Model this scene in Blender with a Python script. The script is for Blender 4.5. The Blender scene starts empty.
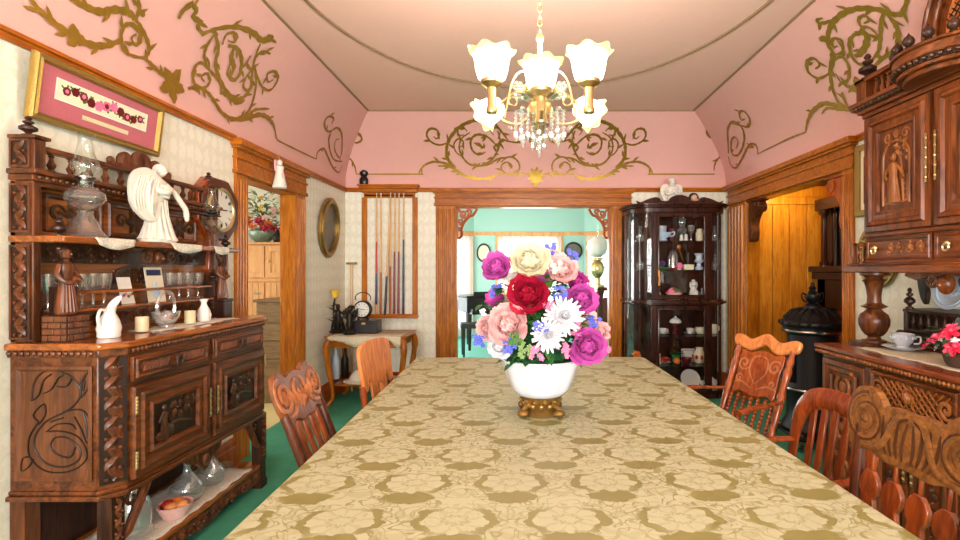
import bpy, math, random
from mathutils import Vector, Matrix
R=random.Random(7)
PI=math.pi; sin=math.sin; cos=math.cos
SC=bpy.context.scene; COL=SC.collection
# ------------------------------------------------------------------ camera
cd=bpy.data.cameras.new('camera'); cam=bpy.data.objects.new('camera',cd); COL.objects.link(cam)
cam.location=(0,0,1.40); cam.rotation_euler=(PI/2,0,0)
cd.sensor_width=36; cd.lens=18.75; cd.shift_x=-40/960; cd.clip_start=.03; cd.clip_end=200
SC.camera=cam
SC.view_settings.view_transform='Standard'; SC.view_settings.look='None'; SC.view_settings.gamma=1
SC.view_settings.use_curve_mapping=False; SC.view_settings.exposure=0
try:
    SC.cycles.use_denoising=True; SC.cycles.max_bounces=10; SC.cycles.diffuse_bounces=5; SC.cycles.transparent_max_bounces=24
    SC.cycles.sample_clamp_indirect=6; SC.cycles.caustics_reflective=False; SC.cycles.caustics_refractive=False
except Exception: pass
# ------------------------------------------------------------------ materials
def srgb(c):
    return tuple((x/255/12.92 if x/255<=.04045 else ((x/255+.055)/1.055)**2.4) for x in c)+(1,)
class NT:
    def __init__(s,name):
        s.m=bpy.data.materials.new(name); s.m.use_nodes=True; s.t=s.m.node_tree; s.t.nodes.clear()
        s.out=s.n('ShaderNodeOutputMaterial')
    def n(s,ty,**k):
        n=s.t.nodes.new(ty)
        for a,b in k.items(): setattr(n,a,b)
        return n
    def l(s,a,b): s.t.links.new(a,b)
    def inp(s,node,key,val):
        if hasattr(val,'is_linked'): s.l(val,node.inputs[key])
        else: node.inputs[key].default_value=val
    def math(s,op,a,b=0,c=0):
        n=s.n('ShaderNodeMath',operation=op); s.inp(n,0,a); s.inp(n,1,b)
        if op in('SMOOTH_MIN','MULTIPLY_ADD','COMPARE','WRAP'): s.inp(n,2,c)
        return n.outputs[0]
    def mix(s,f,a,b):
        n=s.n('ShaderNodeMix',data_type='RGBA'); s.inp(n,0,f); s.inp(n,6,a); s.inp(n,7,b); return n.outputs[2]
    def ss(s,x,a,b):
        n=s.n('ShaderNodeMapRange',interpolation_type='SMOOTHSTEP'); s.inp(n,0,x); s.inp(n,1,a); s.inp(n,2,b); return n.outputs[0]
    def coord(s,scale=(1,1,1),rot=(0,0,0),kind='Object'):
        t=s.n('ShaderNodeTexCoord'); m=s.n('ShaderNodeMapping'); s.l(t.outputs[kind],m.inputs[0])
        m.inputs['Scale'].default_value=scale; m.inputs['Rotation'].default_value=rot; return m.outputs[0]
    def noise(s,vec,scale,detail=4,rough=.55,dist=0):
        n=s.n('ShaderNodeTexNoise'); s.l(vec,n.inputs['Vector']); n.inputs['Scale'].default_value=scale
        n.inputs['Detail'].default_value=detail; n.inputs['Roughness'].default_value=rough; n.inputs['Distortion'].default_value=dist
        return n.outputs['Fac']
    def bump(s,h,strength=.3,dist=.01):
        b=s.n('ShaderNodeBump'); s.l(h,b.inputs['Height']); b.inputs['Strength'].default_value=strength; b.inputs['Distance'].default_value=dist; return b.outputs[0]
    def pbr(s,col,rough=.5,metal=0,nor=None,**k):
        p=s.n('ShaderNodeBsdfPrincipled'); s.inp(p,'Base Color',col); s.inp(p,'Roughness',rough); s.inp(p,'Metallic',metal)
        if nor is not None: s.l(nor,p.inputs['Normal'])
        for a,b in k.items(): s.inp(p,a.replace('_',' '),b)
        s.l(p.outputs[0],s.out.inputs[0]); return p
MAT={}
def plain(name,c,rough=.5,metal=0,var=.12,bump=0,scale=40,**k):
    t=NT(name); v=t.coord(); f=t.noise(v,scale,3)
    c=srgb(c); d=tuple(x*(1-var) for x in c[:3])+(1,); e=tuple(min(1,x*(1+var)) for x in c[:3])+(1,)
    t.pbr(t.mix(f,d,e),rough,metal,t.bump(f,bump,.004) if bump else None,**k); MAT[name]=t.m; return t.m
def wood(name,c1,c2,rough=.35,axis=2,carve=0,scale=1.0,coat=.3):
    coat=coat*.35
    t=NT(name); sc=[14*scale]*3; sc[axis]=1.6*scale
    v=t.coord(tuple(sc)); f=t.noise(v,1.6,6,.62,1.2); g=t.noise(v,7,3)
    h=t.math('ADD',t.math('MULTIPLY',f,.75),t.math('MULTIPLY',g,.25))
    fac=t.ss(h,.34,.66)
    if carve:
        v2=t.coord(); w=t.n('ShaderNodeTexVoronoi',feature='SMOOTH_F1'); t.l(v2,w.inputs['Vector']); w.inputs['Scale'].default_value=carve
        w.inputs['Smoothness'].default_value=.4
        nor=t.bump(w.outputs['Distance'],.9,.006)
    else: nor=t.bump(h,.12,.003)
    t.pbr(t.mix(fac,srgb(c1),srgb(c2)),rough,0,nor,Coat_Weight=coat,Coat_Roughness=.2,Specular_IOR_Level=.28); MAT[name]=t.m; return t.m
def glass(name,tint=(.96,.98,.97,1),rough=.03,edge=.75,base=.05,frost=0):
    t=NT(name); tr=t.n('ShaderNodeBsdfTransparent'); tr.inputs[0].default_value=tint
    gl=t.n('ShaderNodeBsdfGlossy'); gl.inputs['Roughness'].default_value=rough; gl.inputs[0].default_value=(.95,.97,.97,1)
    lw=t.n('ShaderNodeLayerWeight'); lw.inputs[0].default_value=.35
    f=t.math('ADD',t.math('MULTIPLY',t.math('POWER',lw.outputs['Facing'],2.2),edge),base)
    mx=t.n('ShaderNodeMixShader'); t.l(f,mx.inputs[0]); t.l(tr.outputs[0],mx.inputs[1]); t.l(gl.outputs[0],mx.inputs[2]); last=mx.outputs[0]
    if frost:
        df=t.n('ShaderNodeBsdfDiffuse'); df.inputs[0].default_value=(.93,.95,.95,1); m2=t.n('ShaderNodeMixShader'); m2.inputs[0].default_value=frost; t.l(last,m2.inputs[1]); t.l(df.outputs[0],m2.inputs[2]); last=m2.outputs[0]
    t.l(last,t.out.inputs[0])
    MAT[name]=t.m; return t.m
def emit(name,c,st):
    t=NT(name); e=t.n('ShaderNodeEmission'); e.inputs[0].default_value=srgb(c); e.inputs[1].default_value=st; t.l(e.outputs[0],t.out.inputs[0]); MAT[name]=t.m; return t.m
# woods
wood('walnut',(46,23,10),(106,58,27),.34); wood('walnut_x',(52,26,11),(116,62,28),.32,axis=0)
wood('walnut_top',(104,52,16),(164,90,34),.2,axis=0,coat=1.2)
wood('walnut_dark',(30,16,10),(66,36,20),.4); wood('carved',(56,28,14),(118,64,32),.36)
wood('carved_dark',(34,20,12),(84,50,28),.34)
wood('recess',(28,14,7),(50,26,13),.45)  # near-black wood, paints shade into the hollows of the carving
wood('carved_red',(100,54,20),(166,100,48),.32)
wood('walnut_panel',(72,40,20),(112,64,35),.4)
wood('red_walnut',(62,28,9),(134,70,28),.3); wood('red_walnut_x',(62,28,9),(134,70,28),.3,axis=0); wood('red_top',(98,44,24),(150,78,44),.2,axis=0,coat=.6)
wood('oak',(142,74,8),(192,116,22),.3); wood('oak_x',(140,70,8),(188,110,20),.3,axis=0); wood('oak_y',(138,66,8),(184,104,20),.3,axis=1)
wood('oak_gold',(196,112,22),(232,158,48),.32); wood('oak_pale',(206,146,88),(230,176,118),.4); wood('oak_grey',(112,88,62),(146,118,86),.45,axis=0)
wood('oak_red',(140,62,20),(190,96,36),.3)
wood('cherry',(112,46,16),(168,82,34),.22,coat=1.6); wood('cherry_carved',(138,78,44),(188,120,76),.34)
wood('crest_dark',(92,48,26),(136,78,44),.36)  # crest ground darkened, shade put into colour under the lighter carving
wood('honey_panel',(104,56,16),(166,98,36),.3,axis=0,coat=.8)
wood('chair_line',(58,32,14),(92,54,26),.4)
wood('chair_brown',(92,56,24),(144,92,44),.36,axis=1); wood('chair_red',(108,42,14),(160,74,28),.22,coat=1.6); wood('chair_dark',(56,27,16),(98,48,28),.3)
wood('chair_tan',(176,98,48),(216,140,80),.3)
wood('mahogany',(30,14,9),(66,30,18),.25,coat=.6); wood('mahogany_lit',(34,15,10),(68,33,20),.22,coat=.6)
wood('cue_tan',(206,160,104),(226,186,134),.3)
# metals etc
plain('brass',(222,200,146),.32,1); plain('old_gold',(150,120,66),.36,.8,.35,.3,30); plain('gold_frame',(158,128,60),.42,.55,.25,.6,120)
plain('gold_paint',(158,122,38),.42,.55,.28,.2,25); plain('iron',(26,25,26),.42,.5,.3,.3,60); plain('nickel',(170,168,165),.2,1)
plain('bronze',(38,32,24),.4,.5,.3,.3,50); plain('black',(14,13,14),.3); plain('rope',(140,112,80),.7,0,.4,.5,160)
plain('porcelain',(222,219,212),.22,0,.03); plain('bisque',(218,213,200),.6,0,.05,.3,40); plain('cream',(236,224,194),.5,0,.06)
plain('candle',(222,206,168),.45,0,.05,Subsurface_Weight=.2); plain('white_card',(238,234,222),.7,0,.04); plain('pot_white',(196,202,211),.18,0,.02)
plain('red',(176,34,30),.35); plain('dark_red',(104,18,26),.3); plain('orange',(222,116,40),.5); plain('green',(58,124,66),.5,0,.3); plain('leaf',(62,112,44),.5,0,.35,0,18)
plain('leaf_dark',(34,84,44),.5,0,.35,0,18); plain('leaf_pale',(112,138,86),.55,0,.3,0,18); plain('blue',(40,58,140),.3); plain('blue_petal',(86,96,200),.6,0,.2)
plain('pink',(240,120,160),.55,0,.15); plain('magenta',(180,50,140),.55,0,.2,0,20); plain('orchid',(196,84,170),.55,0,.2,0,20); plain('crimson',(170,18,52),.5,0,.3,0,20)
plain('blush',(230,186,184),.6,0,.1,0,20); plain('ivory_petal',(228,222,194),.6,0,.06,0,20); plain('white_petal',(222,222,226),.6,0,.04,0,20); plain('yellow',(226,190,74),.55)
plain('rose_red',(224,50,84),.5,0,.2,0,30); plain('rose_pink',(244,96,130),.5,0,.2,0,30); plain('purple',(110,60,130),.5); plain('skin',(214,166,134),.55); plain('tan',(190,130,84),.5)
plain('china_blue',(196,212,232),.2,0,.12,0,60); plain('amber_glass',(214,182,72),.3); plain('silver_green',(140,160,140),.3,.3,.3,0,30)
plain('basket',(70,48,32),.7,0,.4,.8,120); plain('doll_hair',(40,26,20),.8); plain('bread',(214,140,76),.6,0,.3,0,30); plain('leather_black',(24,22,22),.4)
plain('pink_mat',(182,98,108),.75,0,.12,0,60); plain('pink_dish',(226,178,172),.4,0,.1); plain('navy',(24,30,78),.3); plain('maroon',(116,30,26),.3)
plain('mirror',(210,214,214),.04,1,.02); plain('old_photo',(96,92,78),.3,0,.6,0,9)
plain('ceiling_paint',(240,196,180),.8,0,.03,.05,30); plain('aqua',(172,216,206),.8,0,.04); plain('plaster',(226,220,200),.8,0,.04)
plain('curtain_white',(250,250,250),.9,0,.02)
glass('glass_clear'); glass('glass_pane',(.97,.98,.98,1),.015,.45,.035); glass('glass_cut',(.93,.95,.95,1),.12,.65,.20,.07); glass('glass_lamp',(.95,.96,.96,1),.05,.7,.14,.03); glass('glass_old',(.95,.95,.9,1),.04,.8,.08)
emit('lamp_glow',(255,244,220),9)
# frieze pink with slight mottling
plain('frieze_pink',(220,168,158),.75,0,.035,.05,14)
def mk_wallpaper():
    t=NT('wallpaper'); v=t.coord(); s=t.n('ShaderNodeSeparateXYZ'); t.l(v,s.inputs[0])
    u=t.math('ADD',s.outputs[0],s.outputs[1]); z=s.outputs[2]
    a=t.math('SINE',t.math('MULTIPLY',u,2*PI/.16)); b=t.math('SINE',t.math('MULTIPLY',z,2*PI/.26))
    n=t.noise(v,26,4); k=t.math('ADD',t.math('MULTIPLY',a,b),t.math('MULTIPLY',t.math('SUBTRACT',n,.5),3.2))
    f=t.ss(t.math('ABSOLUTE',k),.25,.6)
    col=t.mix(f,srgb((224,221,202)),srgb((234,231,214)))
    t.pbr(col,.7,0,t.bump(f,.06,.002)); MAT['wallpaper']=t.m
mk_wallpaper()
def mk_carpet(name,c1,c2):
    t=NT(name); v=t.coord(); n=t.noise(v,220,3); m=t.noise(v,9,4)
    t.pbr(t.mix(t.math('ADD',t.math('MULTIPLY',n,.6),t.math('MULTIPLY',m,.5)),srgb(c1),srgb(c2)),.95,0,t.bump(n,.6,.006)); MAT[name]=t.m
mk_carpet('carpet_green',(22,104,78),(74,168,132)); mk_carpet('carpet_aqua',(96,178,160),(130,206,188)); mk_carpet('carpet_pale',(196,170,112),(226,206,150))
def mk_damask():
    t=NT('damask'); v=t.coord(); s=t.n('ShaderNodeSeparateXYZ'); t.l(v,s.inputs[0])
    nz=t.n('ShaderNodeTexNoise'); t.l(v,nz.inputs['Vector']); nz.inputs['Scale'].default_value=34; nz.inputs['Detail'].default_value=3
    sp=t.n('ShaderNodeSeparateColor'); t.l(nz.outputs['Color'],sp.inputs[0])
    X=t.math('ADD',s.outputs[0],t.math('MULTIPLY',t.math('SUBTRACT',sp.outputs[0],.5),.03))
    Y=t.math('ADD',t.math('ADD',s.outputs[1],t.math('MULTIPLY',s.outputs[2],.8)),t.math('MULTIPLY',t.math('SUBTRACT',sp.outputs[1],.5),.03))
    W,H=.262,.205
    row=t.math('FLOOR',t.math('DIVIDE',Y,H)); odd=t.math('MODULO',t.math('ABSOLUTE',row),2)
    def cell(sh,offr):
        xx=t.math('DIVIDE',t.math('ADD',X,t.math('MULTIPLY',odd,W/2)),W); xx=t.math('SUBTRACT',t.math('FRACT',t.math('ADD',xx,sh)),.5)
        return t.math('MULTIPLY',xx,W)
    def med(dx,dyoff):
        yy=t.math('SUBTRACT',t.math('MULTIPLY',t.math('ADD',t.math('SUBTRACT',t.math('FRACT',t.math('DIVIDE',Y,H)),.5),dyoff),H),.022)
        r=t.math('SQRT',t.math('ADD',t.math('POWER',t.math('DIVIDE',dx,.088),2),t.math('POWER',t.math('DIVIDE',yy,.066),2)))
        th=t.math('ARCTAN2',yy,dx); r=t.math('ADD',r,t.math('MULTIPLY',t.math('SINE',t.math('MULTIPLY',th,9)),.055))
        return r,yy,th
    dx=cell(0.0,0); r,yy,th=med(dx,0)
    adx=t.math('ABSOLUTE',dx); side=t.ss(adx,.025,.075)
    rough_n=t.math('SUBTRACT',t.noise(v,70,3),.5)
    rn=t.math('ADD',r,t.math('MULTIPLY',rough_n,.22))
    ring=t.math('MULTIPLY',t.ss(rn,.84,.88),t.math('SUBTRACT',1,t.ss(rn,t.math('ADD',.95,t.math('MULTIPLY',side,.14)),t.math('ADD',1.02,t.math('MULTIPLY',side,.14)))))
    ring=t.math('MULTIPLY',ring,t.math('ADD',.4,t.math('MULTIPLY',side,.5)))
    bl=t.math('ADD',t.math('SQRT',t.math('ADD',t.math('POWER',t.math('DIVIDE',dx,.072),2),t.math('POWER',t.math('DIVIDE',t.math('ADD',yy,.088),.036),2))),t.math('MULTIPLY',rough_n,.5))
    drop=t.math('MULTIPLY',t.math('MULTIPLY',t.math('SUBTRACT',1,t.ss(bl,.85,1.0)),t.ss(r,.86,.92)),.92)
    sc=t.math('ADD',r,t.math('MULTIPLY',t.math('SINE',t.math('MULTIPLY',th,17)),.075))
    arch=t.math('MULTIPLY',t.math('SUBTRACT',1,t.ss(t.math('ABSOLUTE',t.math('SUBTRACT',sc,1.27)),.025,.06)),t.math('MULTIPLY',t.ss(yy,-.05,-.01),.5))
    arch2=t.math('MULTIPLY',t.math('SUBTRACT',1,t.ss(t.math('ABSOLUTE',t.math('SUBTRACT',t.math('ADD',r,t.math('MULTIPLY',t.math('SINE',t.math('MULTIPLY',th,11)),.09)),1.55)),.02,.06)),.42)
    ring=t.math('MAXIMUM',ring,t.math('MAXIMUM',arch,arch2))
    # petals / leaf veins inside and between
    pet=t.math('MULTIPLY',t.math('MULTIPLY',t.ss(t.math('SINE',t.math('MULTIPLY',th,9)),.55,.9),t.ss(r,.25,.4)),.22)
    core=t.math('MULTIPLY',t.math('MULTIPLY',t.ss(r,.22,.28),t.math('SUBTRACT',1,t.ss(r,.34,.4))),.4)
    w=t.n('ShaderNodeTexNoise'); t.l(v,w.inputs['Vector']); w.inputs['Scale'].default_value=19; w.inputs['Detail'].default_value=.6; w.inputs['Distortion'].default_value=1.4
    band=t.ss(t.math('ABSOLUTE',t.math('SUBTRACT',w.outputs['Fac'],.5)),.035,.06)
    fine=t.math('SUBTRACT',1,t.ss(t.math('ABSOLUTE',t.math('SUBTRACT',w.outputs['Fac'],.5)),.004,.014))
    out_=t.ss(r,1.0,1.1)
    leaf=t.math('MULTIPLY',t.math('MULTIPLY',t.math('SUBTRACT',1,t.ss(t.math('ABSOLUTE',t.math('SUBTRACT',w.outputs['Fac'],.47)),.014,.034)),.68),out_)
    inn=t.math('MULTIPLY',t.math('MULTIPLY',fine,t.math('SUBTRACT',1,t.ss(r,.7,.8))),.3)
    f=t.math('MAXIMUM',t.math('MAXIMUM',ring,drop),t.math('MAXIMUM',t.math('MAXIMUM',pet,core),t.math('MAXIMUM',leaf,inn)))
    thr=t.noise(t.coord((300,6,8)),3,2); f2=t.math('MINIMUM',1,t.math('ADD',f,t.math('MULTIPLY',thr,.1)))
    col=t.mix(f2,srgb((178,181,150)),srgb((128,123,70)))
    fold=t.noise(v,2.2,2)
    h=t.math('SUBTRACT',t.math('MULTIPLY',fold,2.0),t.math('MULTIPLY',f,.3))
    rough=t.math('SUBTRACT',.62,t.math('MULTIPLY',f,.22))
    t.pbr(col,rough,0,t.bump(h,.35,.01)); MAT['damask']=t.m
mk_damask()
def mk_lace(name,c):
    t=NT(name); v=t.coord(); w=t.n('ShaderNodeTexVoronoi'); t.l(v,w.inputs['Vector']); w.inputs['Scale'].default_value=110
    f=t.ss(w.outputs['Distance'],.2,.5)
    c=srgb(c); d=tuple(x*.72 for x in c[:3])+(1,)
    t.pbr(t.mix(f,c,d),.9,0,t.bump(f,.5,.003)); MAT[name]=t.m
mk_lace('lace',(238,232,214)); mk_lace('lace_cream',(230,218,188))
def mk_sheer():
    t=NT('sheer'); d=t.n('ShaderNodeBsdfDiffuse'); d.inputs[0].default_value=(.95,.96,.96,1); tl=t.n('ShaderNodeBsdfTranslucent'); tl.inputs[0].default_value=(.97,.98,.98,1)
    tr=t.n('ShaderNodeBsdfTransparent'); a=t.n('ShaderNodeMixShader'); a.inputs[0].default_value=.6; t.l(d.outputs[0],a.inputs[1]); t.l(tl.outputs[0],a.inputs[2])
    b=t.n('ShaderNodeMixShader'); b.inputs[0].default_value=.3; t.l(a.outputs[0],b.inputs[1]); t.l(tr.outputs[0],b.inputs[2]); t.l(b.outputs[0],t.out.inputs[0]); MAT['sheer']=t.m
mk_sheer()
def mk_shade():
    t=NT('shade_glass'); d=t.n('ShaderNodeBsdfDiffuse'); d.inputs[0].default_value=(.97,.96,.88,1); tl=t.n('ShaderNodeBsdfTranslucent'); tl.inputs[0].default_value=(.98,.97,.86,1)
    a=t.n('ShaderNodeMixShader'); a.inputs[0].default_value=.75; t.l(d.outputs[0],a.inputs[1]); t.l(tl.outputs[0],a.inputs[2])
    e=t.n('ShaderNodeEmission'); e.inputs[0].default_value=(1,.95,.8,1); e.inputs[1].default_value=1.6
    b=t.n('ShaderNodeAddShader'); t.l(a.outputs[0],b.inputs[0]); t.l(e.outputs[0],b.inputs[1]); t.l(b.outputs[0],t.out.inputs[0]); MAT['shade_glass']=t.m
    t=NT('shade_rim'); p=t.pbr(srgb((220,228,150)),.3,0); p.inputs['Emission Color'].default_value=srgb((224,232,160)); p.inputs['Emission Strength'].default_value=.35; MAT['shade_rim']=t.m
mk_shade()
# ------------------------------------------------------------------ mesh builder
class MB:
    def __init__(s): s.v=[]; s.f=[]; s.mi=[]; s.cur=0
    def add(s,vs,fs):
        b=len(s.v); s.v+= [tuple(p) for p in vs]; s.f+=[tuple(b+i for i in f) for f in fs]; s.mi+=[s.cur]*len(fs); return s
    def m(s,i): s.cur=i; return s
    def bb(s,x0,y0,z0,x1,y1,z1):
        if x0>x1:x0,x1=x1,x0
        if y0>y1:y0,y1=y1,y0
        if z0>z1:z0,z1=z1,z0
        return s.add([(x0,y0,z0),(x1,y0,z0),(x1,y1,z0),(x0,y1,z0),(x0,y0,z1),(x1,y0,z1),(x1,y1,z1),(x0,y1,z1)],
          [(0,3,2,1),(4,5,6,7),(0,1,5,4),(1,2,6,5),(2,3,7,6),(3,0,4,7)])
    def box(s,cx,cy,cz,sx,sy,sz): return s.bb(cx-sx/2,cy-sy/2,cz-sz/2,cx+sx/2,cy+sy/2,cz+sz/2)
    def tube(s,pts,r,n=8,cap=True,closed=False,flat=1.0,up=None):
        P=[Vector(p) for p in pts]; N=len(P); rs=r if isinstance(r,(list,tuple)) else [r]*N
        vs=[]; prev=None
        for i in range(N):
            a=P[i-1] if (i>0 or closed) else P[i]; b=P[(i+1)%N] if (i<N-1 or closed) else P[i]
            t=(b-a); t=t.normalized() if t.length>1e-9 else Vector((0,0,1))
            if up is not None: u=Vector(up)
            elif prev is not None: u=prev
            else: u=Vector((0,0,1)) if abs(t.z)<.9 else Vector((1,0,0))
            u=u-t*u.dot(t); u=u.normalized() if u.length>1e-6 else t.orthogonal().normalized(); prev=u; w=t.cross(u)
            for k in range(n):
                an=2*PI*k/n; vs.append(P[i]+u*(cos(an)*rs[i]*flat)+w*(sin(an)*rs[i]))
        fs=[]
        for i in range(N if closed else N-1):
            for k in range(n):
                a=i*n+k; b=i*n+(k+1)%n; j=(i+1)%N; fs.append((a,b,j*n+(k+1)%n,j*n+k))
        if cap and not closed: fs.append(tuple(range(n))[::-1]); fs.append(tuple((N-1)*n+k for k in range(n)))
        return s.add(vs,fs)
    def lathe(s,prof,c=(0,0,0),n=20,sx=1,sy=1,wave=0,wn=6,wz=0):
        vs=[]; fs=[]; N=len(prof)
        for i,(r,z) in enumerate(prof):
            for k in range(n):
                a=2*PI*k/n; q=r*(1+wave*(i/(N-1))*cos(wn*a)); vs.append((c[0]+q*cos(a)*sx,c[1]+q*sin(a)*sy,c[2]+z+wz*(i/(N-1))**3*cos(wn*a)))
        for i in range(N-1):
            for k in range(n):
                fs.append((i*n+k,i*n+(k+1)%n,(i+1)*n+(k+1)%n,(i+1)*n+k))
        if prof[0][0]>1e-5: fs.append(tuple(range(n))[::-1])
        if prof[-1][0]>1e-5 and not (abs(prof[0][0]-prof[-1][0])<1e-6 and abs(prof[0][1]-prof[-1][1])<1e-6): fs.append(tuple((N-1)*n+k for k in range(n)))
        return s.add(vs,fs)
    def sph(s,c,r,n=10,m=7):
        if not isinstance(r,(tuple,list)): r=(r,r,r)
        vs=[(c[0],c[1],c[2]-r[2])]; fs=[]
        for i in range(1,m):
            t=PI*i/m
            for k in range(n): a=2*PI*k/n; vs.append((c[0]+r[0]*sin(t)*cos(a),c[1]+r[1]*sin(t)*sin(a),c[2]-r[2]*cos(t)))
        vs.append((c[0],c[1],c[2]+r[2])); L=len(vs)-1
        for k in range(n):
            fs.append((0,1+(k+1)%n,1+k)); fs.append((L,L-n+k,L-n+(k+1)%n))
            for i in range(m-2): fs.append((1+i*n+k,1+i*n+(k+1)%n,1+(i+1)*n+(k+1)%n,1+(i+1)*n+k))
        return s.add(vs,fs)
    def prism(s,out,d0,d1,plane='xz'):
        n=len(out)
        def q(a,b,d): return (a,d,b) if plane=='xz' else ((a,b,d) if plane=='xy' else (d,a,b))
        vs=[q(a,b,d0) for a,b in out]+[q(a,b,d1) for a,b in out]
        fs=[tuple(range(n)),tuple(range(2*n-1,n-1,-1))]+[(i,i+n,(i+1)%n+n,(i+1)%n) for i in range(n)]
        return s.add(vs,fs)
    def ringprism(s,outer,inner,d0,d1,plane='xz'):
        n=len(outer)
        def q(a,b,d): return (a,d,b) if plane=='xz' else ((a,b,d) if plane=='xy' else (d,a,b))
        vs=[q(a,b,d0) for a,b in outer]+[q(a,b,d0) for a,b in inner]+[q(a,b,d1) for a,b in outer]+[q(a,b,d1) for a,b in inner]
        fs=[]
        for i in range(n):
            j=(i+1)%n
            fs+=[(i,j,n+j,n+i),(2*n+i,3*n+i,3*n+j,2*n+j),(i,2*n+i,2*n+j,j),(n+i,n+j,3*n+j,3*n+i)]
        return s.add(vs,fs)
    def frame(s,x0,z0,x1,z1,w,y0,y1):
        return s.ringprism([(x0,z0),(x1,z0),(x1,z1),(x0,z1)],[(x0+w,z0+w),(x1-w,z0+w),(x1-w,z1-w),(x0+w,z1-w)],y0,y1)
    def molding(s,x0,z0,x1,z1,prof):
        """picture-frame moulding in the xz plane; prof = [(inset, y)]"""
        vs=[]; fs=[]
        for d,y in prof: vs+=[(x0+d,y,z0+d),(x1-d,y,z0+d),(x1-d,y,z1-d),(x0+d,y,z1-d)]
        for i in range(len(prof)-1):
            for k in range(4): fs.append((i*4+k,i*4+(k+1)%4,(i+1)*4+(k+1)%4,(i+1)*4+k))
        return s.add(vs,fs)
    def xf(s,M,i0=0):
        for i in range(i0,len(s.v)): s.v[i]=tuple(M@Vector(s.v[i]))
        return s
    def out(s,name,mats,parent=None,smooth=True,bev=0,ang=40,label=None,kind=None,loc=None,fix=True):
        me=bpy.data.meshes.new(name); me.from_pydata(s.v,[],s.f); me.update()
        if not isinstance(mats,(list,tuple)): mats=[mats]
        for k in mats: me.materials.append(MAT[k])
        for p,i in zip(me.polygons,s.mi): p.material_index=min(i,len(mats)-1)
        if fix:
            import bmesh
            b=bmesh.new(); b.from_mesh(me); bmesh.ops.recalc_face_normals(b,faces=b.faces); b.to_mesh(me); b.free()
        if smooth:
            me.polygons.foreach_set('use_smooth',[True]*len(me.polygons))
            try: me.set_sharp_from_angle(angle=math.radians(ang))
            except Exception: pass
        o=bpy.data.objects.new(name,me); COL.objects.link(o)
        if parent is not None: o.parent=parent
        if loc is not None: o.location=loc
        if bev:
            b=o.modifiers.new('bevel','BEVEL'); b.width=bev; b.segments=2; b.limit_method='ANGLE'; b.angle_limit=.7
        if label: o['label']=label
        if kind: o['kind']=kind
        return o
def thing(name,label,cat,loc=(0,0,0),rz=0,group=None):
    o=bpy.data.objects.new(name,None); COL.objects.link(o); o.location=loc; o.rotation_euler=(0,0,rz); o.empty_display_size=.1
    o['label']=label; o['category']=cat
    if group: o['group']=group
    return o
def tag(o,label,cat,group=None,loc=None,rz=None):
    o['label']=label; o['category']=cat
    if group: o['group']=group
    if loc is not None: o.location=loc
    if rz is not None: o.rotation_euler=(0,0,rz)
    return o
def dup(root,loc,rz=None,label=None,group=None):
    r=root.copy(); COL.objects.link(r); r.location=loc
    if rz is not None: r.rotation_euler=(0,0,rz)
    if label: r['label']=label
    if group: r['group']=group
    for ch in list(root.children):
        c=ch.copy(); COL.objects.link(c); c.parent=r
        for g in list(ch.children):
            d=g.copy(); COL.objects.link(d); d.parent=c
    return r
def struct(o,label=None):
    o['kind']='structure'
    if label: o['label']=label
    return o
# curves -------------------------------------------------------------
def cr(pts,n=8,closed=False):
    """Catmull-Rom through pts (any dimension)"""
    N=len(pts); out=[]
    D=len(pts[0])
    rng=range(N) if closed else range(N-1)
    for i in rng:
        p0=pts[i-1] if (i>0 or closed) else pts[i]; p1=pts[i]; p2=pts[(i+1)%N]; p3=pts[(i+2)%N] if (i<N-2 or closed) else p2
        for k in range(n):
            t=k/n; out.append(tuple(.5*((2*p1[d])+(-p0[d]+p2[d])*t+(2*p0[d]-5*p1[d]+4*p2[d]-p3[d])*t*t+(-p0[d]+3*p1[d]-3*p2[d]+p3[d])*t**3) for d in range(D)))
    if not closed: out.append(tuple(pts[-1]))
    return out
def spiral(cx,cz,r0,a0,turns,r1=.1,n=26):
    return [(cx+(r0*(1-i/n)+r0*r1*i/n)*cos(a0+turns*2*PI*i/n),cz+(r0*(1-i/n)+r0*r1*i/n)*sin(a0+turns*2*PI*i/n)) for i in range(n+1)]
def relief(mb,pts2,r,y,n=6,taper=True,flat=.6):
    """half-sunk carved strand in the xz plane at depth y"""
    N=len(pts2)
    rs=[r*(1 if not taper else (.35+.65*sin(PI*min(1,(i+.6)/N*1.0)))) for i in range(N)]
    mb.tube([(a,y,b) for a,b in pts2],rs,n,True,False,flat,up=(0,1,0))
def leafshape(mb,x,z,ang,L,w,y,th=.006):
    pts=[]
    for i in range(9):
        t=i/8; pts.append((t*L,w*sin(PI*t**.8)))
    for i in range(7,0,-1):
        t=i/8; pts.append((t*L,-w*sin(PI*t**.8)))
    c,s_=cos(ang),sin(ang)
    c0=(x+c*L*.45,y-th,z+s_*L*.45)
    vs=[c0]+[(x+c*a-s_*b,y,z+s_*a+c*b) for a,b in pts]; n=len(pts)
    mb.add(vs,[(0,1+i,1+(i+1)%n) for i in range(n)])
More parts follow.
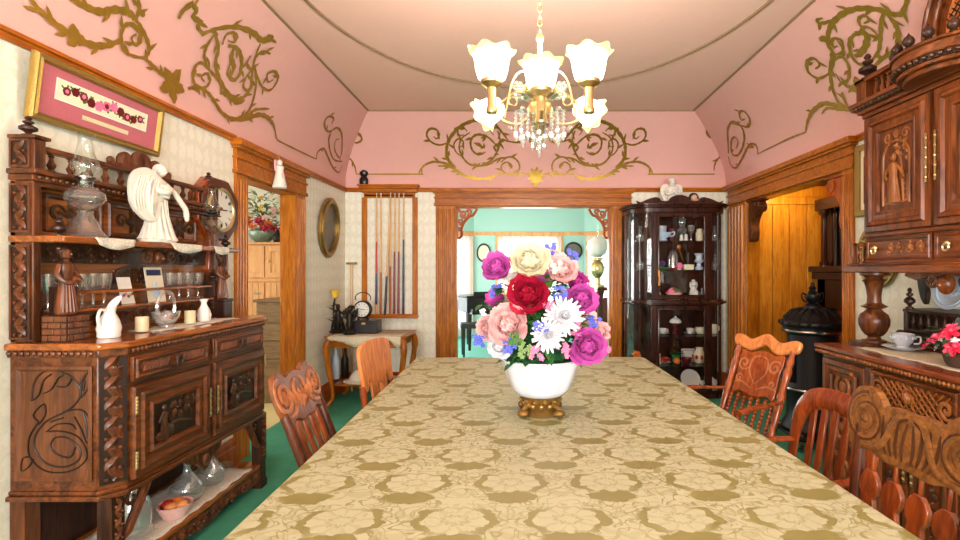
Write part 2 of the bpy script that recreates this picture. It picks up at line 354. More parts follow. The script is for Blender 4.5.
def acanthus(mb,x0,z0,x1,z1,y,r=.006,seed=1,n=2):
    r=r*1.25
    """rinceau of alternating spirals with leaves filling a rectangle"""
    rr=random.Random(seed); W=x1-x0; H=z1-z0; hor=W>=H
    k=max(1,round((W if hor else H)/(H if hor else W)))
    L=(W if hor else H)/k; rad=min(L,(H if hor else W))*.40
    for i in range(k):
        cx,cz=((x0+L*(i+.5)),(z0+z1)/2) if hor else ((x0+x1)/2,z0+L*(i+.5))
        sg=1 if i%2==0 else -1
        relief(mb,spiral(cx,cz,rad,(PI if hor else -PI/2),sg*1.6,.12),r,y)
        for j in range(5):
            a=rr.uniform(0,2*PI); leafshape(mb,cx+rad*.8*cos(a),cz+rad*.8*sin(a),a+rr.uniform(-.9,.9),rad*.55,rad*.16,y-r*.2,r)
        mb.sph((cx,y,cz),(r*1.7,r*1.2,r*1.7),8,5)
def leafstrip(mb,x0,z0,x1,z1,y,r=.006):
    W=x1-x0; xc=(x0+x1)/2; H=z1-z0; n=max(2,int(H/(W*.55)))
    relief(mb,[(xc+W*.22*sin(PI*n*i/24),z0+H*i/24) for i in range(25)],r*1.2,y,taper=False)
    for k in range(n):
        z=z0+H*(k+.1)/n; sg=1 if k%2 else -1
        leafshape(mb,xc-sg*W*.42,z,PI/2-sg*.7,W*1.2,W*.26,y,r*2.2); mb.sph((xc+sg*W*.32,y,z+H*.12/n),(W*.13,r*1.4,W*.13),7,5); leafshape(mb,xc+sg*W*.1,z+H*.3/n,PI/2+sg*1.0,W*.5,W*.13,y,r*1.6)
def baluster(mb,x,y,z0,z1,r,n=10):
    h=z1-z0
    mb.lathe([(r*.9,0),(r*.9,.08*h),(r*.5,.12*h),(r*.85,.28*h),(r,.38*h),(r*.6,.55*h),(r*.42,.75*h),(r*.7,.84*h),(r*.45,.88*h),(r*.9,.93*h),(r*.9,h)],(x,y,z0),n)
def finial(mb,x,y,z,h,r,n=14):
    mb.lathe([(r*.75,0),(r*.75,.06*h),(r*.3,.12*h),(r*.45,.2*h),(r,.3*h),(r*1.02,.42*h),(r*.6,.52*h),(r*.28,.56*h),(r*.62,.64*h),(r*.62,.7*h),(r*.25,.76*h),(r*.45,.86*h),(r*.3,.95*h),(0,h)],(x,y,z),n)
def spans(x0,x1,n): return [x0+(x1-x0)*i/(n-1) for i in range(n)]
# ================================================================== room shell
XL,XR,YB,YF,ZR,ZC=-2.08,2.45,5.95,-3.2,2.35,3.15
DL,DR,DB,DF=.42,.55,.48,.48
LD=(3.78,4.64,2.11); RD=(3.77,5.42,2.15); BD=(-.77,1.08,2.165)
T_=.14
fl=struct(MB().bb(XL-T_,YF-T_,-.1,XR+T_,YB+T_,0).out('floor','carpet_green',smooth=False))
# walls ------------------------------------------------------------
m=MB()
m.bb(XL-T_,YF-T_,0,XL,LD[0],ZC+.1).bb(XL-T_,LD[1],0,XL,YB,ZC+.1).bb(XL-T_,LD[0],LD[2],XL,LD[1],ZC+.1)
wl=struct(m.out('wall_left','wallpaper',smooth=False))
m=MB(); m.bb(XR,YF-T_,0,XR+T_,RD[0],ZC+.1).bb(XR,RD[1],0,XR+T_,YB,ZC+.1).bb(XR,RD[0],RD[2],XR+T_,RD[1],ZC+.1)
wr=struct(m.out('wall_right','wallpaper',smooth=False))
m=MB(); m.bb(XL-T_,YB,0,BD[0],YB+T_,ZC+.1).bb(BD[1],YB,0,XR+T_,YB+T_,ZC+.1).bb(BD[0],YB,BD[2],BD[1],YB+T_,ZC+.1)
wb=struct(m.out('wall_back','wallpaper',smooth=False))
WIN=[(-1.75,-.55),(-.25,.75),(1.0,2.2)]  # unseen windows added behind the camera to let light in
m=MB(); m.bb(XL,YF-T_,0,XR,YF,.75).bb(XL,YF-T_,2.3,XR,YF,ZC+.1)
xs=[XL]+[x for w in WIN for x in w]+[XR]
for i in range(0,len(xs),2): m.bb(xs[i],YF-T_,.75,xs[i+1],YF,2.3)
wf=struct(m.out('wall_front','wallpaper',smooth=False))
for i,(a,b) in enumerate(WIN):
    w=MB().frame(a-.1,.65,b+.1,2.4,.1,YF,YF+.03).bb(a,YF-.1,1.5,b,YF-.06,1.55).out(f'window_{i+1}','oak',smooth=False); struct(w)
# cove (painted frieze) ---------------------------------------------
def ins(z): return max(0,(z-2.42)/(ZC-2.42))**1.8
zs=[2.375]+[2.42+(ZC-2.42)*i/12 for i in range(13)]
def cove(name,parent,a,b):
    m=MB(); vs=[]
    for z in zs:
        q=ins(z); vs+=[a(q,z),b(q,z)]
    m.add(vs,[(2*i,2*i+1,2*i+3,2*i+2) for i in range(len(zs)-1)])
    o=m.out(name,'frieze_pink',parent,ang=60); o['kind']='structure'; return o
e=.004
xl=lambda q:XL+e+DL*q
xr=lambda q:XR-e-DR*q
yb=lambda q:YB-e-DB*q
yf=lambda q:YF+e+DF*q
cove('frieze',wl,lambda q,z:(xl(q),yf(q),z),lambda q,z:(xl(q),yb(q),z))
cove('frieze',wr,lambda q,z:(xr(q),yb(q),z),lambda q,z:(xr(q),yf(q),z))
cove('frieze',wb,lambda q,z:(xl(q),yb(q),z),lambda q,z:(xr(q),yb(q),z))
cove('frieze',wf,lambda q,z:(xr(q),yf(q),z),lambda q,z:(xl(q),yf(q),z))
ce=struct(MB().bb(XL-T_,YF-T_,ZC,XR+T_,YB+T_,ZC+.1).out('ceiling','ceiling_paint',smooth=False))
cx0,cx1,cy0,cy1=XL+DL,XR-DR,YF+DF,YB-DB
struct(MB().tube([(cx0,cy0,ZC-.004),(cx1,cy0,ZC-.004),(cx1,cy1,ZC-.004),(cx0,cy1,ZC-.004)],.011,8,closed=True).out('trim_1','rope'))
ov=[]
ex,ea,eb=.12,1.52,1.78
for i in range(49): a=PI*i/48; ov.append((ex+ea*cos(a),3.0+eb*sin(a),ZC-.002))
for i in range(49): a=PI+PI*i/48; ov.append((ex+ea*cos(a),1.7+eb*sin(a),ZC-.002))
struct(MB().tube(ov,.012,8,closed=True).out('trim_2','rope'))
# picture rail and baseboards ---------------------------------------
def rail(name,parent,segs,side,prof,mat):
    m=MB()
    for a,b in segs:
        for d0,d1,z0,z1 in prof:
            if side=='l': m.bb(XL,a,z0,XL+d1,b,z1)
            if side=='r': m.bb(XR-d1,a,z0,XR,b,z1)
            if side=='b': m.bb(a,YB-d1,z0,b,YB,z1)
    return struct(m.out(name,mat,parent,smooth=False,bev=.004))
PR=[(0,.022,2.325,2.378),(0,.036,2.352,2.372)]
BBp=[(0,.022,0,.17),(0,.03,0,.13),(0,.016,.17,.19)]
rail('picture_rail',wl,[(YF,LD[0]-.17),(LD[1]+.17,YB)],'l',PR,'oak_y'); rail('picture_rail',wr,[(YF,RD[0]-.17),(RD[1]+.42,YB)],'r',PR,'oak_y')
rail('picture_rail',wb,[(XL,BD[0]-.21),(BD[1]+.21,XR)],'b',PR,'oak_x')
rail('baseboard_left',None,[(YF,LD[0]-.15),(LD[1]+.15,YB)],'l',BBp,'oak_red'); rail('baseboard_right',None,[(YF,RD[0]-.15),(RD[1]+.4,YB)],'r',BBp,'oak_red')
rail('baseboard_back',None,[(XL,BD[0]-.2),(BD[1]+.2,XR)],'b',BBp,'oak_red')
# door casings: built as in the xz plane facing -y, then turned -----
def casing(name,x0,x1,zt,cw,hh,dep,M,wide=(0,0),fl=True,mat='oak',reveal=T_):
    """x0,x1 opening; cw casing width; hh head height"""
    m=MB()
    for s,xa,xb in((0,x0-cw-wide[0],x0),(1,x1,x1+cw+wide[1])):
        m.bb(xa,0,.0,xb,-.022,zt); m.bb(xa-.008,0,0,xb+.008,-.034,.24)
        n=4 if xb-xa<.2 else 5
        for k in range(n):
            xx=xa+(xb-xa)*(k+.5)/n; m.tube([(xx,-.021,.26),(xx,-.021,zt-.04)],(xb-xa)/n*.36,6)
    m.m(1); A,B=x0-cw-wide[0],x1+cw+wide[1]
    m.bb(A-.01,0,zt,B+.01,-.03,zt+hh)
    m.bb(A-.02,0,zt-.005,B+.02,-.044,zt+.025); m.bb(A-.02,0,zt+hh*.42,B+.02,-.045,zt+hh*.5)
    m.bb(A-.03,0,zt+hh*.72,B+.03,-.06,zt+hh*.82); m.bb(A-.045,0,zt+hh*.8,B+.045,-.085,zt+hh)
    m.m(0)  # reveal
    m.bb(x0-.001,0,0,x0+.018,reveal,zt); m.bb(x1-.018,0,0,x1+.001,reveal,zt); m.m(1); m.bb(x0,0,zt-.018,x1,reveal,zt+.001)
    m.xf(M); o=m.out(name,[mat,mat+'_x' if mat+'_x' in MAT else mat],bev=.004,smooth=True,ang=30); return struct(o)
# back doorway
casing('door_1',BD[0],BD[1],BD[2],.23,.20,.03,Matrix.Translation((0,YB,0)))
# left doorway : local x -> world y, front(-y) -> +x
ML=Matrix.Translation((XL,0,0))@Matrix.Rotation(PI/2,4,'Z')
casing('door_2',LD[0],LD[1],LD[2],.15,.24,.03,ML)
# right doorway: local x -> -world y ; front(-y) -> -x
MR=Matrix.Translation((XR,0,0))@Matrix.Rotation(-PI/2,4,'Z')
casing('door_3',-RD[1],-RD[0],RD[2],.15,.22,.03,MR,wide=(.25,-.03))
# fretwork brackets in the back doorway (each a thing)
def fretwork(sx,label):
    m=MB(); y=0
    def P(a,b): return (sx*a,y,-b)
    m.bb(0,-.02,-.012,sx*.235,.02,0).bb(0,-.02,-.37,sx*.012,.02,0)
    m.tube([P(*p) for p in cr([(.012,.37),(.05,.33),(.05,.25),(.085,.17),(.15,.1),(.19,.085),(.235,.012)],8)],.016,8)
    for c in [((.075,.075),.055,0,1.3),((.14,.05),.035,PI,1.2),((.045,.16),.036,.5,1.2),((.035,.25),.024,1.,1.1)]:
        m.tube([P(a,b) for a,b in spiral(c[0][0],c[0][1],c[1],c[2],c[3],.15,18)],.013,6)
    m.tube([P(*p) for p in cr([(.012,.012),(.07,.1),(.12,.12)],6)],.014,6).tube([P(*p) for p in cr([(.02,.2),(.06,.2),(.09,.14)],6)],.010,6)
    o=m.out('fretwork_bracket','oak_red'); tag(o,label,'bracket','scrolled corner brackets of the back doorway'); return o
fretwork(1,'pierced wooden scroll bracket in the back doorway corner nearest the cue rack').location=(BD[0]+.019,YB+.05,BD[2]-.02)
fretwork(-1,'pierced wooden scroll bracket in the back doorway corner nearest the china cabinet').location=(BD[1]-.019,YB+.05,BD[2]-.02)
# ------------------------------------------------------------------ gold scroll stencil
DES=[]   # strokes in (u,v): u metres from the centre, v = height
def Z_(p): return ((p[0]-452)/338,2.512+(250-p[1])*.00256)
def ST(pts,w,leaf=0,w1=None): DES.append((cr([Z_(p) for p in pts],7),w,leaf,w1))
ST([(590,238),(640,258),(695,262),(750,240),(790,200),(803,150),(790,105),(755,65),(710,42),(655,33),(610,48),(578,82),(560,108)],.017,9)
ST([(600,70),(592,110),(606,150),(632,185),(672,205),(715,198),(742,168),(752,130),(738,96),(705,76)],.012,5)
ST([(600,130),(640,92),(680,84),(705,105),(702,140),(676,160),(650,148)],.012,3)
ST([(560,108),(590,105),(606,150)],.010,2); ST([(600,40),(640,20),(655,12)],.008,1)
ST([(790,112),(828,122),(862,108),(873,84),(858,64),(834,66),(824,84),(836,98),(848,90)],.011,2)
ST([(742,168),(765,150),(772,120),(755,100),(735,108),(738,126),(752,128)],.009,2)
ST([(716,72),(735,55),(752,66),(748,86),(730,84)],.009,1); ST([(600,100),(590,70),(610,58),(626,70),(616,86)],.008,1)
ST([(590,190),(560,168),(528,180),(516,210),(530,236),(565,240),(588,222),(586,200),(565,190),(546,204),(556,218)],.010,4)
ST([(560,170),(600,176),(640,200),(672,206)],.010,2); ST([(452,250),(490,240),(540,238),(592,238)],.009,1)
ST([(700,262),(745,240),(800,200),(850,188),(890,200),(912,222),(920,240)],.013,3)
ST([(760,226),(800,208),(842,206)],.011,1); ST([(770,212),(802,176),(808,160)],.011,1)
ST([(560,108),(530,112),(510,108),(500,92),(480,96),(470,104),(452,100)],.010,2)
BL=[(672,130,.075,.4),(655,110,.06,2.2),(690,205,.07,.1),(700,262,.08,.2),(640,258,.06,-.2),(764,72,.05,-.8),(612,150,.05,1.0)]
def stencil(name,parent,surf,cu,flip,tail,clip=None):
    m=MB(); rr=random.Random(3)
    def S(u,v): return surf(cu+u,v)
    def strip(pts,w,w1,mx):
        n=len(pts); vs=[]
        for i,(u,v) in enumerate(pts):
            a=pts[max(0,i-1)]; b=pts[min(n-1,i+1)]; t=Vector((b[0]-a[0],b[1]-a[1])); t=t.normalized() if t.length>0 else Vector((1,0)); q=Vector((-t.y,t.x))
            ww=w*(.42+.58*sin(PI*min(1,.12+.88*i/n)))*(1+.16*sin(i*1.7))
            vs+=[S(mx*(u+q.x*ww),v+q.y*ww),S(mx*(u-q.x*ww),v-q.y*ww)]
        m.add(vs,[(2*i,2*i+1,2*i+3,2*i+2) for i in range(n-1)])
    def leaf(u,v,a,L,W,mx):
        c,s_=cos(a),sin(a); q=[]
        for t,x in((0,0),(.2,.7),(.45,1),(.7,.6),(1,0),(.8,-.35),(.55,-.5),(.25,-.4)):
            q.append((u+c*t*L-s_*x*W,v+s_*t*L+c*x*W))
        m.add([S(mx*a_,b_) for a_,b_ in q],[(0,1,2,7),(2,3,6,7),(3,4,5,6)])
    for mx in (1,-1):
        for pts,w,lf,w1 in DES:
            strip(pts,w,w1,mx)
            for k in range(lf):
                i=int((k+.6)/(lf+.4)*(len(pts)-1)); a=pts[max(0,i-1)]; b=pts[min(len(pts)-1,i+1)]
                ang=math.atan2(b[1]-a[1],b[0]-a[0])+(.6 if k%2 else -.6); leaf(pts[i][0],pts[i][1],ang,.085,.017,mx)
        for x,y,L,a in BL:
            u,v=Z_((x,y)); leaf(u-.5*L*cos(a),v,a,L*1.5,L*.34,mx); leaf(u,v-.01,a+2.4,L,L*.25,mx)
        strip([(u,v) for u,v in cr([Z_((920,240)),Z_((920,241)),(tail[0 if mx>0 else 1],Z_((0,241))[1])],6)],.0095,None,mx)
    for k in range(9): leaf(0,2.512,2*PI*k/9,.11,.03,1)
    leaf(0,2.512,-PI/2,.14,.05,1)
    o=m.out(name,'gold_paint',parent,smooth=False,fix=False); o['kind']='structure'; return o
of=.009
surf_b=lambda s,z:(s,YB-e-DB*ins(z)-of,z)
surf_l=lambda s,z:(XL+e+DL*ins(z)+of,s,z)
surf_r=lambda s,z:(XR-e-DR*ins(z)-of,s,z)
stencil('gold_stencil',wb,surf_b,.185,1,(2.12,2.13))
# side walls: strokes in picture columns/rows laid onto the true cove surface
def hit(px,py,wall):
    z=2.7
    for _ in range(30):
        q=ins(z)
        if wall=='b': Y=YB-e-DB*q-of; X=(px-520)*Y/500
        else: X=(XL+e+DL*q+of) if wall=='l' else (XR-e-DR*q-of); Y=500*X/(px-520)
        z=.5*z+.5*max(2.3,min(3.148,1.4+(270-py)*Y/500))
    return (X if wall=='b' else Y,z)
def laid(name,par,wall,surf,ox,oy,k,strokes,blobs=()):
    m=MB(); rr=random.Random(5)
    def clampz(z): return min(3.146,z)
    for pts,w,lf in strokes:
        p=[hit(ox+a/k,oy+b/k,wall) for a,b in pts]; p=cr(p,8); n=len(p); vs=[]
        for i,(u,v) in enumerate(p):
            a=p[max(0,i-1)]; b=p[min(n-1,i+1)]; t=Vector((b[0]-a[0],b[1]-a[1])); t=t.normalized() if t.length>1e-6 else Vector((1,0)); ww=w*.92*(.42+.58*sin(PI*min(1,.12+.88*i/n)))*(1+.16*sin(i*1.3))
            vs+=[surf(u-t.y*ww,clampz(v+t.x*ww)),surf(u+t.y*ww,clampz(v-t.x*ww))]
        m.add(vs,[(2*i,2*i+1,2*i+3,2*i+2) for i in range(n-1)])
        for j in range(lf):
            i=int((j+.6)/(lf+.4)*(n-1)); a=p[max(0,i-1)]; b=p[min(n-1,i+1)]; A=math.atan2(b[1]-a[1],b[0]-a[0])+(.65 if j%2 else -.65); L=.055+w; W_=.014; c,s_=cos(A),sin(A)
            m.add([surf(p[i][0]+c*t*L-s_*x*W_,clampz(p[i][1]+s_*t*L+c*x*W_)) for t,x in((0,0),(.2,.7),(.45,1),(.7,.6),(1,0),(.8,-.35),(.55,-.5),(.25,-.4))],[(0,1,2,7),(2,3,6,7),(3,4,5,6)])
    for cx,cy,R1,nn in blobs:
        u,v=hit(ox+cx/k,oy+cy/k,wall); pts=[surf(u,v)]
        for q in range(36): a=2*PI*q/36; r=R1*(.74+.2*cos(nn*a)+.06*cos(3*nn*a+1)); pts.append(surf(u+r*cos(a),clampz(v+r*sin(a))))
        m.add(pts,[(0,1+q,1+(q+1)%36) for q in range(36)])
    o=m.out(name,'gold_paint',par,smooth=False,fix=False); o['kind']='structure'
laid('gold_stencil',wl,'l',surf_l,20,0,3.692,[
 ([(670,128),(730,106),(800,100),(860,120),(892,150),(925,148),(930,136),(914,130)],.017,6),
 ([(720,120),(732,180),(722,240),(740,300),(775,352),(815,365),(850,330),(856,280),(866,220),(888,160)],.017,7),
 ([(716,130),(690,170),(680,210),(690,240)],.012,2),
 ([(738,305),(700,258),(665,232),(640,262),(646,312),(680,325),(702,300),(690,272),(670,284),(682,302)],.012,5),
 ([(646,312),(690,340),(715,370),(750,420),(795,440),(835,420),(858,378),(872,310),(866,240)],.016,6),
 ([(768,168),(802,180),(818,220),(812,270),(790,296),(768,272),(776,235)],.016,3),([(792,175),(780,215),(790,250),(775,285)],.02,0),
 ([(748,165),(760,130),(785,120),(802,136),(790,156),(768,150)],.010,1),
 ([(866,250),(892,318),(925,332),(952,292),(940,264),(914,274),(916,302),(936,294)],.012,3),
 ([(860,255),(835,285),(825,320),(845,336),(866,300)],.011,2),([(852,205),(838,235),(855,256),(878,236)],.012,2),([(866,210),(900,190),(925,200)],.011,2),
 ([(740,340),(765,350),(800,378),(830,370)],.02,1),([(775,442),(830,440),(880,424),(912,432),(934,458),(942,482)],.019,2),([(790,440),(840,425),(870,405),(920,402)],.014,1),
 ([(942,480),(946,505),(949,517)],.010,0),([(949,517),(1020,552),(1092,587)],.0085,0),
 ([(620,327),(650,322),(680,326)],.013,1),([(545,292),(510,262),(480,232),(460,214)],.013,3),
 ([(460,214),(410,204),(380,178),(375,120),(400,88),(438,108),(446,150),(425,166),(413,140),(430,126)],.012,4),
 ([(460,214),(476,190),(470,150),(446,100),(425,70)],.014,2),([(425,70),(400,46),(350,36),(300,44),(240,24),(185,-6)],.02,3),([(425,75),(440,36),(436,-6)],.013,2),([(440,40),(460,60)],.012,0),
 ([(372,150),(320,168),(260,164),(200,135),(140,95),(80,45),(35,-8)],.019,6),
 ([(676,126),(655,97),(668,84),(640,62),(652,40),(646,20),(660,-5)],.015,2),([(586,70),(605,35),(640,5)],.014,1)],[(562,312,.115,5),(205,138,.06,3)])
laid('gold_stencil',wr,'r',surf_r,780,0,3.856,[
 ([(492,-3),(470,50),(440,56),(400,42),(330,32),(270,40),(220,70),(190,112),(180,150),(152,156)],.017,6),([(220,72),(180,86),(150,90),(145,76),(165,70)],.011,1),
 ([(400,42),(390,90),(386,150),(378,200),(345,240)],.013,3),([(408,50),(440,90),(456,130),(445,190),(400,222),(355,262)],.016,4),
 ([(386,150),(350,110),(312,100),(304,72),(330,60),(342,80),(322,90)],.010,2),([(290,130),(332,130),(332,170),(310,208),(288,216)],.02,2),([(290,130),(268,160),(274,210),(300,245),(340,252)],.013,3),
 ([(190,112),(185,170),(206,212),(195,270),(200,330),(222,392),(262,425)],.017,5),([(206,212),(240,200),(236,156),(205,150),(204,180),(222,178)],.010,2),([(208,232),(240,220),(266,260),(260,310),(235,316),(214,284)],.012,3),
 ([(196,280),(150,302),(110,280),(104,240),(130,225),(152,250),(136,266)],.012,3),([(335,432),(270,425),(210,405),(165,400),(125,430),(105,470),(98,510)],.018,2),([(262,425),(242,370),(240,355)],.013,1),([(300,345),(265,335),(235,316)],.016,2),([(262,425),(215,420),(180,418),(160,440)],.012,0),
 ([(98,510),(60,524),(20,541),(-86,593)],.0085,0),([(400,222),(440,200),(470,185)],.013,3)],[(300,335,.07,3)])
CRN=[([(305,335),(298,296),(275,288),(255,310),(235,350),(206,395),(182,380),(172,345)],.013,2),([(172,330),(168,235),(186,190),(215,196),(240,230),(240,290),(215,338),(188,330),(185,280),(200,256),(216,280),(206,308)],.012,2),
 ([(186,194),(230,205),(262,210),(268,175),(240,140),(222,150),(230,180),(246,175)],.012,2),([(265,305),(285,300),(255,285)],.010,0)]
laid('gold_corner_scroll',wr,'r',surf_r,690,80,4.5,CRN)
laid('gold_corner_scroll',wb,'b',surf_b,690,80,4.5,[([(158,300),(154,232),(130,200),(95,205),(75,230),(90,256),(115,240),(105,226)],.012,1),([(158,338),(130,350),(112,380),(108,408)],.011,1)])
laid('gold_corner_scroll',wl,'l',surf_l,180,0,2.7,[([(368,430),(372,410),(388,402),(400,425),(415,455),(430,465),(438,445)],.013,2),([(438,436),(415,430),(403,395),(405,360),(424,345),(437,365),(437,408),(430,425),(418,405),(420,380),(430,375)],.012,2),([(424,345),(400,355),(390,335),(400,315),(415,320),(410,335)],.012,2)])
laid('gold_corner_scroll',wb,'b',surf_b,180,0,2.7,[([(453,430),(452,378),(466,358),(485,362),(490,378),(475,386),(468,375)],.012,1),([(450,424),(462,432),(472,450),(476,471)],.011,1)])
# ================================================================== parlour beyond the back doorway
PY=10.5
pf=struct(MB().bb(XL-T_+.002,YB+T_,-.1,3.6,PY+.3,0).bb(-3,6.6,-.1,XL-T_+.002,PY+.3,0).out('floor_parlor','carpet_aqua',smooth=False))
struct(MB().bb(-3,6.6,2.9,3.6,PY+.4,3.0).bb(XL-T_,YB+T_,2.9,3.6,6.6,3.0).out('ceiling_parlor','ceiling_paint',smooth=False))
struct(MB().bb(-3.1,6.6,0,-3,9.0,2.9).out('wall_parlor_left','aqua',smooth=False))
struct(MB().bb(3.6,YB+T_,0,3.7,9.0,2.9).out('wall_parlor_right','aqua',smooth=False))
def bay_wall(nm,ax,ay,bx,by,w0,w1,z0,z1,wn,curt):
    L=math.hypot(bx-ax,by-ay); an=math.atan2(by-ay,bx-ax); M=Matrix.Translation((ax,ay,0))@Matrix.Rotation(an,4,'Z')
    m=MB().bb(0,0,0,w0,.12,2.9).bb(w1,0,0,L,.12,2.9).bb(w0,0,0,w1,.12,z0).bb(w0,0,z1,w1,.12,2.9).xf(M)
    struct(m.out(nm,'aqua',smooth=False))
    m=MB().frame(w0-.1,z0-.1,w1+.1,z1+.12,.1,-.025,.0).frame(w0,z0,w1,z1,.05,.03,.08).bb(w0,.03,(z0+z1)/2-.02,w1,.07,(z0+z1)/2+.02).bb(0,-.02,z1+.05,L,0,z1+.12).xf(M)
    wi=struct(m.out(wn,'oak_pale',smooth=False)); MB().bb(w0,.05,z0,w1,.055,z1).xf(M).out('window_glass','glass_pane',wi,smooth=False)
    # sheer curtain with pleats
    vs=[]; n=80
    for i in range(n+1):
        x=w0-.06+(w1-w0+.12)*i/n; y=-.06+.022*sin(i*1.1)+.008*sin(i*2.7)
        vs+=[(x,y,curt),(x,y*.9,z1+.02)]
    c=MB().add(vs,[(2*i,2*i+2,2*i+3,2*i+1) for i in range(n)]).xf(M).out('sheer_curtain','sheer',fix=False)
    return c
c=bay_wall('wall_bay_center',-.97,PY,1.35,PY,.55,1.77,.55,2.08,'window_5',.3); tag(c,'white sheer curtain over the middle bay window behind the flowers','curtain','sheer curtains of the far room')
c=bay_wall('wall_bay_left',-2.47,PY-1.5,-.97,PY,.5,2.0,.2,2.08,'window_4',.05); tag(c,'white sheer curtain on the bay window behind the black piano','curtain','sheer curtains of the far room')
c=bay_wall('wall_bay_right',1.35,PY,2.85,PY-1.5,.15,1.7,.2,2.08,'window_6',.05); tag(c,'white sheer curtain on the bay window behind the globe oil lamp','curtain','sheer curtains of the far room')
struct(MB().bb(-3,8.9,0,-2.4,9.02,2.9).bb(2.8,8.9,0,3.6,9.02,2.9).out('wall_parlor_returns','aqua',smooth=False))
# pictures on the aqua strips
def oval_picture(name,label,x,y,z,rx,rz,mat,inner):
    t=thing(name,label,'picture',(x,y,z)); a=[(cos(k*PI/18),sin(k*PI/18)) for k in range(36)]
    MB().ringprism([(rx*p,rz*q) for p,q in a],[(rx*.8*p,rz*.8*q) for p,q in a],-.03,0).out('frame',mat,t,bev=.004)
    MB().prism([(rx*.82*p,rz*.82*q) for p,q in a],-.012,0).out('picture',inner,t,smooth=False); return t
oval_picture('oval_picture','small dark oval framed portrait on the aqua wall above the piano',-.76,PY-.001,1.76,.15,.2,'black','cream')
oval_picture('round_picture','dark round framed picture on the aqua wall beside the oil lamp',1.12,PY-.001,1.80,.19,.19,'black','old_photo')
# grand piano
t=thing('grand_piano','black grand piano with closed lid seen through the back doorway','piano',(-.62,9.0,0),.4); t.scale=(.85,.85,1)
pl=[(-.5,-.3),(.35,-.3),(.38,.35),(.2,.55),(-.05,.6),(-.3,.8),(-.5,.75)]
MB().prism(pl,.66,.92,'xy').out('case','black',t,bev=.01)
MB().bb(-.45,-.5,.64,.35,-.28,.74).out('keyboard','black',t,bev=.008)
MB().prism(pl,.925,.95,'xy').out('lid','black',t,bev=.008)
MB().bb(-.35,-.27,.95,.25,-.25,1.02).out('music_stand','black',t)
for a,b in((-.42,-.22),(.28,-.22),(-.2,.6)): MB().tube([(a,b,0),(a,b,.66)],[.03,.05],10).out('leg','black',t)
t=thing('piano_bench','black piano bench on thin legs in front of the grand piano','bench',(-.62,8.2,0),.2)
MB().bb(-.36,-.17,.46,.36,.17,.54).out('seat','leather_black',t,bev=.015)
for a in(-.31,.31):
    for b in(-.13,.13): MB().tube([(a,b,0),(a,b,.46)],[.016,.024],8).out('leg','black',t)
# parlour table with globe lamp
t=thing('parlor_table','tall dark pedestal table carrying the globe oil lamp in the far room','table',(1.28,8.0,0)); t.scale=(.8,.8,1.5)
MB().lathe([(0,.72),(.33,.72),(.35,.735),(.33,.75),(0,.75)],n=32).out('table_top','chair_dark',t)
MB().lathe([(.05,.12),(.07,.2),(.035,.35),(.06,.5),(.05,.6),(.09,.72),(0,.72)],n=16).out('pedestal','chair_dark',t)
for k in range(3):
    a=k*2*PI/3+.4; MB().tube([(cos(a)*.03,sin(a)*.03,.2),(cos(a)*.18,sin(a)*.18,.12),(cos(a)*.3,sin(a)*.3,.02)],[.03,.03,.022],8).out('leg','chair_dark',t)
t=thing('globe_oil_lamp','tall brass oil lamp with a white globe shade in the far room','lamp',(1.24,8.0,1.127))
MB().lathe([(.11,0),(.11,.03),(.05,.05),(.04,.14),(.1,.22),(.12,.3),(.09,.38),(.05,.42),(0,.42)],n=20).out('font','brass',t)
MB().lathe([(.07,.42),(.13,.44),(.13,.455),(.06,.47)],n=20).out('shade_holder','brass',t)
MB().lathe([(.06,.48),(.13,.53),(.175,.63),(.16,.73),(.09,.80),(.07,.81)],n=24).out('globe_shade','porcelain',t)
MB().lathe([(.035,.44),(.035,.95),(.03,1.0)],n=12).out('chimney','glass_clear',t)
MB().tube(cr([(.11,0,.3),(.2,0,.42),(.3,0,.3),(.28,0,.2)],6),.008,6).out('bracket_arm','brass',t)
t=thing('curved_settee','dark carved settee half hidden behind the flowers in the far room','settee',(1.55,8.75,0),-.5)
MB().bb(-.45,-.25,.36,.45,.25,.44).out('seat','chair_dark',t,bev=.03)
MB().prism(cr([(-.45,.44),(-.47,.7),(-.3,.85),(0,.92),(.3,.85),(.47,.7),(.45,.44)],6),.2,.26).out('backrest','chair_dark',t,bev=.01)
for a in(-.4,.4):
    for b in(-.2,.2): MB().tube([(a,b,0),(a,b,.37)],[.018,.03],8).out('leg','chair_dark',t)
# ================================================================== pantry beyond the left doorway
struct(MB().bb(-5,2.2,-.1,XL-T_,6.6,-.001).out('floor_pantry','carpet_pale',smooth=False))
struct(MB().bb(-5,2.2,2.9,XL-T_,6.6,3.0).out('ceiling_pantry','plaster',smooth=False))
struct(MB().bb(-5,6.5,0,XL-T_,6.6,2.9).out('wall_pantry_back','plaster',smooth=False))
struct(MB().bb(-5.1,2.2,0,-5,6.6,.7).bb(-5.1,2.2,2.3,-5,6.6,2.9).bb(-5.1,2.2,.7,-5,2.8,2.3).bb(-5.1,5.8,.7,-5,6.6,2.3).out('wall_pantry_left','plaster',smooth=False))  # unseen window opening added to light the pantry
struct(MB().bb(XL-T_-.02,YB,0,XL,6.5,2.9).out('wall_pantry_right','plaster',smooth=False))
struct(MB().bb(-5,2.1,0,XL-T_,2.2,2.9).out('wall_pantry_front','plaster',smooth=False))
t=thing('pantry_cupboard','pale oak cupboard with two panel doors beyond the left doorway','cupboard',(-3.15,5.85,0))
MB().bb(-.75,0,0,.6,.5,1.70).out('body','oak_pale',t,bev=.006)
MB().bb(-.78,-.03,1.70,.63,.52,1.725).out('top','oak_pale',t,bev=.006)
MB().bb(-.76,-.02,1.265,.61,0,1.295).out('rail','oak_pale',t,bev=.004)
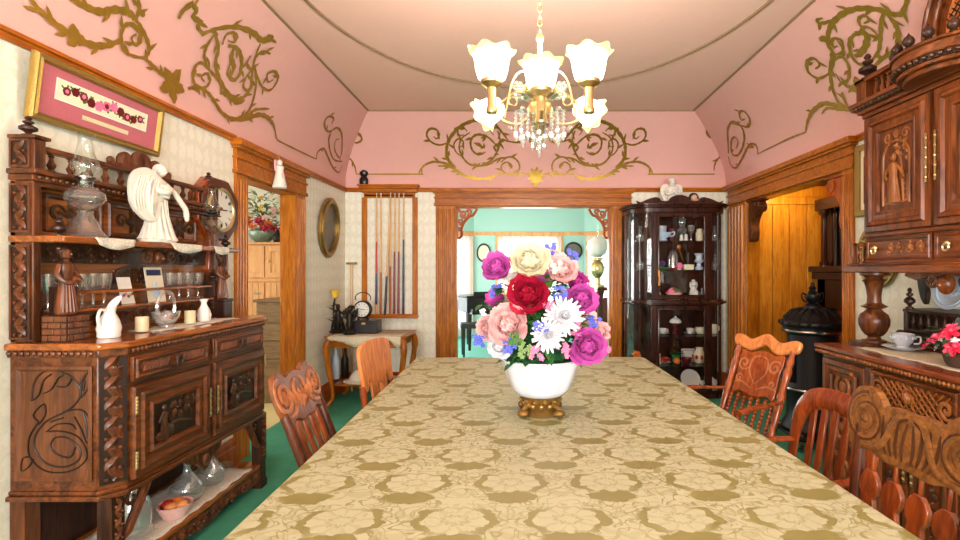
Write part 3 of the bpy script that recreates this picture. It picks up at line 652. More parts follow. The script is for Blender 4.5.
for x0,x1,kx in((-.72,-.25,-.3),(-.235,.165,-.2),(.18,.57,.22)):
    d=MB().frame(x0,1.31,x1,1.68,.06,-.02,0).bb(x0+.05,-.008,1.35,x1-.05,0,1.64).out('door','oak_pale',t,bev=.003)
    MB().sph((kx if x0>-.3 else x1-.03,-.035,1.5),.014).out('knob','brass',d)
for x0,x1 in((-.72,-.25),(-.235,.165),(.18,.57)):
    mm=MB(); nb=6
    for k in range(nb):
        a=x0+(x1-x0)*k/nb; mm.bb(a+.002,-.016,.12,a+(x1-x0)/nb-.002,0,1.25)
    d=mm.out('door','oak_pale',t,bev=.002); MB().bb(x1-.12,-.03,1.12,x1-.04,-.016,1.135).out('handle','nickel',d)
t=thing('plank_chest','grey brown plank chest standing before the pale oak cupboard','chest',(-2.44,5.25,0))
MB().bb(-.33,0,.0,.2,.45,1.06).out('body','oak_grey',t,bev=.005); MB().bb(-.36,-.02,1.06,.205,.47,1.09).out('top','oak_grey',t,bev=.006)
for k in range(5): MB().bb(-.31,-.012,.09+k*.19,.19,0,.27+k*.19).out('drawer','oak_grey',t,bev=.004)
# flower urn in the pantry
def blossom(mb,c,r,n=6,up=(0,-1,.4),open_=.8,seed=0,layers=2):
    rr=random.Random(seed); U=Vector(up).normalized(); A=U.orthogonal().normalized(); B=U.cross(A); c=Vector(c)
    for L in range(layers):
        rr_=r*(1-.32*L); k=n
        for i in range(k):
            a=2*PI*(i+.5*L)/k+rr.uniform(-.15,.15); D=A*cos(a)+B*sin(a); S=U.cross(D); w=rr_*2.4/k*1.5
            lift=.15+.35*L; ps=[]
            for j,(q,ww) in enumerate(((.05,.25),(.4,.9),(.75,1),(1,.55))):
                hh=U*(rr_*(lift*q*1.1-.25*q*q*open_)); p=c+D*(rr_*q)+hh
                e_=U*(rr_*.14*ww); ps.append((p-S*(w*ww*.5)+e_,p-e_*.4,p+S*(w*ww*.5)+e_))
            vs=[x for row in ps for x in row]
            mb.add(vs,[(3*j+k2,3*j+k2+1,3*j+k2+4,3*j+k2+3) for j in range(3) for k2 in range(2)])
def leafblade(mb,p,d,L,W,curl=.3,up=(0,0,1)):
    p=Vector(p); d=Vector(d).normalized(); s_=d.cross(Vector(up)); s_=s_.normalized() if s_.length>1e-3 else d.orthogonal().normalized(); n=s_.cross(d); vs=[]
    for i in range(6):
        t=i/5; w=W*sin(PI*min(1,t*.93+.07))**.8*.5 if i<5 else 0; q=p+d*(L*t)-Vector((0,0,1))*(curl*L*t*t)
        vs+=[q-s_*w+n*w*.35,q,q+s_*w+n*w*.35]
    mb.add(vs,[(3*i+k,3*i+k+1,3*i+k+4,3*i+k+3) for i in range(5) for k in range(2)])
t=thing('flower_urn','big flower arrangement in a silvery green urn on the pale oak cupboard','flower arrangement',(-3.12,6.05,1.725))
MB().lathe([(.07,0),(.08,.015),(.12,.05),(.15,.1),(.15,.14),(.12,.165),(.135,.18),(.12,.178),(.1,.15),(0,.14)],n=24).out('urn','silver_green',t)
mb=MB(); rr=random.Random(5)
for k in range(300):
    a=rr.uniform(0,2*PI); el=rr.uniform(.1,1.5); r=rr.uniform(.15,.5); c=Vector((cos(a)*cos(el)*r,sin(a)*cos(el)*r*.55-.02,.17+sin(el)*r*.95))
    leafblade(mb,c,(cos(a),sin(a)*.6-.4,rr.uniform(-.2,1)),rr.uniform(.06,.14),rr.uniform(.02,.04))
mb.out('foliage','leaf_pale',t,fix=False)
for nm,mt,cnt,sz,lo,hi in(('yellow_blossom','yellow',12,.03,.25,.62),('cream_blossom','ivory_petal',10,.028,.25,.65),('red_rose','crimson',7,.055,.12,.3),('orange_rose','orange',7,.055,.12,.3),('pink_blossom','blush',7,.045,.2,.45)):
    for k in range(cnt):
        x=rr.uniform(-.32,.32); z=rr.uniform(lo,hi); y=-.2+abs(x)*.2+rr.uniform(-.05,.05)
        mb=MB(); blossom(mb,(x,y,z),sz,6,(x,-1,.5),seed=k,layers=3); mb.out(nm,mt,t,fix=False)
t=thing('rooster_figurine','orange and white rooster figurine on the cupboard beside the urn','figurine',(-2.66,5.93,1.725),.3)
MB().lathe([(.06,0),(.065,.01),(.05,.03),(.075,.07),(.085,.11),(.06,.16),(.035,.2),(.038,.235),(.02,.26),(0,.265)],n=14,sy=.8).out('body','tan',t)
MB().prism([(-.02,.255),(-.03,.28),(-.01,.275),(0,.295),(.015,.275),(.03,.285),(.03,.255)],-.006,.006).out('comb','red',t)
MB().prism(cr([(.06,.1),(.12,.14),(.13,.2),(.1,.22),(.07,.18),(.05,.15)],4),-.02,.02).out('tail','orange',t)
t=thing('dark_jar','small dark jar between the urn and the rooster figurine','jar',(-2.9,5.98,1.725)); MB().lathe([(.035,0),(.05,.03),(.05,.08),(.03,.12),(.035,.14),(0,.14)],n=16).out('body','bronze',t)
MB().sph((0,0,.15),.018).out('lid','bronze',t)
# ================================================================== panelled alcove beyond the right doorway
struct(MB().bb(XR+T_,3.2,-.1,3.5,5.7,0).out('floor_alcove','carpet_green',smooth=False))
m=MB(); 
for k in range(4):
    a=2.59+k*.19; m.bb(a+.004,5.5,.12,a+.186,5.56,2.12)
m.bb(2.59,5.485,2.12,3.5,5.56,2.22).bb(2.59,5.47,2.2,3.5,5.56,2.32).bb(2.59,5.56,0,3.5,5.62,2.5).bb(2.59,5.48,0,3.5,5.56,.16)
struct(m.out('wall_alcove_back','oak_gold',bev=.004))
struct(MB().bb(3.36,3.2,0,3.5,5.56,2.5).out('wall_alcove_right','oak_red',smooth=False))
struct(MB().bb(XR+T_,3.1,0,3.5,3.2,2.5).out('wall_alcove_front','oak_red',smooth=False))
struct(MB().bb(XR+T_,3.2,2.34,3.36,5.56,2.5).out('ceiling_alcove','oak_y',smooth=False))
t=thing('overmantel','dark mirrored mantel with columns and a shelf inside the panelled alcove','mantel',(3.355,5.0,0),-PI/2)
MB().bb(-.44,-.12,0,-.3,0,1.3).bb(.3,-.12,0,.44,0,1.3).bb(-.44,-.12,1.0,.44,0,1.3).out('surround','mahogany',t,bev=.006)
MB().bb(-.48,-.2,1.38,.48,0,1.44).bb(-.46,-.17,1.30,.46,0,1.38).out('shelf','mahogany',t,bev=.006)
MB().bb(-.3,-.012,1.44,.3,0,2.05).out('mirror','mirror',t,smooth=False)
for a in(-.37,.37):
    mm=MB(); mm.lathe([(.045,0),(.045,.04),(.03,.06),(.026,.5),(.03,.54),(.045,.56),(.045,.6)],(a,-.09,1.44),14); mm.out('column','mahogany_lit',t)
MB().bb(-.46,-.14,2.04,.46,0,2.16).bb(-.44,-.03,1.44,-.3,0,2.05).bb(.3,-.03,1.44,.44,0,2.05).out('cornice','mahogany',t,bev=.006)
def corbel(label,y,rz,mt):
    t=thing('scroll_corbel',label,'corbel',(XR+.06,y,1.70),rz,'scroll corbels of the alcove opening')
    out=cr([(0,0),(.06,.02),(.08,.1),(.07,.18),(.11,.26),(.19,.33),(.22,.38),(.2,.42),(0,.42)],5)
    MB().prism(out,-.045,.045).out('bracket',mt,t,bev=.006)
    MB().tube([(.17,-.055,.36),(.17,.055,.36)],.05,14).tube([(.17,-.058,.36),(.17,.058,.36)],.02,10).out('volute',mt,t)
    MB().bb(0,-.06,.42,.24,.06,.443).out('cap',mt,t,bev=.003)
    return t
corbel('dark carved scroll corbel under the alcove header beside the china cabinet',RD[1]-.019,-PI/2,'walnut')
corbel('lighter carved scroll corbel under the alcove header beside the hutch',RD[0]+.019,PI/2,'oak_red')
# ================================================================== left carved sideboard
W=1.24
SB=thing('carved_sideboard','tall dark carved sideboard with gallery top on the wall left of the table','sideboard',(XL+.004,2.03,0),PI/2)
pl=[(0,-.004),(W,-.004),(W,-.36),(W-.075,-.425),(.075,-.425),(0,-.36)]
def grow(p,d,back=0):
    return [(x+(-d if x<W/2 else d) if (x<.01 or x>W-.01 or True) else x, y if y>-.05 else y-d) for x,y in p]
body=MB().prism(pl,.50,1.06,'xy').out('body','walnut_x',SB,bev=.004)
MB().prism(grow(pl,.028),1.075,1.104,'xy').out('worktop','walnut_top',SB,bev=.008)
MB().prism(grow(pl,.014),1.045,1.076,'xy').out('cornice','walnut_x',SB,bev=.004)
m=MB()   # gadrooned edge
for k in range(46): m.sph((.075+(W-.15)*(k+.5)/46,-.441,1.062),(.011,.008,.012),6,5)
m.out('gadroon_band','carved',SB); m=MB()
for k in range(14): m.sph((-.016,-.36+.355*(k+.5)/14,1.062),(.008,.011,.012),6,5)
m.out('gadroon_band','carved',SB)
MB().prism(grow(pl,.02),.465,.485,'xy').prism(grow(pl,.008),.485,.502,'xy').out('base_molding','walnut_x',SB,bev=.004)
# end panel with incised flower scroll
m=MB().m(0); i0=len(m.v)
E=MB().molding(-.345,.545,-.03,1.01,[(0,-.008),(.012,-.012),(.022,-.002),(.03,-.002)]).add([(-.32,-.001,.57),(-.05,-.001,.57),(-.05,-.001,.985),(-.32,-.001,.985)],[(0,1,2,3)])
E.xf(Matrix.Rotation(PI/2,4,'Z')@Matrix.Diagonal((1,1,1,1))); E.v=[(v[0]*1-.0, v[1], v[2]) for v in E.v]
# after +90 rotation: x' = -y , y' = x ; the panel must face -x: mirror x
E.v=[(-v[0],v[1],v[2]) for v in E.v]; E.out('end_panel','walnut_panel',SB)
m=MB()
def inc(pts,r=.0042):
    m.tube([(-.002,-(a/2.35-8.7)/246,1.4+(270-(310+b/2.35))/246) for a,b in cr(pts,6)],r,6,True,False,.8)
inc([(178,322),(165,345),(135,338),(120,320),(130,300),(160,300),(188,325),(185,352),(150,368),(108,358),(84,328),(84,295),(105,265),(130,250),(165,232),(188,205),(186,178),(162,152),(126,140),(96,150),(80,175),(75,212)])
inc([(92,262),(70,300),(72,345),(110,378),(165,378),(200,355),(205,330),(185,298),(150,285),(110,285)])
inc([(190,200),(194,165),(215,142),(213,175),(192,205)]); inc([(200,165),(196,190)]); inc([(92,262),(80,245),(104,220),(108,245),(92,268)]); inc([(72,345),(55,348),(52,376),(68,368),(80,350)])
inc([(150,238),(192,234),(214,260),(216,292),(206,312),(192,280),(176,250)]); inc([(196,240),(204,270),(206,300)]); inc([(75,212),(92,200),(104,165),(122,150)]); inc([(104,195),(122,185),(138,160),(150,152)]); inc([(135,180),(158,178),(170,160)]); inc([(110,285),(135,268),(168,268),(180,280)]); inc([(120,262),(150,252)])
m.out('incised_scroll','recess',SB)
# canted carved pilasters
def pilaster(xa,ya,xb,yb_,z0,z1,seed):
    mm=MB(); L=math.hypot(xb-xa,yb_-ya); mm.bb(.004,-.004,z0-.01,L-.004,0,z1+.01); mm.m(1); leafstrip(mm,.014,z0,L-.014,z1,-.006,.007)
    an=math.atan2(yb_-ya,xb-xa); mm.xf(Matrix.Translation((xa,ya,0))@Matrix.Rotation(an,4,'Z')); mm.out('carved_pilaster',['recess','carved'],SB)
pilaster(0,-.362,.075,-.427,.53,1.03,1); pilaster(W-.075,-.427,W,-.362,.53,1.03,2)
def ringpull(par,x,y,z,r=.02,mt='walnut_dark'):
    mm=MB().sph((x,y-.008,z+.008),(.016,.014,.016),10,6); mm.tube([(x+r*cos(a),y-.018,z-.008+r*sin(a)) for a in [2*PI*k/16 for k in range(16)]],.0045,6,closed=True); return mm.out('ring_pull',mt,par)
def hinge(par,x,y,z,h=.11):
    mm=MB().bb(x-.006,y-.004,z-h/2,x+.006,y,z+h/2)
    for k in range(5): mm.sph((x,y-.004,z-h/2+h*(k+.5)/5),(.0075,.004,.009),8,5)
    return mm.out('brass_plate','brass',par)
y0=-.425
for i,(x0,x1) in enumerate(((.085,.60),(.64,1.155))):
    d=MB().bb(x0,y0-.016,.925,x1,y0,1.032).molding(x0+.012,.935,x1-.012,1.022,[(0,y0-.017),(.006,y0-.026),(.014,y0-.024),(.02,y0-.012),(.03,y0-.012)]).out('drawer','walnut_x',SB,bev=.003)
    mm=MB(); mm.bb(x0+.03,y0-.019,.955,x1-.03,y0-.014,1.002)
    for s in range(26):
        a=x0+.06+(x1-x0-.12)*s/25
        if abs(a-(x0+x1)/2)<.04: continue
        mm.tube([(a-.008,y0-.021,.962),(a+.008,y0-.021,.995)],.0055,5)
    for c in(x0+.045,x1-.045,(x0+x1)/2-.035,(x0+x1)/2+.035): relief(mm,spiral(c,.979,.018,0,1.3,.1),.005,y0-.02)
    mm.out('carved_frieze','carved',d); ringpull(d,(x0+x1)/2,y0-.02,.978)
def figure_relief(mm,x,z,h,y):
    mm.sph((x,y-.004,z+h*.9),(h*.07,.01,h*.09),8,6); mm.tube([(x,y,z),(x,y-.004,z+h*.3),(x,y-.006,z+h*.55),(x,y-.006,z+h*.72),(x,y-.004,z+h*.8)],[h*.17,h*.14,h*.1,h*.13,h*.05],8,True,False,.5,up=(0,1,0))
    mm.tube([(x-h*.1,y-.006,z+h*.72),(x-h*.2,y-.006,z+h*.55),(x-h*.1,y-.01,z+h*.45)],h*.035,6); mm.tube([(x+h*.1,y-.006,z+h*.72),(x+h*.22,y-.006,z+h*.6),(x+h*.28,y-.008,z+h*.45)],h*.035,6)
for i,(x0,x1) in enumerate(((.085,.60),(.64,1.155))):
    z0,z1=.512,.905
    d=MB().bb(x0,y0-.012,z0,x1,y0,z1).molding(x0,z0,x1,z1,[(0,y0-.012),(.004,y0-.024),(.03,y0-.026),(.038,y0-.036),(.05,y0-.034),(.06,y0-.022),(.085,y0-.022),(.09,y0-.034),(.102,y0-.03),(.108,y0-.008),(.112,y0-.008)]).out('door','walnut_x',SB)
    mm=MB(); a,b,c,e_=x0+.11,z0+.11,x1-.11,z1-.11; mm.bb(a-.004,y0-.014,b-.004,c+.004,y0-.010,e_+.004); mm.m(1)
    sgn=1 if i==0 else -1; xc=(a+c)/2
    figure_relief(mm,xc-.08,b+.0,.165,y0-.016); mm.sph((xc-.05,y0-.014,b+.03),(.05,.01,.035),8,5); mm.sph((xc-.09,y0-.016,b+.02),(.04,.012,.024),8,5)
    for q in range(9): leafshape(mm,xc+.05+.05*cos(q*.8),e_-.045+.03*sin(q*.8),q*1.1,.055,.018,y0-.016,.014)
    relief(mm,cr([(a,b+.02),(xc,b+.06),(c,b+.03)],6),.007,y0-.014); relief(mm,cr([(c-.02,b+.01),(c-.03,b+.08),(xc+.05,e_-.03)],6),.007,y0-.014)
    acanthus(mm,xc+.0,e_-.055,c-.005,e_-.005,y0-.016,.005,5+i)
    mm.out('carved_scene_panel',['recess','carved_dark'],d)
    for z in(z0+.08,z1-.08): hinge(d,(x0+.004 if i==0 else x1-.004),y0-.026,z,.075)
    hinge(d,(x1-.012 if i==0 else x0+.012),y0-.03,(z0+z1)/2,.15)
# lower stage: legs, brackets, shelf, apron
for k,(x,y) in enumerate(((.035,-.385),(W-.035,-.385),(.035,-.03),(W-.035,-.03))):
    mm=MB().bb(x-.033,y-.033,.17,x+.033,y+.028,.47).bb(x-.036,y-.036,.0,x+.036,y+.028,.05).bb(x-.03,y-.03,.05,x+.03,y+.028,.17)
    if y<-.1:
        n0=len(mm.v); mm.m(1); leafstrip(mm,x-.024,.2,x+.024,.45,y-.034,.006)
    mm.out('leg',['walnut_dark','carved'] if y<-.1 else ['walnut'],SB)
MB().bb(.01,-.41,.125,W-.01,-.005,.155).out('lower_shelf','walnut_top',SB,bev=.006)
m=MB(); m.prism(cr([(.06,.125),(.06,.06),(.2,.05),(.4,.075),(W/2,.04),(W-.4,.075),(W-.2,.05),(W-.06,.06),(W-.06,.125)],5),-.412,-.385)
acanthus(m,.1,.06,W-.1,.12,-.413,.006,3); m.out('shelf_apron','carved',SB)
MB().bb(.02,-.03,.155,W-.02,-.008,.47).out('back_board','walnut_dark',SB,bev=.003)
for s,x in((1,.07),(-1,W-.07)):
    mm=MB()
    mm.tube([(x,-.405,.27),(x+s*.03,-.405,.29),(x+s*.075,-.405,.36),(x+s*.13,-.405,.44),(x+s*.15,-.405,.465)],[.012,.018,.02,.02,.016],8)
    relief(mm,spiral(x+s*.055,.42,.045,0,1.3),.01,-.405); mm.out('curved_bracket','carved',SB)
m=MB(); m.prism(cr([(W/2-.15,.468),(W/2-.13,.42),(W/2-.06,.39),(W/2,.34),(W/2+.06,.39),(W/2+.13,.42),(W/2+.15,.468)],5),-.41,-.39)
relief(m,spiral(W/2-.055,.425,.035,PI,1.4),.008,-.412); relief(m,spiral(W/2+.055,.425,.035,0,-1.4),.008,-.412); m.sph((W/2,-.41,.40),(.026,.02,.034),8,6); m.out('carved_pendant','carved',SB)
# upper stage
MB().bb(0,-.03,1.104,W,-.006,1.79).out('back_panel','honey_panel',SB,bev=.003)
RE=Matrix.Rotation(-PI/2,4,'Z')
def end_inlay(par,x,segs,sg):
    mm=MB()
    for z0,z1 in segs:
        mm.m(0).bb(.012,-.003,z0-.006,.088,0,z1+.006); mm.m(1); leafstrip(mm,.022,z0,.078,z1,-.005,.007); mm.frame(.008,z0-.012,.092,z1+.012,.008,-.008,.001)
    M=Matrix.Translation((x,0,0))@(RE if sg<0 else Matrix.Scale(-1,4,(1,0,0))@RE); mm.xf(M); mm.out('carved_inlay',['recess','carved'],par)
for x0,x1,sg in((0,.035,-1),(W-.035,W,1)):
    o=MB().bb(x0,-.10,1.104,x1,-.004,1.765).out('side_post','walnut',SB,bev=.004); end_inlay(o,x0 if sg<0 else x1,((1.13,1.49),(1.565,1.74)),sg)
# upper carved panels
m=MB()
for x0,x1 in((.11,.42),(.45,.79),(.82,1.13)): m.molding(x0,1.565,x1,1.735,[(0,-.031),(.006,-.042),(.018,-.04),(.024,-.031)])
m.out('panel_frame','walnut_x',SB)
for x in(.265,.62,.975):
    m=MB(); m.m(1)
    for q in range(6): leafshape(m,x,1.65,q*PI/3,.075,.02,-.034,.012)
    relief(m,spiral(x-.09,1.65,.04,0,1.3),.010,-.036); relief(m,spiral(x+.09,1.65,.04,PI,-1.3),.010,-.036)
    m.out('carved_rosette',['recess','carved_dark'],SB)
MB().bb(-.012,-.235,1.512,W+.012,-.006,1.54).out('display_shelf','walnut_top',SB,bev=.006)
m=MB().bb(.02,-.05,1.43,W-.02,-.03,1.51); 
for x0,x1 in((.1,.5),(.74,1.14)): acanthus(m,x0,1.435,x1,1.505,-.052,.006,int(x0*9))
m.out('carved_band','carved_dark',SB)
m=MB().sph((W/2,-.16,1.465),(.028,.026,.038),10,8).sph((W/2,-.186,1.46),(.008,.01,.01),6,5)
for s in(-1,1): relief(m,spiral(W/2+s*.085,1.475,.04,PI/2-s*PI/2,-s*1.4),.012,-.165); m.tube([(W/2+s*.13,-.17,1.505),(W/2+s*.17,-.17,1.50),(W/2+s*.2,-.17,1.508)],.01,6)
m.bb(W/2-.14,-.16,1.495,W/2+.14,-.05,1.512)
m.out('mask_bracket','walnut',SB)
# narrow shelves behind the worktop
for z,yy in((1.228,-.16),(1.30,-.145)):
    mm=MB()
    if z<1.25: mm.bb(.09,yy,z-.012,W-.09,-.03,z)
    else: mm.bb(.09,yy,z-.008,W-.09,yy+.018,z+.006)
    mm.out('narrow_shelf','walnut_top',SB,bev=.003)
m=MB(); acanthus(m,.12,1.12,W-.12,1.20,-.034,.007,12); m.out('carved_back_band','carved',SB)
m=MB().prism(cr([(.45,1.33),(.5,1.40),(.62,1.43),(.74,1.40),(.79,1.33)],5),-.036,-.03); acanthus(m,.46,1.33,.78,1.41,-.036,.007,4); m.out('carved_crest_panel','carved_dark',SB)
for x in(.1,W-.1):
    mm=MB().bb(x-.035,-.16,1.205,x+.035,-.10,1.33); finial(mm,x,-.13,1.33,.075,.026); mm.lathe([(0,0),(.012,.012),(.026,.03),(.018,.045),(.028,.06),(.028,.075)],(x,-.13,1.13),12); mm.out('shelf_end_post','walnut_dark',SB,bev=.003)
# carved figures on pedestals
def carved_woman(x,y,brick):
    mm=MB()
    if brick:
        mm.bb(x-.052,y-.052,1.104,x+.052,y+.052,1.212)
        p=mm.out('pedestal','walnut_dark',SB); q=MB()
        for r in range(4):
            z=1.107+r*.026
            for k in range(2):
                a=-.052+.052*k+(.0 if r%2 else -.0); of_=.0 if r%2 else .026
                for fx,fy in((0,-1),(0,1),(1,0),(-1,0)):
                    for c in((-.026,.026) if r%2 else (-.039,0,.039)):
                        w=.048 if r%2 else (.022 if abs(c)>.01 else .05)
                        if fy: q.box(x+c,y+fy*.053,z+.012,w,.008,.022)
                        else: q.box(x+fx*.053,y+c,z+.012,.008,w,.022)
                break
        q.out('carved_brickwork','walnut_panel',p,bev=.002)
    else:
        mm.bb(x-.045,y-.045,1.104,x+.045,y+.045,1.215).bb(x-.05,y-.05,1.2,x+.05,y+.05,1.217); mm.out('pedestal','walnut_dark',SB,bev=.004)
    b=MB(); z=1.214; H=.295
    b.lathe([(.036,0),(.040,.01),(.036,.06),(.03,.11),(.022,.15),(.025,.17),(.03,.19),(.026,.212),(.012,.222),(.010,.23),(.020,.238),(.022,.255),(.017,.272),(0,.278)],(x,y,z),18,1,.85,wave=.06,wn=7)
    b.tube(cr([(x-.03,y,z+.208),(x-.045,y-.005,z+.165),(x-.03,y-.03,z+.135),(x-.005,y-.036,z+.135)],5),[.010]*16,8); b.tube(cr([(x+.03,y,z+.208),(x+.045,y-.005,z+.165),(x+.03,y-.03,z+.145),(x+.0,y-.036,z+.15)],5),[.010]*16,8)
    for q in range(7): a=-2.6+q*.35; b.tube([(x+.024*cos(a),y+.02*sin(a),z+.14),(x+.038*cos(a),y+.034*sin(a),z+.01)],[.003,.006],6)
    b.sph((x,y-.022,z+.252),(.005,.006,.006),6,4); b.sph((x,y+.010,z+.266),(.023,.02,.018),8,6); b.sph((x-.022,y+.008,z+.275),(.012,.012,.01),6,5)
    b.out('carved_figure','carved',SB)
carved_woman(.075,-.165,True); carved_woman(W-.07,-.165,False)
for x in(.04,W-.03): mm=MB(); finial(mm,x,-.17,1.54,.09,.026); mm.out('finial','walnut_dark',SB)
# cornice and gallery
m=MB().bb(-.010,-.11,1.765,W+.010,-.004,1.79).bb(-.018,-.125,1.79,W+.018,-.004,1.812).bb(.001,-.098,1.745,W-.001,-.004,1.765)
m.out('upper_cornice','walnut_x',SB,bev=.005)
m=MB()
for k in range(40): m.sph((W*(k+.5)/40,-.113,1.779),(.011,.008,.010),6,5)
m.out('gadroon_band','carved',SB)
for x0,x1,sg in((0,.05,-1),(W-.05,W,1)):
    o=MB().bb(x0,-.105,1.812,x1,-.004,1.935).bb(x0-.012,-.117,1.935,x1+.012,-.004,1.95).out('gallery_post','walnut',SB,bev=.003); end_inlay(o,x0 if sg<0 else x1,((1.83,1.92),),sg)
    mm=MB(); finial(mm,(x0+x1)/2,-.055,1.95,.085,.03); mm.out('finial','walnut_dark',SB)
MB().bb(.05,-.09,1.895,W-.05,-.05,1.918).bb(.05,-.09,1.812,W-.05,-.05,1.82).out('gallery_rail','walnut_x',SB,bev=.004)
for k in range(12):
    x=.11+(W-.22)*k/11; mm=MB(); baluster(mm,x,-.07,1.818,1.897,.017,8); mm.out('baluster','walnut',SB)
m=MB()
m.lathe([(.062,-.014),(.066,0),(.05,.016),(.03,.012),(0,.022)],(0,0,0),20).xf(Matrix.Translation((W/2,-.07,1.965))@Matrix.Rotation(PI/2,4,'X'))
for s in(-1,1):
    n0=len(m.v); m.lathe([(.05,-.012),(.052,0),(.036,.014),(0,.01)],(0,0,0),18); m.xf(Matrix.Translation((W/2+s*.105,-.07,1.95))@Matrix.Rotation(PI/2,4,'X'),n0); m.bb(W/2+s*.14,-.082,1.918,W/2+s*.21,-.058,1.935)
    m.sph((W/2+s*.2,-.07,1.94),(.022,.015,.02),8,5)
m.bb(W/2-.14,-.085,1.915,W/2+.14,-.055,1.935); m.out('shell_crest','carved',SB)
# ------------------------------------------------------------------ things on the sideboard
def S2W(x,y,z): return (XL+.004-y,2.03+x,z)
def wavycloth(mb,x0,y0_,x1,y1_,z,droop=0,n=24,ed=.012):
    vs=[];ny=10
    for j in range(ny+1):
        for i in range(n+1):
            u=i/n; v=j/ny; x=x0+(x1-x0)*u; y=y0_+(y1_-y0_)*v
            if i in(0,n): x+=ed*sin(v*22)*.7
            if j in(0,ny): y+=ed*sin(u*50)*.7
            vs.append((x,y,z+.0015*sin(u*17+v*9)))
    N=n+1; mb.add(vs,[(j*N+i,j*N+i+1,(j+1)*N+i+1,(j+1)*N+i) for j in range(ny) for i in range(n)]); return mb
def solidify(o,t=.003): s=o.modifiers.new('thick','SOLIDIFY'); s.thickness=t; s.offset=1; return o
# oil lamps
def oil_lamp(label,loc,s,dark):
    t=thing('glass_oil_lamp',label,'lamp',loc,0,'glass oil lamps on the sideboard'); g='glass_old' if dark else 'glass_lamp'
    MB().lathe([(.075*s,0),(.078*s,.008*s),(.06*s,.03*s),(.04*s,.075*s),(.026*s,.1*s),(.03*s,.115*s),(.02*s,.12*s),(0,.12*s)],n=24).out('base',g,t)
    MB().lathe([(.02*s,.12*s),(.05*s,.135*s),(.073*s,.165*s),(.07*s,.19*s),(.045*s,.215*s),(.026*s,.222*s),(.026*s,.23*s)],n=24).out('font',g,t)
    b=MB().lathe([(.027*s,.228*s),(.03*s,.24*s),(.024*s,.25*s),(.036*s,.256*s),(.036*s,.262*s),(.02*s,.266*s),(.012*s,.28*s),(0,.28*s)],n=18)
    if dark: b.lathe([(.03*s,.236*s),(.062*s,.232*s),(.062*s,.237*s),(.03*s,.243*s)],n=20)
    b.tube([(.03*s,0,.244*s),(.06*s,0,.244*s)],.003,6); b.out('burner','bronze' if dark else 'nickel',t)
    MB().lathe([(.034*s,.258*s),(.034*s,.27*s),(.05*s,.295*s),(.05*s,.32*s),(.034*s,.355*s),(.026*s,.40*s),(.025*s,.43*s),(.036*s,.447*s),(.034*s,.447*s),(.022*s,.43*s),(.023*s,.40*s),(.031*s,.355*s),(.047*s,.32*s),(.047*s,.295*s),(.031*s,.27*s)],n=24).out('chimney','glass_clear',t); return t
oil_lamp('clear glass oil lamp with tall chimney on the near end of the display shelf',S2W(.16,-.172,1.541),1.02,False)
oil_lamp('smaller oil lamp with dark metal burner on the far end of the display shelf',S2W(1.06,-.172,1.541),.82,True)
def doily_drape(x0,x1,label,seed):
    m=MB(); vs=[]; n=14; ys=[-.10,-.17,-.2395,-.2435,-.2445]; zs_=[1.5425,1.5425,1.5430,1.528,1.51]
    for j,(yy,zz) in enumerate(zip(ys,zs_)):
        for i in range(n+1):
            u=i/n; k=max(0,j-2)/2; vs.append((x0+(x1-x0)*(.5+(u-.5)*(1-.15*k)),yy-.004*k*sin(u*12+seed),zz-(k*.018*sin(PI*u) if j>2 else 0)))
    N=n+1; m.add(vs,[(j*N+i,j*N+i+1,(j+1)*N+i+1,(j+1)*N+i) for j in range(4) for i in range(n)])
    for v in range(len(m.v)): m.v[v]=S2W(*m.v[v])
    o=solidify(m.out('lace_doily','lace',fix=False),.002); tag(o,label,'doily','doilies draped over the display shelf')
doily_drape(.13,.36,'cream lace doily draped over the shelf edge under the clear glass oil lamp',1)
doily_drape(.6,.86,'cream lace doily draped over the shelf edge under the white angel statue',2)
doily_drape(.97,1.13,'cream lace doily draped over the shelf edge under the smaller oil lamp',3)
# white angel
t=thing('angel_statue','white statue of a winged angel looking down, standing on the sideboard display shelf','statue',S2W(.61,-.165,1.5445),0)
b=MB(); b.lathe([(.105,0),(.106,.01),(.095,.03),(.07,.06),(.056,.12),(.052,.18),(.044,.23),(.05,.27),(.052,.30),(.042,.325),(.02,.34),(.017,.355)],(0,0,0),26,.62,1.0,wave=.10,wn=9)
b.sph((.016,.004,.378),(.026,.024,.03),12,9); b.sph((.040,.004,.372),(.007,.006,.006),6,4)
b.tube(cr([(.0,-.05,.315),(.04,-.06,.27),(.062,-.02,.26),(.05,.02,.28)],6),[.015]*19,8); b.tube(cr([(.0,.05,.315),(.035,.075,.27),(.05,.105,.225),(.055,.135,.19),(.05,.15,.15)],6),[.014]*25,8); b.sph((.05,.153,.142),(.012,.014,.018),8,6)
for k in range(15):
    a=k*.42; b.tube(cr([(.034*cos(a),.046*sin(a),.225),(.045*cos(a+.15),.058*sin(a+.15),.11),(.066*cos(a+.3),.10*sin(a+.3),.012)],4),[.005]*4+[.008]*4+[.012],6)
for k in range(8):
    a=-.9+k*.28; b.tube(cr([(.046*cos(a),.05*sin(a),.30),(.052*cos(a),.045*sin(a),.265),(.045*cos(a),.045*sin(a),.235)],4),.006,6)
b.out('body','bisque',t)
h=MB().sph((.004,.004,.386),(.032,.03,.030),12,8).sph((-.02,.004,.372),(.016,.018,.02),8,6)
for k in range(9): a=.5+k*.65; h.sph((.004+.026*cos(a),.004+.026*sin(a),.378+.008*sin(k*2)),(.012,.012,.012),7,5)
h.out('hair','bisque',t)
wg=cr([(0,.285),(.05,.345),(.12,.36),(.185,.32),(.205,.24),(.19,.16),(.14,.10),(.08,.075),(.035,.10),(.01,.19)],6,closed=True)
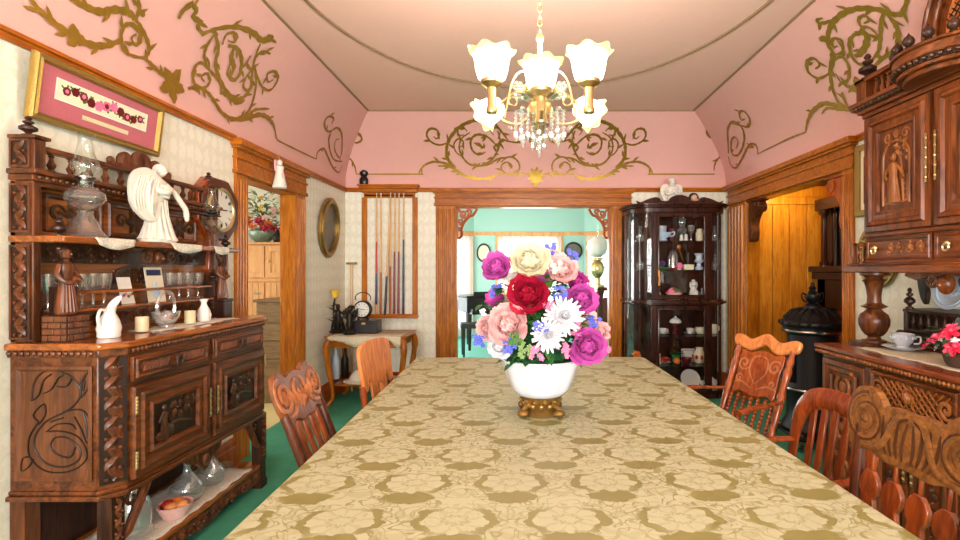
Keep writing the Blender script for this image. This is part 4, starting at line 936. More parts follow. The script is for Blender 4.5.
for rot,sc,off in((3.0,.95,(.03,-.01,.03)),(3.40,.78,(.0,.03,.05))):
    m=MB().prism([(a,b_) for a,b_ in wg],-.010,.010,'yz')
    for k in range(9):
        for sd in(-1,1): m.tube(cr([(sd*.010,.03+.015*k,.325-.004*abs(k-4)),(sd*.014,.05+.017*k,.26-.008*k),(sd*.010,.05+.014*k,.17-.006*k)],5),[.006,.007,.008,.008,.008,.008,.008,.007,.006,.005,.004],6)
    m.xf(Matrix.Translation(off)@Matrix.Rotation(rot,4,'Z')@Matrix.Scale(sc,4)); m.out('wing','bisque',t,bev=.005)
# goblets
gob=None; k=0
GX=[(48,'first crystal goblet of the near row, next to the post at the near end'),(67,'crystal goblet directly behind the carved woman figure'),(82,'crystal goblet just past the carved woman figure'),(93,'middle goblet of the three between the carved woman and the postcards'),(104,'crystal goblet right before the small pink card'),
    (170,'crystal goblet right after the larger blue card'),(179,'second crystal goblet after the larger blue card'),(188,'third crystal goblet after the larger blue card'),(198,'crystal goblet at the far end of the shelf nearest the wall clock')]
for px,lab in GX:
    Xw=-1.995; Yw=500*(-Xw)/(520-px)
    if gob is None:
        gob=thing('crystal_goblet',lab,'goblet',(Xw,Yw,1.2285),0,'goblets on the narrow sideboard shelf')
        MB().lathe([(.03,0),(.031,.004),(.008,.012),(.006,.05),(.012,.066),(.026,.085),(.031,.12),(.034,.155),(.032,.155),(.028,.12),(.023,.088),(0,.074)],n=18).out('bowl_and_stem','glass_lamp',gob)
    else: dup(gob,(Xw,Yw,1.2285),label=lab)
# cards
def card(name,label,x,w,h,z,mats,tilt,deco):
    t=thing(name,label,'card',S2W(x,-.095,z),PI/2); M=Matrix.Rotation(tilt,4,'X')
    MB().bb(-w/2,-.003,0,w/2,0,h).xf(M).out('board',mats[0],t,smooth=False)
    m=MB(); deco(m,w,h); m.xf(M); m.out('print',mats[1:],t,smooth=False,fix=False)
def d1(m,w,h):
    for k in range(6): m.m(k%2).prism([(-.035+.014*k+.009*cos(a),h*.28+.006*(k%3)+.009*sin(a)) for a in [q*PI/3 for q in range(6)]],-.0045,-.003)
def d2(m,w,h):
    m.m(0).bb(-w*.4,-.0045,h*.76,w*.4,-.003,h*.93); m.m(1).prism([(-.02,h*.1),(.02,h*.1),(.03,h*.3),(.012,h*.42),(.016,h*.55),(-.006,h*.58),(-.01,h*.42),(-.03,h*.2)],-.0045,-.003)
card('greeting_card','small cream card with pink flowers propped among the goblets',.50,.085,.138,1.2285,('white_card','pink','leaf'),-.22,d1)
card('postcard','larger cream card with blue banner and blue figure propped on the shelf',0.70,.13,.187,1.2285,('cream','navy','china_blue'),-.15,d2)
# worktop items: helper for placing by picture column on the sideboard top
def top(px,d): Xw=d; return (Xw,500*(-Xw)/(520-px))
X_,Y_=top(109,-1.80)
t=thing('cream_pitcher','tall white pitcher with swept spout standing beside the carved woman','pitcher',(X_,Y_,1.105),PI/2)
prof=[(.04,0),(.043,.008),(.042,.02),(.046,.04),(.038,.075),(.022,.105),(.02,.125),(.026,.15)]
m=MB(); n=20; vs=[]
for i,(r,z) in enumerate([(.0,0)]+prof):
    for k in range(n):
        a=2*PI*k/n; s=max(0,(z-.09)/.06); sh=s*s*.028
        zz=z+(s*.03*cos(a) if i==len(prof) else 0); vs.append((r*cos(a)*(1+.35*s)+sh,r*sin(a)*(1-.2*s),zz))
m.add(vs,[(i*n+k,i*n+(k+1)%n,(i+1)*n+(k+1)%n,(i+1)*n+k) for i in range(len(prof)) for k in range(n)]); m.out('body','porcelain',t)
MB().tube(cr([(-.018,0,.118),(-.045,0,.122),(-.058,0,.09),(-.05,0,.055),(-.038,0,.045)],6),.006,8).out('handle','porcelain',t)
for px,lab,h in((142,'thick cream pillar candle left of the crystal basket beside the pitcher',.07),(190,'thick cream pillar candle between the crystal basket and the bud vase',.07)):
    X_,Y_=top(px,-1.79 if px<150 else -1.80)
    t=thing('pillar_candle',lab,'candle',(X_,Y_,1.109),0,'cream candles on the worktop'); MB().lathe([(.026,0),(.027,.002),(.027,h-.003),(.024,h),(.02,h-.004),(0,h-.006)],n=20).out('wax','candle',t)
    MB().tube([(0,0,h-.008),(.001,0,h+.004)],.0012,5).out('wick','black',t)
X_,Y_=top(166,-1.80)
t=thing('crystal_basket','cut crystal basket with tall arched handle on the sideboard worktop','basket',(X_,Y_,1.109),PI/2)
MB().lathe([(.035,0),(.04,.004),(.036,.012),(.055,.03),(.07,.055),(.075,.08),(.071,.08),(.066,.055),(.05,.032),(0,.02)],n=28,sy=.72,wave=.06,wn=14,wz=.006).out('bowl','glass_cut',t)
MB().tube(cr([(-.06,0,.07),(-.062,0,.12),(-.04,0,.165),(0,0,.18),(.04,0,.165),(.062,0,.12),(.06,0,.07)],6),.009,8).out('handle','glass_cut',t)
X_,Y_=top(204,-1.80)
t=thing('bud_vase','small white bud vase with flared lip at the far end of the sideboard','vase',(X_,Y_,1.109),0)
MB().lathe([(.03,0),(.033,.008),(.038,.035),(.03,.065),(.016,.09),(.014,.105),(.024,.125),(.021,.125),(.011,.105),(.013,.09),(0,.06)],n=20).out('body','porcelain',t)
m=wavycloth(MB(),.36,-.36,1.02,-.20,1.1055); m.v=[S2W(*v) for v in m.v]; tag(solidify(m.out('table_runner','lace',fix=False),.002),'white lace runner under the candles on the sideboard worktop','runner')
# lower shelf things
m=wavycloth(MB(),.1,-.40,1.1,-.06,.1565,ed=.01); m.v=[S2W(*v) for v in m.v]; tag(solidify(m.out('shelf_cloth','lace',fix=False),.002),'white lace cloth spread on the lower sideboard shelf','cloth')
def decanter(label,px,Xw,s,prof,g='glass_cut'):
    Y_=500*(-Xw)/(520-px); t=thing('glass_decanter',label,'decanter',(Xw,Y_,.1595),0,'glass decanters on the lower shelf'); MB().lathe([(r*s,z*s) for r,z in prof],n=22).out('body',g,t); return t
P1=[(.05,0),(.062,.008),(.075,.04),(.07,.075),(.045,.11),(.02,.14),(.016,.17),(.022,.2),(.026,.205),(.02,.205),(.013,.17),(.016,.14),(.04,.108),(.064,.075),(0,.03)]
decanter('onion shaped glass decanter nearest the peach bowl on the lower shelf',187,-1.80,1.08,P1)
decanter('onion shaped glass decanter farther along the lower shelf beside the pendant carving',211,-1.80,1.0,P1)
decanter('slim greenish glass bottle behind the two onion shaped decanters',199,-1.96,1.0,[(.035,0),(.037,.01),(.037,.12),(.015,.15),(.013,.2),(.018,.21),(.01,.2),(0,.1)],'glass_old')
decanter('tall ribbed glass jar at the near end of the lower shelf behind the leg',134,-1.80,1.1,[(.05,0),(.06,.01),(.064,.09),(.056,.15),(.03,.19),(.026,.21),(.04,.235),(.037,.235),(.023,.21),(.05,.148),(0,.05)])
Xw=-1.74; Y_=500*1.74/(520-175)
t=thing('fluted_bowl','pink and white fluted dish holding fruit on the lower sideboard shelf','bowl',(Xw,Y_,.1595))
MB().lathe([(.05,0),(.054,.004),(.075,.05),(.079,.066),(.074,.064),(.05,.008),(0,.006)],n=40,wave=.05,wn=20).out('dish','pink_dish',t)
fr=[(-.03,0,'bread','round golden bun at the near side of the fluted dish'),(.028,.012,'orange','orange fruit at the far side of the fluted dish'),(.0,-.036,'bread','golden bun at the front rim of the fluted dish'),(.0,.036,'red','reddish fruit against the back rim of the fluted dish')]
for a,b,mt,lab in fr:
    o=MB().sph((0,0,0),(.03,.03,.026),12,8).out('fruit',mt); tag(o,lab,'fruit','fruit in the fluted dish',(Xw-b,Y_+a,.1595+.055))
# ================================================================== carved hutch on the right
HU=thing('carved_hutch','tall reddish carved hutch with arched crest on the wall right of the table','hutch',(XR-.004,2.95,0),-PI/2)
HW=1.36; fy=-.70
def H2W(x,y,z): return (XR-.004+y,2.95-x,z)
MB().bb(.02,fy+.03,.08,HW-.02,-.004,.92).out('lower_body','red_walnut_x',HU,bev=.004)
MB().bb(.0,fy+.01,.0,HW,-.004,.09).out('plinth','red_walnut_x',HU,bev=.006)
MB().bb(-.005,fy-.012,.945,HW+.005,-.004,.972).out('worktop','red_top',HU,bev=.008)
MB().bb(.008,fy+.004,.915,HW-.008,-.004,.946).out('cornice','red_walnut_x',HU,bev=.004)
m=MB()
for k in range(60): m.sph((HW*(k+.5)/60,fy-.004,.932),(.010,.007,.011),6,5)
m.out('gadroon_band','carved_red',HU); m=MB()
for k in range(20): m.sph((.002,fy+.69*(k+.5)/20,.932),(.007,.012,.011),6,5)
m.out('gadroon_band','carved_red',HU)
# end panel facing the alcove is hidden; side doors with ring medallions
yd=fy+.03
for x0,x1,hx in((.05,.40,.06),(.97,1.31,1.30)):
    d=MB().bb(x0,yd-.012,.14,x1,yd,.90).molding(x0,.14,x1,.90,[(0,yd-.012),(.005,yd-.024),(.03,yd-.026),(.04,yd-.014),(.06,yd-.014),(.066,yd-.03),(.082,yd-.028),(.09,yd-.006)]).out('door','red_walnut',HU)
    mm=MB(); xc=(x0+x1)/2
    for zc in(.30,.54,.76):
        mm.tube([(xc+.055*cos(a),yd-.016,zc+.065*sin(a)) for a in [2*PI*k/18 for k in range(18)]],.012,6,closed=True); mm.sph((xc,yd-.016,zc),(.03,.016,.036),10,7)
        for q in range(4): leafshape(mm,xc+.07*cos(q*PI/2+.78),zc+.09*sin(q*PI/2+.78),q*PI/2+.78,.05,.016,yd-.012,.012)
    mm.out('carved_medallion','carved_red',d)
for x in(.415,.955):
    mm=MB().bb(x-.012,yd-.02,.12,x+.03,yd,.91); mm.out('pilaster','carved',HU,bev=.004)
d=MB().bb(.44,yd-.014,.735,.945,yd,.905).molding(.44,.735,.945,.905,[(0,yd-.014),(.004,yd-.028),(.016,yd-.028),(.022,yd-.016),(.03,yd-.014)]).out('drawer','red_walnut_x',HU)
m=MB(); xa,xb,za,zb=.475,.91,.765,.877
for k in range(-3,14):
    for s in(1,-1):
        p=[];x0_=xa+k*.036
        a0,b0=x0_,za; a1,b1=x0_+s*(zb-za),zb
        lo,hi=min(a0,a1),max(a0,a1)
        if lo<xa-.002 or hi>xb+.002: continue
        m.tube([(a0,yd-.018,b0),(a1,yd-.018,b1)],.0045,5)
for c,s in((xa+.02,1),(xb-.02,-1),((xa+xb)/2,1)):
    relief(m,spiral(c,.82,.045,0,s*1.6),.011,yd-.02)
m.sph(((xa+xb)/2,yd-.03,.82),(.02,.02,.03),8,6); m.out('carved_trellis','carved_red',d)
for x0,x1 in((.44,.69),(.695,.945)):
    d=MB().bb(x0,yd-.012,.14,x1,yd,.72).molding(x0,.14,x1,.72,[(0,yd-.012),(.005,yd-.024),(.03,yd-.026),(.04,yd-.014),(.055,yd-.014),(.062,yd-.03),(.078,yd-.006)]).out('door','red_walnut',HU)
    mm=MB(); acanthus(mm,x0+.085,.24,x1-.085,.62,yd-.008,.009,int(x0*40)); mm.out('carved_panel','carved_dark',d); hinge(d,x1-.02 if x0<.5 else x0+.02,yd-.026,.5,.14)
# turned columns
for x in(.125,HW-.125):
    mm=MB().bb(x-.085,-.53,.972,x+.085,-.36,.995)
    mm.lathe([(.06,.995),(.06,1.005),(.035,1.012),(.03,1.025),(.045,1.035),(.06,1.055),(.074,1.09),(.076,1.12),(.066,1.15),(.04,1.172),(.034,1.18),(.06,1.19),(.066,1.196),(.05,1.205),(.036,1.215),(.034,1.25),(.04,1.30),(.048,1.33),(.06,1.34),(.04,1.35),(.05,1.365),(.07,1.372),(.07,1.385)],(x,-.445,0),24)
    mm.out('turned_column','walnut',HU)
# shelf of the upper stage + mini gallery
MB().bb(-.02,-.535,1.385,HW+.02,-.004,1.425).bb(-.005,-.52,1.425,HW+.005,-.004,1.437).out('upper_shelf','red_walnut_x',HU,bev=.006)
MB().bb(.05,-.43,1.437,HW-.05,-.004,2.31).out('upper_body','red_walnut',HU,bev=.004)
for x in(.008,HW-.034):
    MB().bb(x,-.5,1.535,x+.03,-.02,1.555).bb(x+.0,-.51,1.437,x+.03,-.48,1.556).out('end_gallery_rail','red_walnut',HU,bev=.003)
    for k in range(7): mm=MB(); baluster(mm,x+.015,-.455+k*.06,1.437,1.536,.013,8); mm.out('baluster','red_walnut',HU)
# drawers of the upper stage
yu=-.43
for x0,x1 in((.06,.52),(.535,.995),(1.01,1.30)):
    d=MB().bb(x0,yu-.018,1.45,x1,yu,1.585).molding(x0+.008,1.458,x1-.008,1.577,[(0,yu-.019),(.004,yu-.026),(.014,yu-.024),(.02,yu-.014)]).out('drawer','red_walnut_x',HU,bev=.003)
    mm=MB(); acanthus(mm,x0+.16,1.485,x1-.03,1.55,yu-.019,.007,int(x0*30)); mm.out('carved_frieze','carved_red',d); ringpull(d,x0+.09,yu-.02,1.515,.017,'brass')
MB().bb(.045,yu-.026,1.585,HW-.045,yu,1.605).bb(.045,yu-.03,1.437,HW-.045,yu,1.452).out('molding','red_walnut_x',HU,bev=.004)
for i,(x0,x1) in enumerate(((.055,.525),(.54,1.01),(1.025,1.305))):
    z0,z1=1.612,2.27
    d=MB().bb(x0,yu-.012,z0,x1,yu,z1).molding(x0,z0,x1,z1,[(0,yu-.012),(.004,yu-.026),(.032,yu-.028),(.04,yu-.04),(.056,yu-.038),(.066,yu-.024),(.09,yu-.024),(.098,yu-.03),(.108,yu-.028),(.114,yu-.008)]).out('door','red_walnut',HU)
    mm=MB(); a,b,c,e_=x0+.118,z0+.118,x1-.118,z1-.118; xc=(a+c)/2; w=(c-a)/2
    mm.bb(a-.006,yu-.0135,b-.006,c+.006,yu-.010,e_+.006); mm.m(1)
    if x1-x0>.4:
        ar=[(a+.025,b+.02)]+[(xc+(w-.025)*cos(PI-q*PI/14),e_-.15+(w-.03)*sin(PI-q*PI/14)) for q in range(15)]+[(c-.025,b+.02)]
        mm.tube([(p,yu-.016,q) for p,q in ar],.007,6)
        figure_relief(mm,xc-.01,b+.03,.27,yu-.018)
        for q in range(16): leafshape(mm,xc+.02+.06*cos(q*1.3)*(q%3+1)/3,e_-.115+.035*sin(q*2.1),q*1.7,.045,.014,yu-.012,.012)
        mm.tube([(xc+.05,yu-.012,b+.03),(xc+.04,yu-.014,b+.16),(xc+.03,yu-.014,e_-.13)],.007,6)
        for q in range(4): mm.tube([(xc+.03,yu-.012,b+.06+q*.03),(c-.03,yu-.012,b+.065+q*.03)],.0045,5)
        mm.tube([(c-.04,yu-.013,b+.03),(c-.04,yu-.013,b+.17)],.006,5); relief(mm,cr([(a+.02,b+.035),(xc,b+.03),(c-.02,b+.04)],5),.012,yu-.012)
        for q in range(5): leafshape(mm,a+.03+q*.012,b+.03,1.2+q*.2,.06,.01,yu-.012,.01)
        for s in(-1,1): relief(mm,spiral(xc+s*(w-.055),e_-.035,.03,0,s*1.4),.008,yu-.012)
        relief(mm,spiral(xc,e_-.03,.022,0,1.4),.008,yu-.012)
    else: acanthus(mm,a,b,c,e_,yu-.012,.008,7)
    pn=mm.out('carved_scene_panel',['carved','carved_red'],d)
    if x1-x0>.4:
        hinge(d,(x1-.02 if i==0 else x0+.02),yu-.03,1.95,.24)
    else: hinge(d,x0+.02,yu-.03,1.95,.24)
# cornice with gadroon band, gallery
m=MB().bb(.035,-.455,2.275,HW-.035,-.004,2.30).bb(.02,-.475,2.30,HW-.02,-.004,2.325).bb(0,-.51,2.34,HW,-.004,2.365)
m.out('upper_cornice','red_walnut_x',HU,bev=.006)
m=MB().bb(.01,-.49,2.32,HW-.01,-.004,2.342)
for k in range(44): m.sph((HW*(k+.5)/44,-.496,2.333),(.013,.009,.013),6,5)
m.out('gadroon_band','carved_dark',HU); m=MB()
for k in range(14): m.sph((.006,-.49*(k+.5)/14,2.333),(.009,.015,.013),6,5)
m.out('gadroon_band','carved_dark',HU)
for x in(.01,HW-.09): MB().bb(x,-.47,2.365,x+.08,-.39,2.48).out('gallery_post','red_walnut',HU,bev=.004)
MB().bb(.0,-.475,2.48,.33,-.385,2.505).bb(.0,-.475,2.481,.09,-.02,2.504).out('gallery_rail','red_walnut_x',HU,bev=.004)
MB().bb(HW-.52,-.475,2.48,HW,-.385,2.505).out('gallery_rail','red_walnut_x',HU,bev=.004)
MB().bb(.09,-.46,2.365,.33,-.40,2.378).out('gallery_sill','red_walnut_x',HU,bev=.004)
for k in range(5): mm=MB(); baluster(mm,.125+k*.047,-.43,2.376,2.481,.017,8); mm.out('baluster','red_walnut',HU)
mm=MB(); finial(mm,.05,-.43,2.505,.15,.045); mm.out('finial','walnut_dark',HU)
mm=MB(); finial(mm,HW-.05,-.43,2.505,.15,.045); mm.out('finial','walnut_dark',HU)
# bowed balcony and arched crest
bx,by=.60,-.32
m=MB()
def arcp(r,n=20,f=.8): return [(bx+r*cos(PI+PI*k/n),by+r*f*sin(PI+PI*k/n)) for k in range(n+1)]
for r,z0,z1 in((.24,2.385,2.41),(.27,2.41,2.43),(.29,2.455,2.50),(.305,2.50,2.515)):
    m.prism(arcp(r)+[(bx+r,.05),(bx-r,.05)],z0,z1,'xy')
m.out('bowed_balcony','red_walnut_x',HU,bev=.005)
m=MB().prism(arcp(.278)+[(bx+.278,.05),(bx-.278,.05)],2.43,2.456,'xy')
for k in range(24):
    a=PI+PI*(k+.5)/24; m.sph((bx+.284*cos(a),by+.284*.8*sin(a),2.443),(.014,.014,.012),6,5)
m.out('gadroon_band','carved_dark',HU)
for k in range(9):
    a=PI+PI*k/8; mm=MB(); x,y=bx+.275*cos(a),by+.275*.8*sin(a); mm.lathe([(.012,0),(.018,.008),(.01,.014),(.024,.026),(.027,.04),(.02,.056),(.008,.066),(0,.08)],(x,y,2.515),12); mm.out('acorn_finial','walnut_dark',HU)
ar=[(bx-.30,2.515),(bx-.30,2.72)]+[(bx+.30*cos(PI-q*PI/16),2.72+.32*sin(PI-q*PI/16)) for q in range(1,16)]+[(bx+.30,2.72),(bx+.30,2.515)]
inn=[(bx-.235,2.515),(bx-.235,2.72)]+[(bx+.235*cos(PI-q*PI/16),2.72+.25*sin(PI-q*PI/16)) for q in range(1,16)]+[(bx+.235,2.72),(bx+.235,2.515)]
m=MB(); n=len(ar)
vs=[(a,-.30,b) for a,b in ar]+[(a,-.30,b) for a,b in inn]+[(a,-.22,b) for a,b in ar]+[(a,-.22,b) for a,b in inn]; fs=[]
for i in range(n-1): fs+=[(i,i+1,n+i+1,n+i),(2*n+i,3*n+i,3*n+i+1,2*n+i+1),(i,2*n+i,2*n+i+1,i+1),(n+i,n+i+1,3*n+i+1,3*n+i)]
m.add(vs,fs); m.tube([(a,-.305,b) for a,b in ar],.014,6).tube([(a,-.305,b) for a,b in inn],.012,6); m.out('arched_crest','red_walnut',HU,bev=.003)
m=MB()
m.prism(inn,-.245,-.235); m.out('arch_back','chair_tan',HU,smooth=False)
m=MB()
for k in range(-13,14):
    for s in(1,-1):
        p0=(bx+k*.036,2.515); pts=[]
        q=0
        while q<=.5:
            x=p0[0]+s*q; z=2.515+q
            if abs(x-bx)<=.23 and (z<2.72 or ((x-bx)/.23)**2+((z-2.72)/.245)**2<1): pts.append((x,-.249,z))
            q+=.02
        if len(pts)>1: m.tube([pts[0],pts[-1]],.0035,4)
m.out('lattice','walnut_dark',HU,smooth=False)
for s in(-1,1):
    mm=MB(); mm.prism(cr([(bx+s*.30,2.515),(bx+s*.31,2.72),(bx+s*.34,2.70),(bx+s*.40,2.62),(bx+s*.45,2.55),(bx+s*.46,2.515)],5),-.28,-.24); relief(mm,spiral(bx+s*.355,2.60,.04,0,1.4),.012,-.283); mm.out('scroll_wing','carved_dark',HU)
for o in HU.children:
    st=o.name.split('.')[0]
    if st in('bowed_balcony','acorn_finial') or (st=='gadroon_band' and o.data.vertices[0].co.z>2.40): o.location=(bx*.12,-.08,-.08); o.scale=(.88,1,1)
    if st in('arched_crest','arch_back','lattice','scroll_wing'): o.location=(0,0,-.085)
# back shelf with gallery, mask, brackets, back
MB().bb(.50,-.012,.972,HW,-.004,1.385).out('back_panel','walnut_dark',HU,smooth=False)
MB().bb(.13,-.28,1.06,HW-.1,-.02,1.075).bb(.13,-.285,.972,.155,-.02,1.185).bb(.13,-.29,1.165,HW-.1,-.02,1.183).out('back_shelf','walnut_dark',HU,bev=.004)
for k in range(20): mm=MB(); baluster(mm,.18+k*.052,-.268,1.075,1.166,.012,8); mm.out('baluster','walnut_dark',HU)
mm=MB(); finial(mm,.145,-.26,1.183,.12,.027); mm.out('finial','walnut_dark',HU)
m=MB().prism(cr([(.13,.972),(.09,.99),(.07,1.03),(.10,1.06),(.14,1.06)],5),-.29,-.26); relief(m,spiral(.10,1.01,.03,0,1.4),.009,-.292); m.out('scroll_foot','walnut_dark',HU)
m=MB()
for k in range(6):
    for sd in(1,-1): m.tube([(.19+k*.018,-.2,1.385),(.19+k*.018+sd*.05,-.2,1.31)],.004,4)
m.prism(cr([(.13,1.385),(.14,1.31),(.16,1.24),(.19,1.21),(.205,1.27),(.20,1.33),(.25,1.385)],5),-.21,-.19); m.out('fretwork_bracket','walnut_dark',HU,smooth=False)
m=MB().sph((.62,-.46,1.335),(.036,.034,.05),12,8).sph((.62,-.49,1.33),(.009,.012,.012),6,5)
for s in(-1,1):
    relief(m,spiral(.62+s*.09,1.35,.036,PI/2-s*PI/2,-s*1.5),.012,-.45); m.tube([(.62+s*.12,-.45,1.37),(.62+s*.19,-.45,1.36),(.62+s*.25,-.45,1.376)],.012,6); m.sph((.62+s*.018,-.49,1.345),(.008,.006,.007),6,4)
m.bb(.40,-.47,1.37,.84,-.40,1.386); m.out('mask_bracket','red_walnut',HU)
# ------------------------------------------------------------------ things on the hutch
def plate(name,label,loc,r,rz,tilt,mt,rim,group=None,stand=False):
    t=thing(name,label,'plate',loc,rz,group); m=MB().lathe([(0,.004),(r*.55,.0),(r*.6,.004),(r*.98,.02),(r,.024),(r*.97,.027),(r*.6,.011),(r*.5,.008),(0,.009)],n=32); M=Matrix.Translation((0,0,r*cos(tilt)))@Matrix.Rotation(PI/2-tilt,4,'X'); m.xf(M); m.out('dish',mt,t)
    q=MB().tube([(r*.80*cos(a),r*.80*sin(a),.020) for a in [2*PI*k/28 for k in range(28)]],.005,5,closed=True)
    for k in range(12):
        a=2*PI*k/12; q.sph((r*.3*cos(a),r*.3*sin(a),.009),(.010,.010,.003),6,4)
    q.xf(M); q.out('painted_decoration',rim,t); return t
plate('china_plate','large blue and white plate standing on the gallery shelf of the hutch',H2W(.30,-.14,1.1845),.115,-PI/2,.22,'pot_white','china_blue',None)
x_,y_,z_=H2W(.305,-.42,.9725)
t=thing('china_cup','white and blue cup standing in its saucer on the hutch worktop','cup',(x_,y_,.989))
MB().lathe([(.03,0),(.032,.004),(.026,.01),(.046,.035),(.052,.075),(.048,.075),(.042,.037),(.02,.014),(0,.012)],n=24).out('bowl','pot_white',t)
MB().tube(cr([(.048,0,.06),(.072,0,.06),(.07,0,.03),(.044,0,.024)],6),.005,6).xf(Matrix.Rotation(-.6,4,'Z')).out('handle','pot_white',t)
m=MB()
for k in range(10): a=2*PI*k/10; m.sph((.051*cos(a),.051*sin(a),.055),(.008,.008,.010),6,4)
m.out('painted_decoration','china_blue',t)
t=thing('china_saucer','white saucer beneath the blue and white cup on the hutch worktop','saucer',(x_,y_,.9755))
MB().lathe([(.04,0),(.045,.004),(.092,.018),(.096,.021),(.09,.022),(.045,.010),(0,.010)],n=28).out('dish','pot_white',t)
m=wavycloth(MB(),.20,-.60,1.2,-.30,.9725); m.v=[H2W(*v) for v in m.v]; tag(solidify(m.out('worktop_runner','lace_cream',fix=False),.0025),'cream lace runner lying on the hutch worktop under the cup and roses','runner')
# roses in basket
bx_,by_,bz_=H2W(.77,-.50,.9755)
t=thing('rose_basket','dark wicker basket of red and pink roses on the hutch worktop','flower basket',(bx_,by_,bz_))
MB().lathe([(.06,0),(.075,.02),(.085,.06),(.09,.065),(.08,.065),(.06,.05),(0,.05)],n=24,wave=.03,wn=12).out('basket','basket',t)
rr=random.Random(11); m=MB()
for k in range(60):
    a=rr.uniform(0,2*PI); r=rr.uniform(.02,.12); leafblade(m,(r*cos(a),r*sin(a),.06+rr.uniform(0,.10)),(cos(a),sin(a),rr.uniform(-.2,.8)),.06,.028)
m.out('foliage','leaf_dark',t,fix=False)
for k in range(16):
    a=k*2.4; r=.03+.105*math.sqrt(k/16); z=.165-.1*(k/16)+rr.uniform(-.01,.015); m=MB(); blossom(m,(r*cos(a),r*sin(a),z),.042,6,(cos(a)*.7,sin(a)*.7,.7),seed=k,layers=3); m.sph((r*cos(a),r*sin(a),z+.012),(.014,.014,.014),8,5); m.out('rose',('rose_red','rose_pink')[k%2],t,fix=False)
for k in range(12):
    a=k*1.9+.4; r=.10; m=MB(); blossom(m,(r*cos(a),r*sin(a),.10+rr.uniform(-.03,.05)),.018,5,(cos(a),sin(a),.6),seed=k+30,layers=1); m.out('white_blossom','white_petal',t,fix=False)
# wall things behind the hutch
t=thing('framed_picture','gold framed dark picture on the right wall between the alcove casing and the hutch','picture',(XR-.002,3.60,2.04),-PI/2)
MB().frame(-.02,-.26,.36,.25,.045,-.03,0).out('frame','gold_frame',t,bev=.006); MB().bb(.02,-.012,-.22,.32,0,.21).out('mat_board','cream',t,smooth=False); MB().bb(.06,-.016,-.17,.28,-.012,.16).out('picture','dark_red',t,smooth=False)
t=thing('gold_oval_mirror','round gilt frame on the right wall low behind the hutch column','mirror',(XR-.002,3.40,1.50),-PI/2)
a=[(cos(k*PI/20),sin(k*PI/20)) for k in range(40)]
MB().ringprism([(.2*p,.225*q) for p,q in a],[(.13*p,.15*q) for p,q in a],-.03,0).out('frame','old_gold',t,bev=.008); MB().prism([(.135*p,.155*q) for p,q in a],-.01,0).out('glass','old_photo',t,smooth=False)
m=MB()
for k in range(26): q=2*PI*k/26; m.sph((.165*cos(q),-.032,.188*sin(q)),(.015,.012,.015),6,5)
m.out('beading','old_gold',t)
# stove
t=thing('parlor_stove','ornate black iron parlor stove with urn finial before the panelled alcove','stove',(2.375,4.06,0))
MB().lathe([(.2,.10),(.23,.13),(.22,.16),(.19,.20),(.19,.42),(.2,.44),(.185,.47),(.185,.88),(.21,.90),(.22,.93),(.21,.95)],n=28).out('barrel','iron',t)
MB().lathe([(.23,.95),(.245,.965),(.24,.985),(.215,1.0),(.2,1.03),(.165,1.06),(.1,1.085),(.07,1.09),(.065,1.11),(.05,1.115)],n=32,wave=.0).out('dome','iron',t)
m=MB()
for k in range(20):
    a=2*PI*k/20; m.sph((.235*cos(a),.235*sin(a),.975),(.02,.02,.016),6,5); m.tube([(.21*cos(a),.21*sin(a),1.01),(.15*cos(a),.15*sin(a),1.068),(.09*cos(a),.09*sin(a),1.09)],[.008,.012,.006],6)
m.out('cast_ornament','iron',t)
m=MB(); m.lathe([(.05,1.11),(.055,1.125),(.03,1.135),(.045,1.15),(.058,1.18),(.055,1.2),(.03,1.215),(.035,1.225),(.022,1.235),(.03,1.255),(.014,1.27),(.016,1.285),(0,1.31)],n=18)
for s in(0,PI): m.tube(cr([(.05*cos(s),.05*sin(s),1.2),(.085*cos(s),.085*sin(s),1.21),(.08*cos(s),.08*sin(s),1.16),(.05*cos(s),.05*sin(s),1.14)],5),.007,6)
m.out('urn_finial','iron',t)
for z in(.45,.91): MB().tube([(.213*cos(q),.213*sin(q),z) for q in [2*PI*k/28 for k in range(28)]],.014,8,closed=True).out('nickel_band','nickel',t)
MB().bb(-.23,-.07,.5,-.17,.07,.78).out('door','iron',t,bev=.01)
MB().bb(-.24,-.24,.08,.24,.24,.11).out('base_plate','iron',t,bev=.01)
for sx in(-1,1):
    for sy in(-1,1): MB().tube(cr([(sx*.16,sy*.16,.1),(sx*.2,sy*.2,.08),(sx*.2,sy*.2,.04),(sx*.23,sy*.23,.012)],4),[.03]*4+[.022]*4+[.018]*4+[.02],8).out('leg','nickel',t)
# ================================================================== big table with damask cloth
TB=thing('covered_pool_table','broad long table hidden under the gold damask tablecloth','table',(.097,1.90,0),.019)
MB().bb(-.735,-1.41,.60,.735,1.41,.812).out('table_body','oak_red',TB,bev=.01)
for sx in(-1,1):
    for sy in(-1,1): MB().lathe([(.06,0),(.08,.03),(.06,.06),(.05,.1),(.075,.25),(.085,.4),(.06,.5),(.08,.55),(.08,.61)],(sx*.58,sy*1.28,0),18).out('leg','oak_red',TB)
def rrect(hx,hy,r,nc=6,ns=26,nl=44):
    p=[]
    for (cx,cy,a0) in((hx-r,-hy+r,-PI/2),(hx-r,hy-r,0),(-hx+r,hy-r,PI/2),(-hx+r,-hy+r,PI)):
        for k in range(nc+1): a=a0+PI/2*k/nc; p.append((cx+r*cos(a),cy+r*sin(a)))
    q=[]
    for i in range(len(p)):
        a=p[i]; b=p[(i+1)%len(p)]; L=math.hypot(b[0]-a[0],b[1]-a[1]); n=max(1,int(L/.06))
        for k in range(n): q.append((a[0]+(b[0]-a[0])*k/n,a[1]+(b[1]-a[1])*k/n))
    return q
q=rrect(.755,1.43,.05); n=len(q); vs=[]
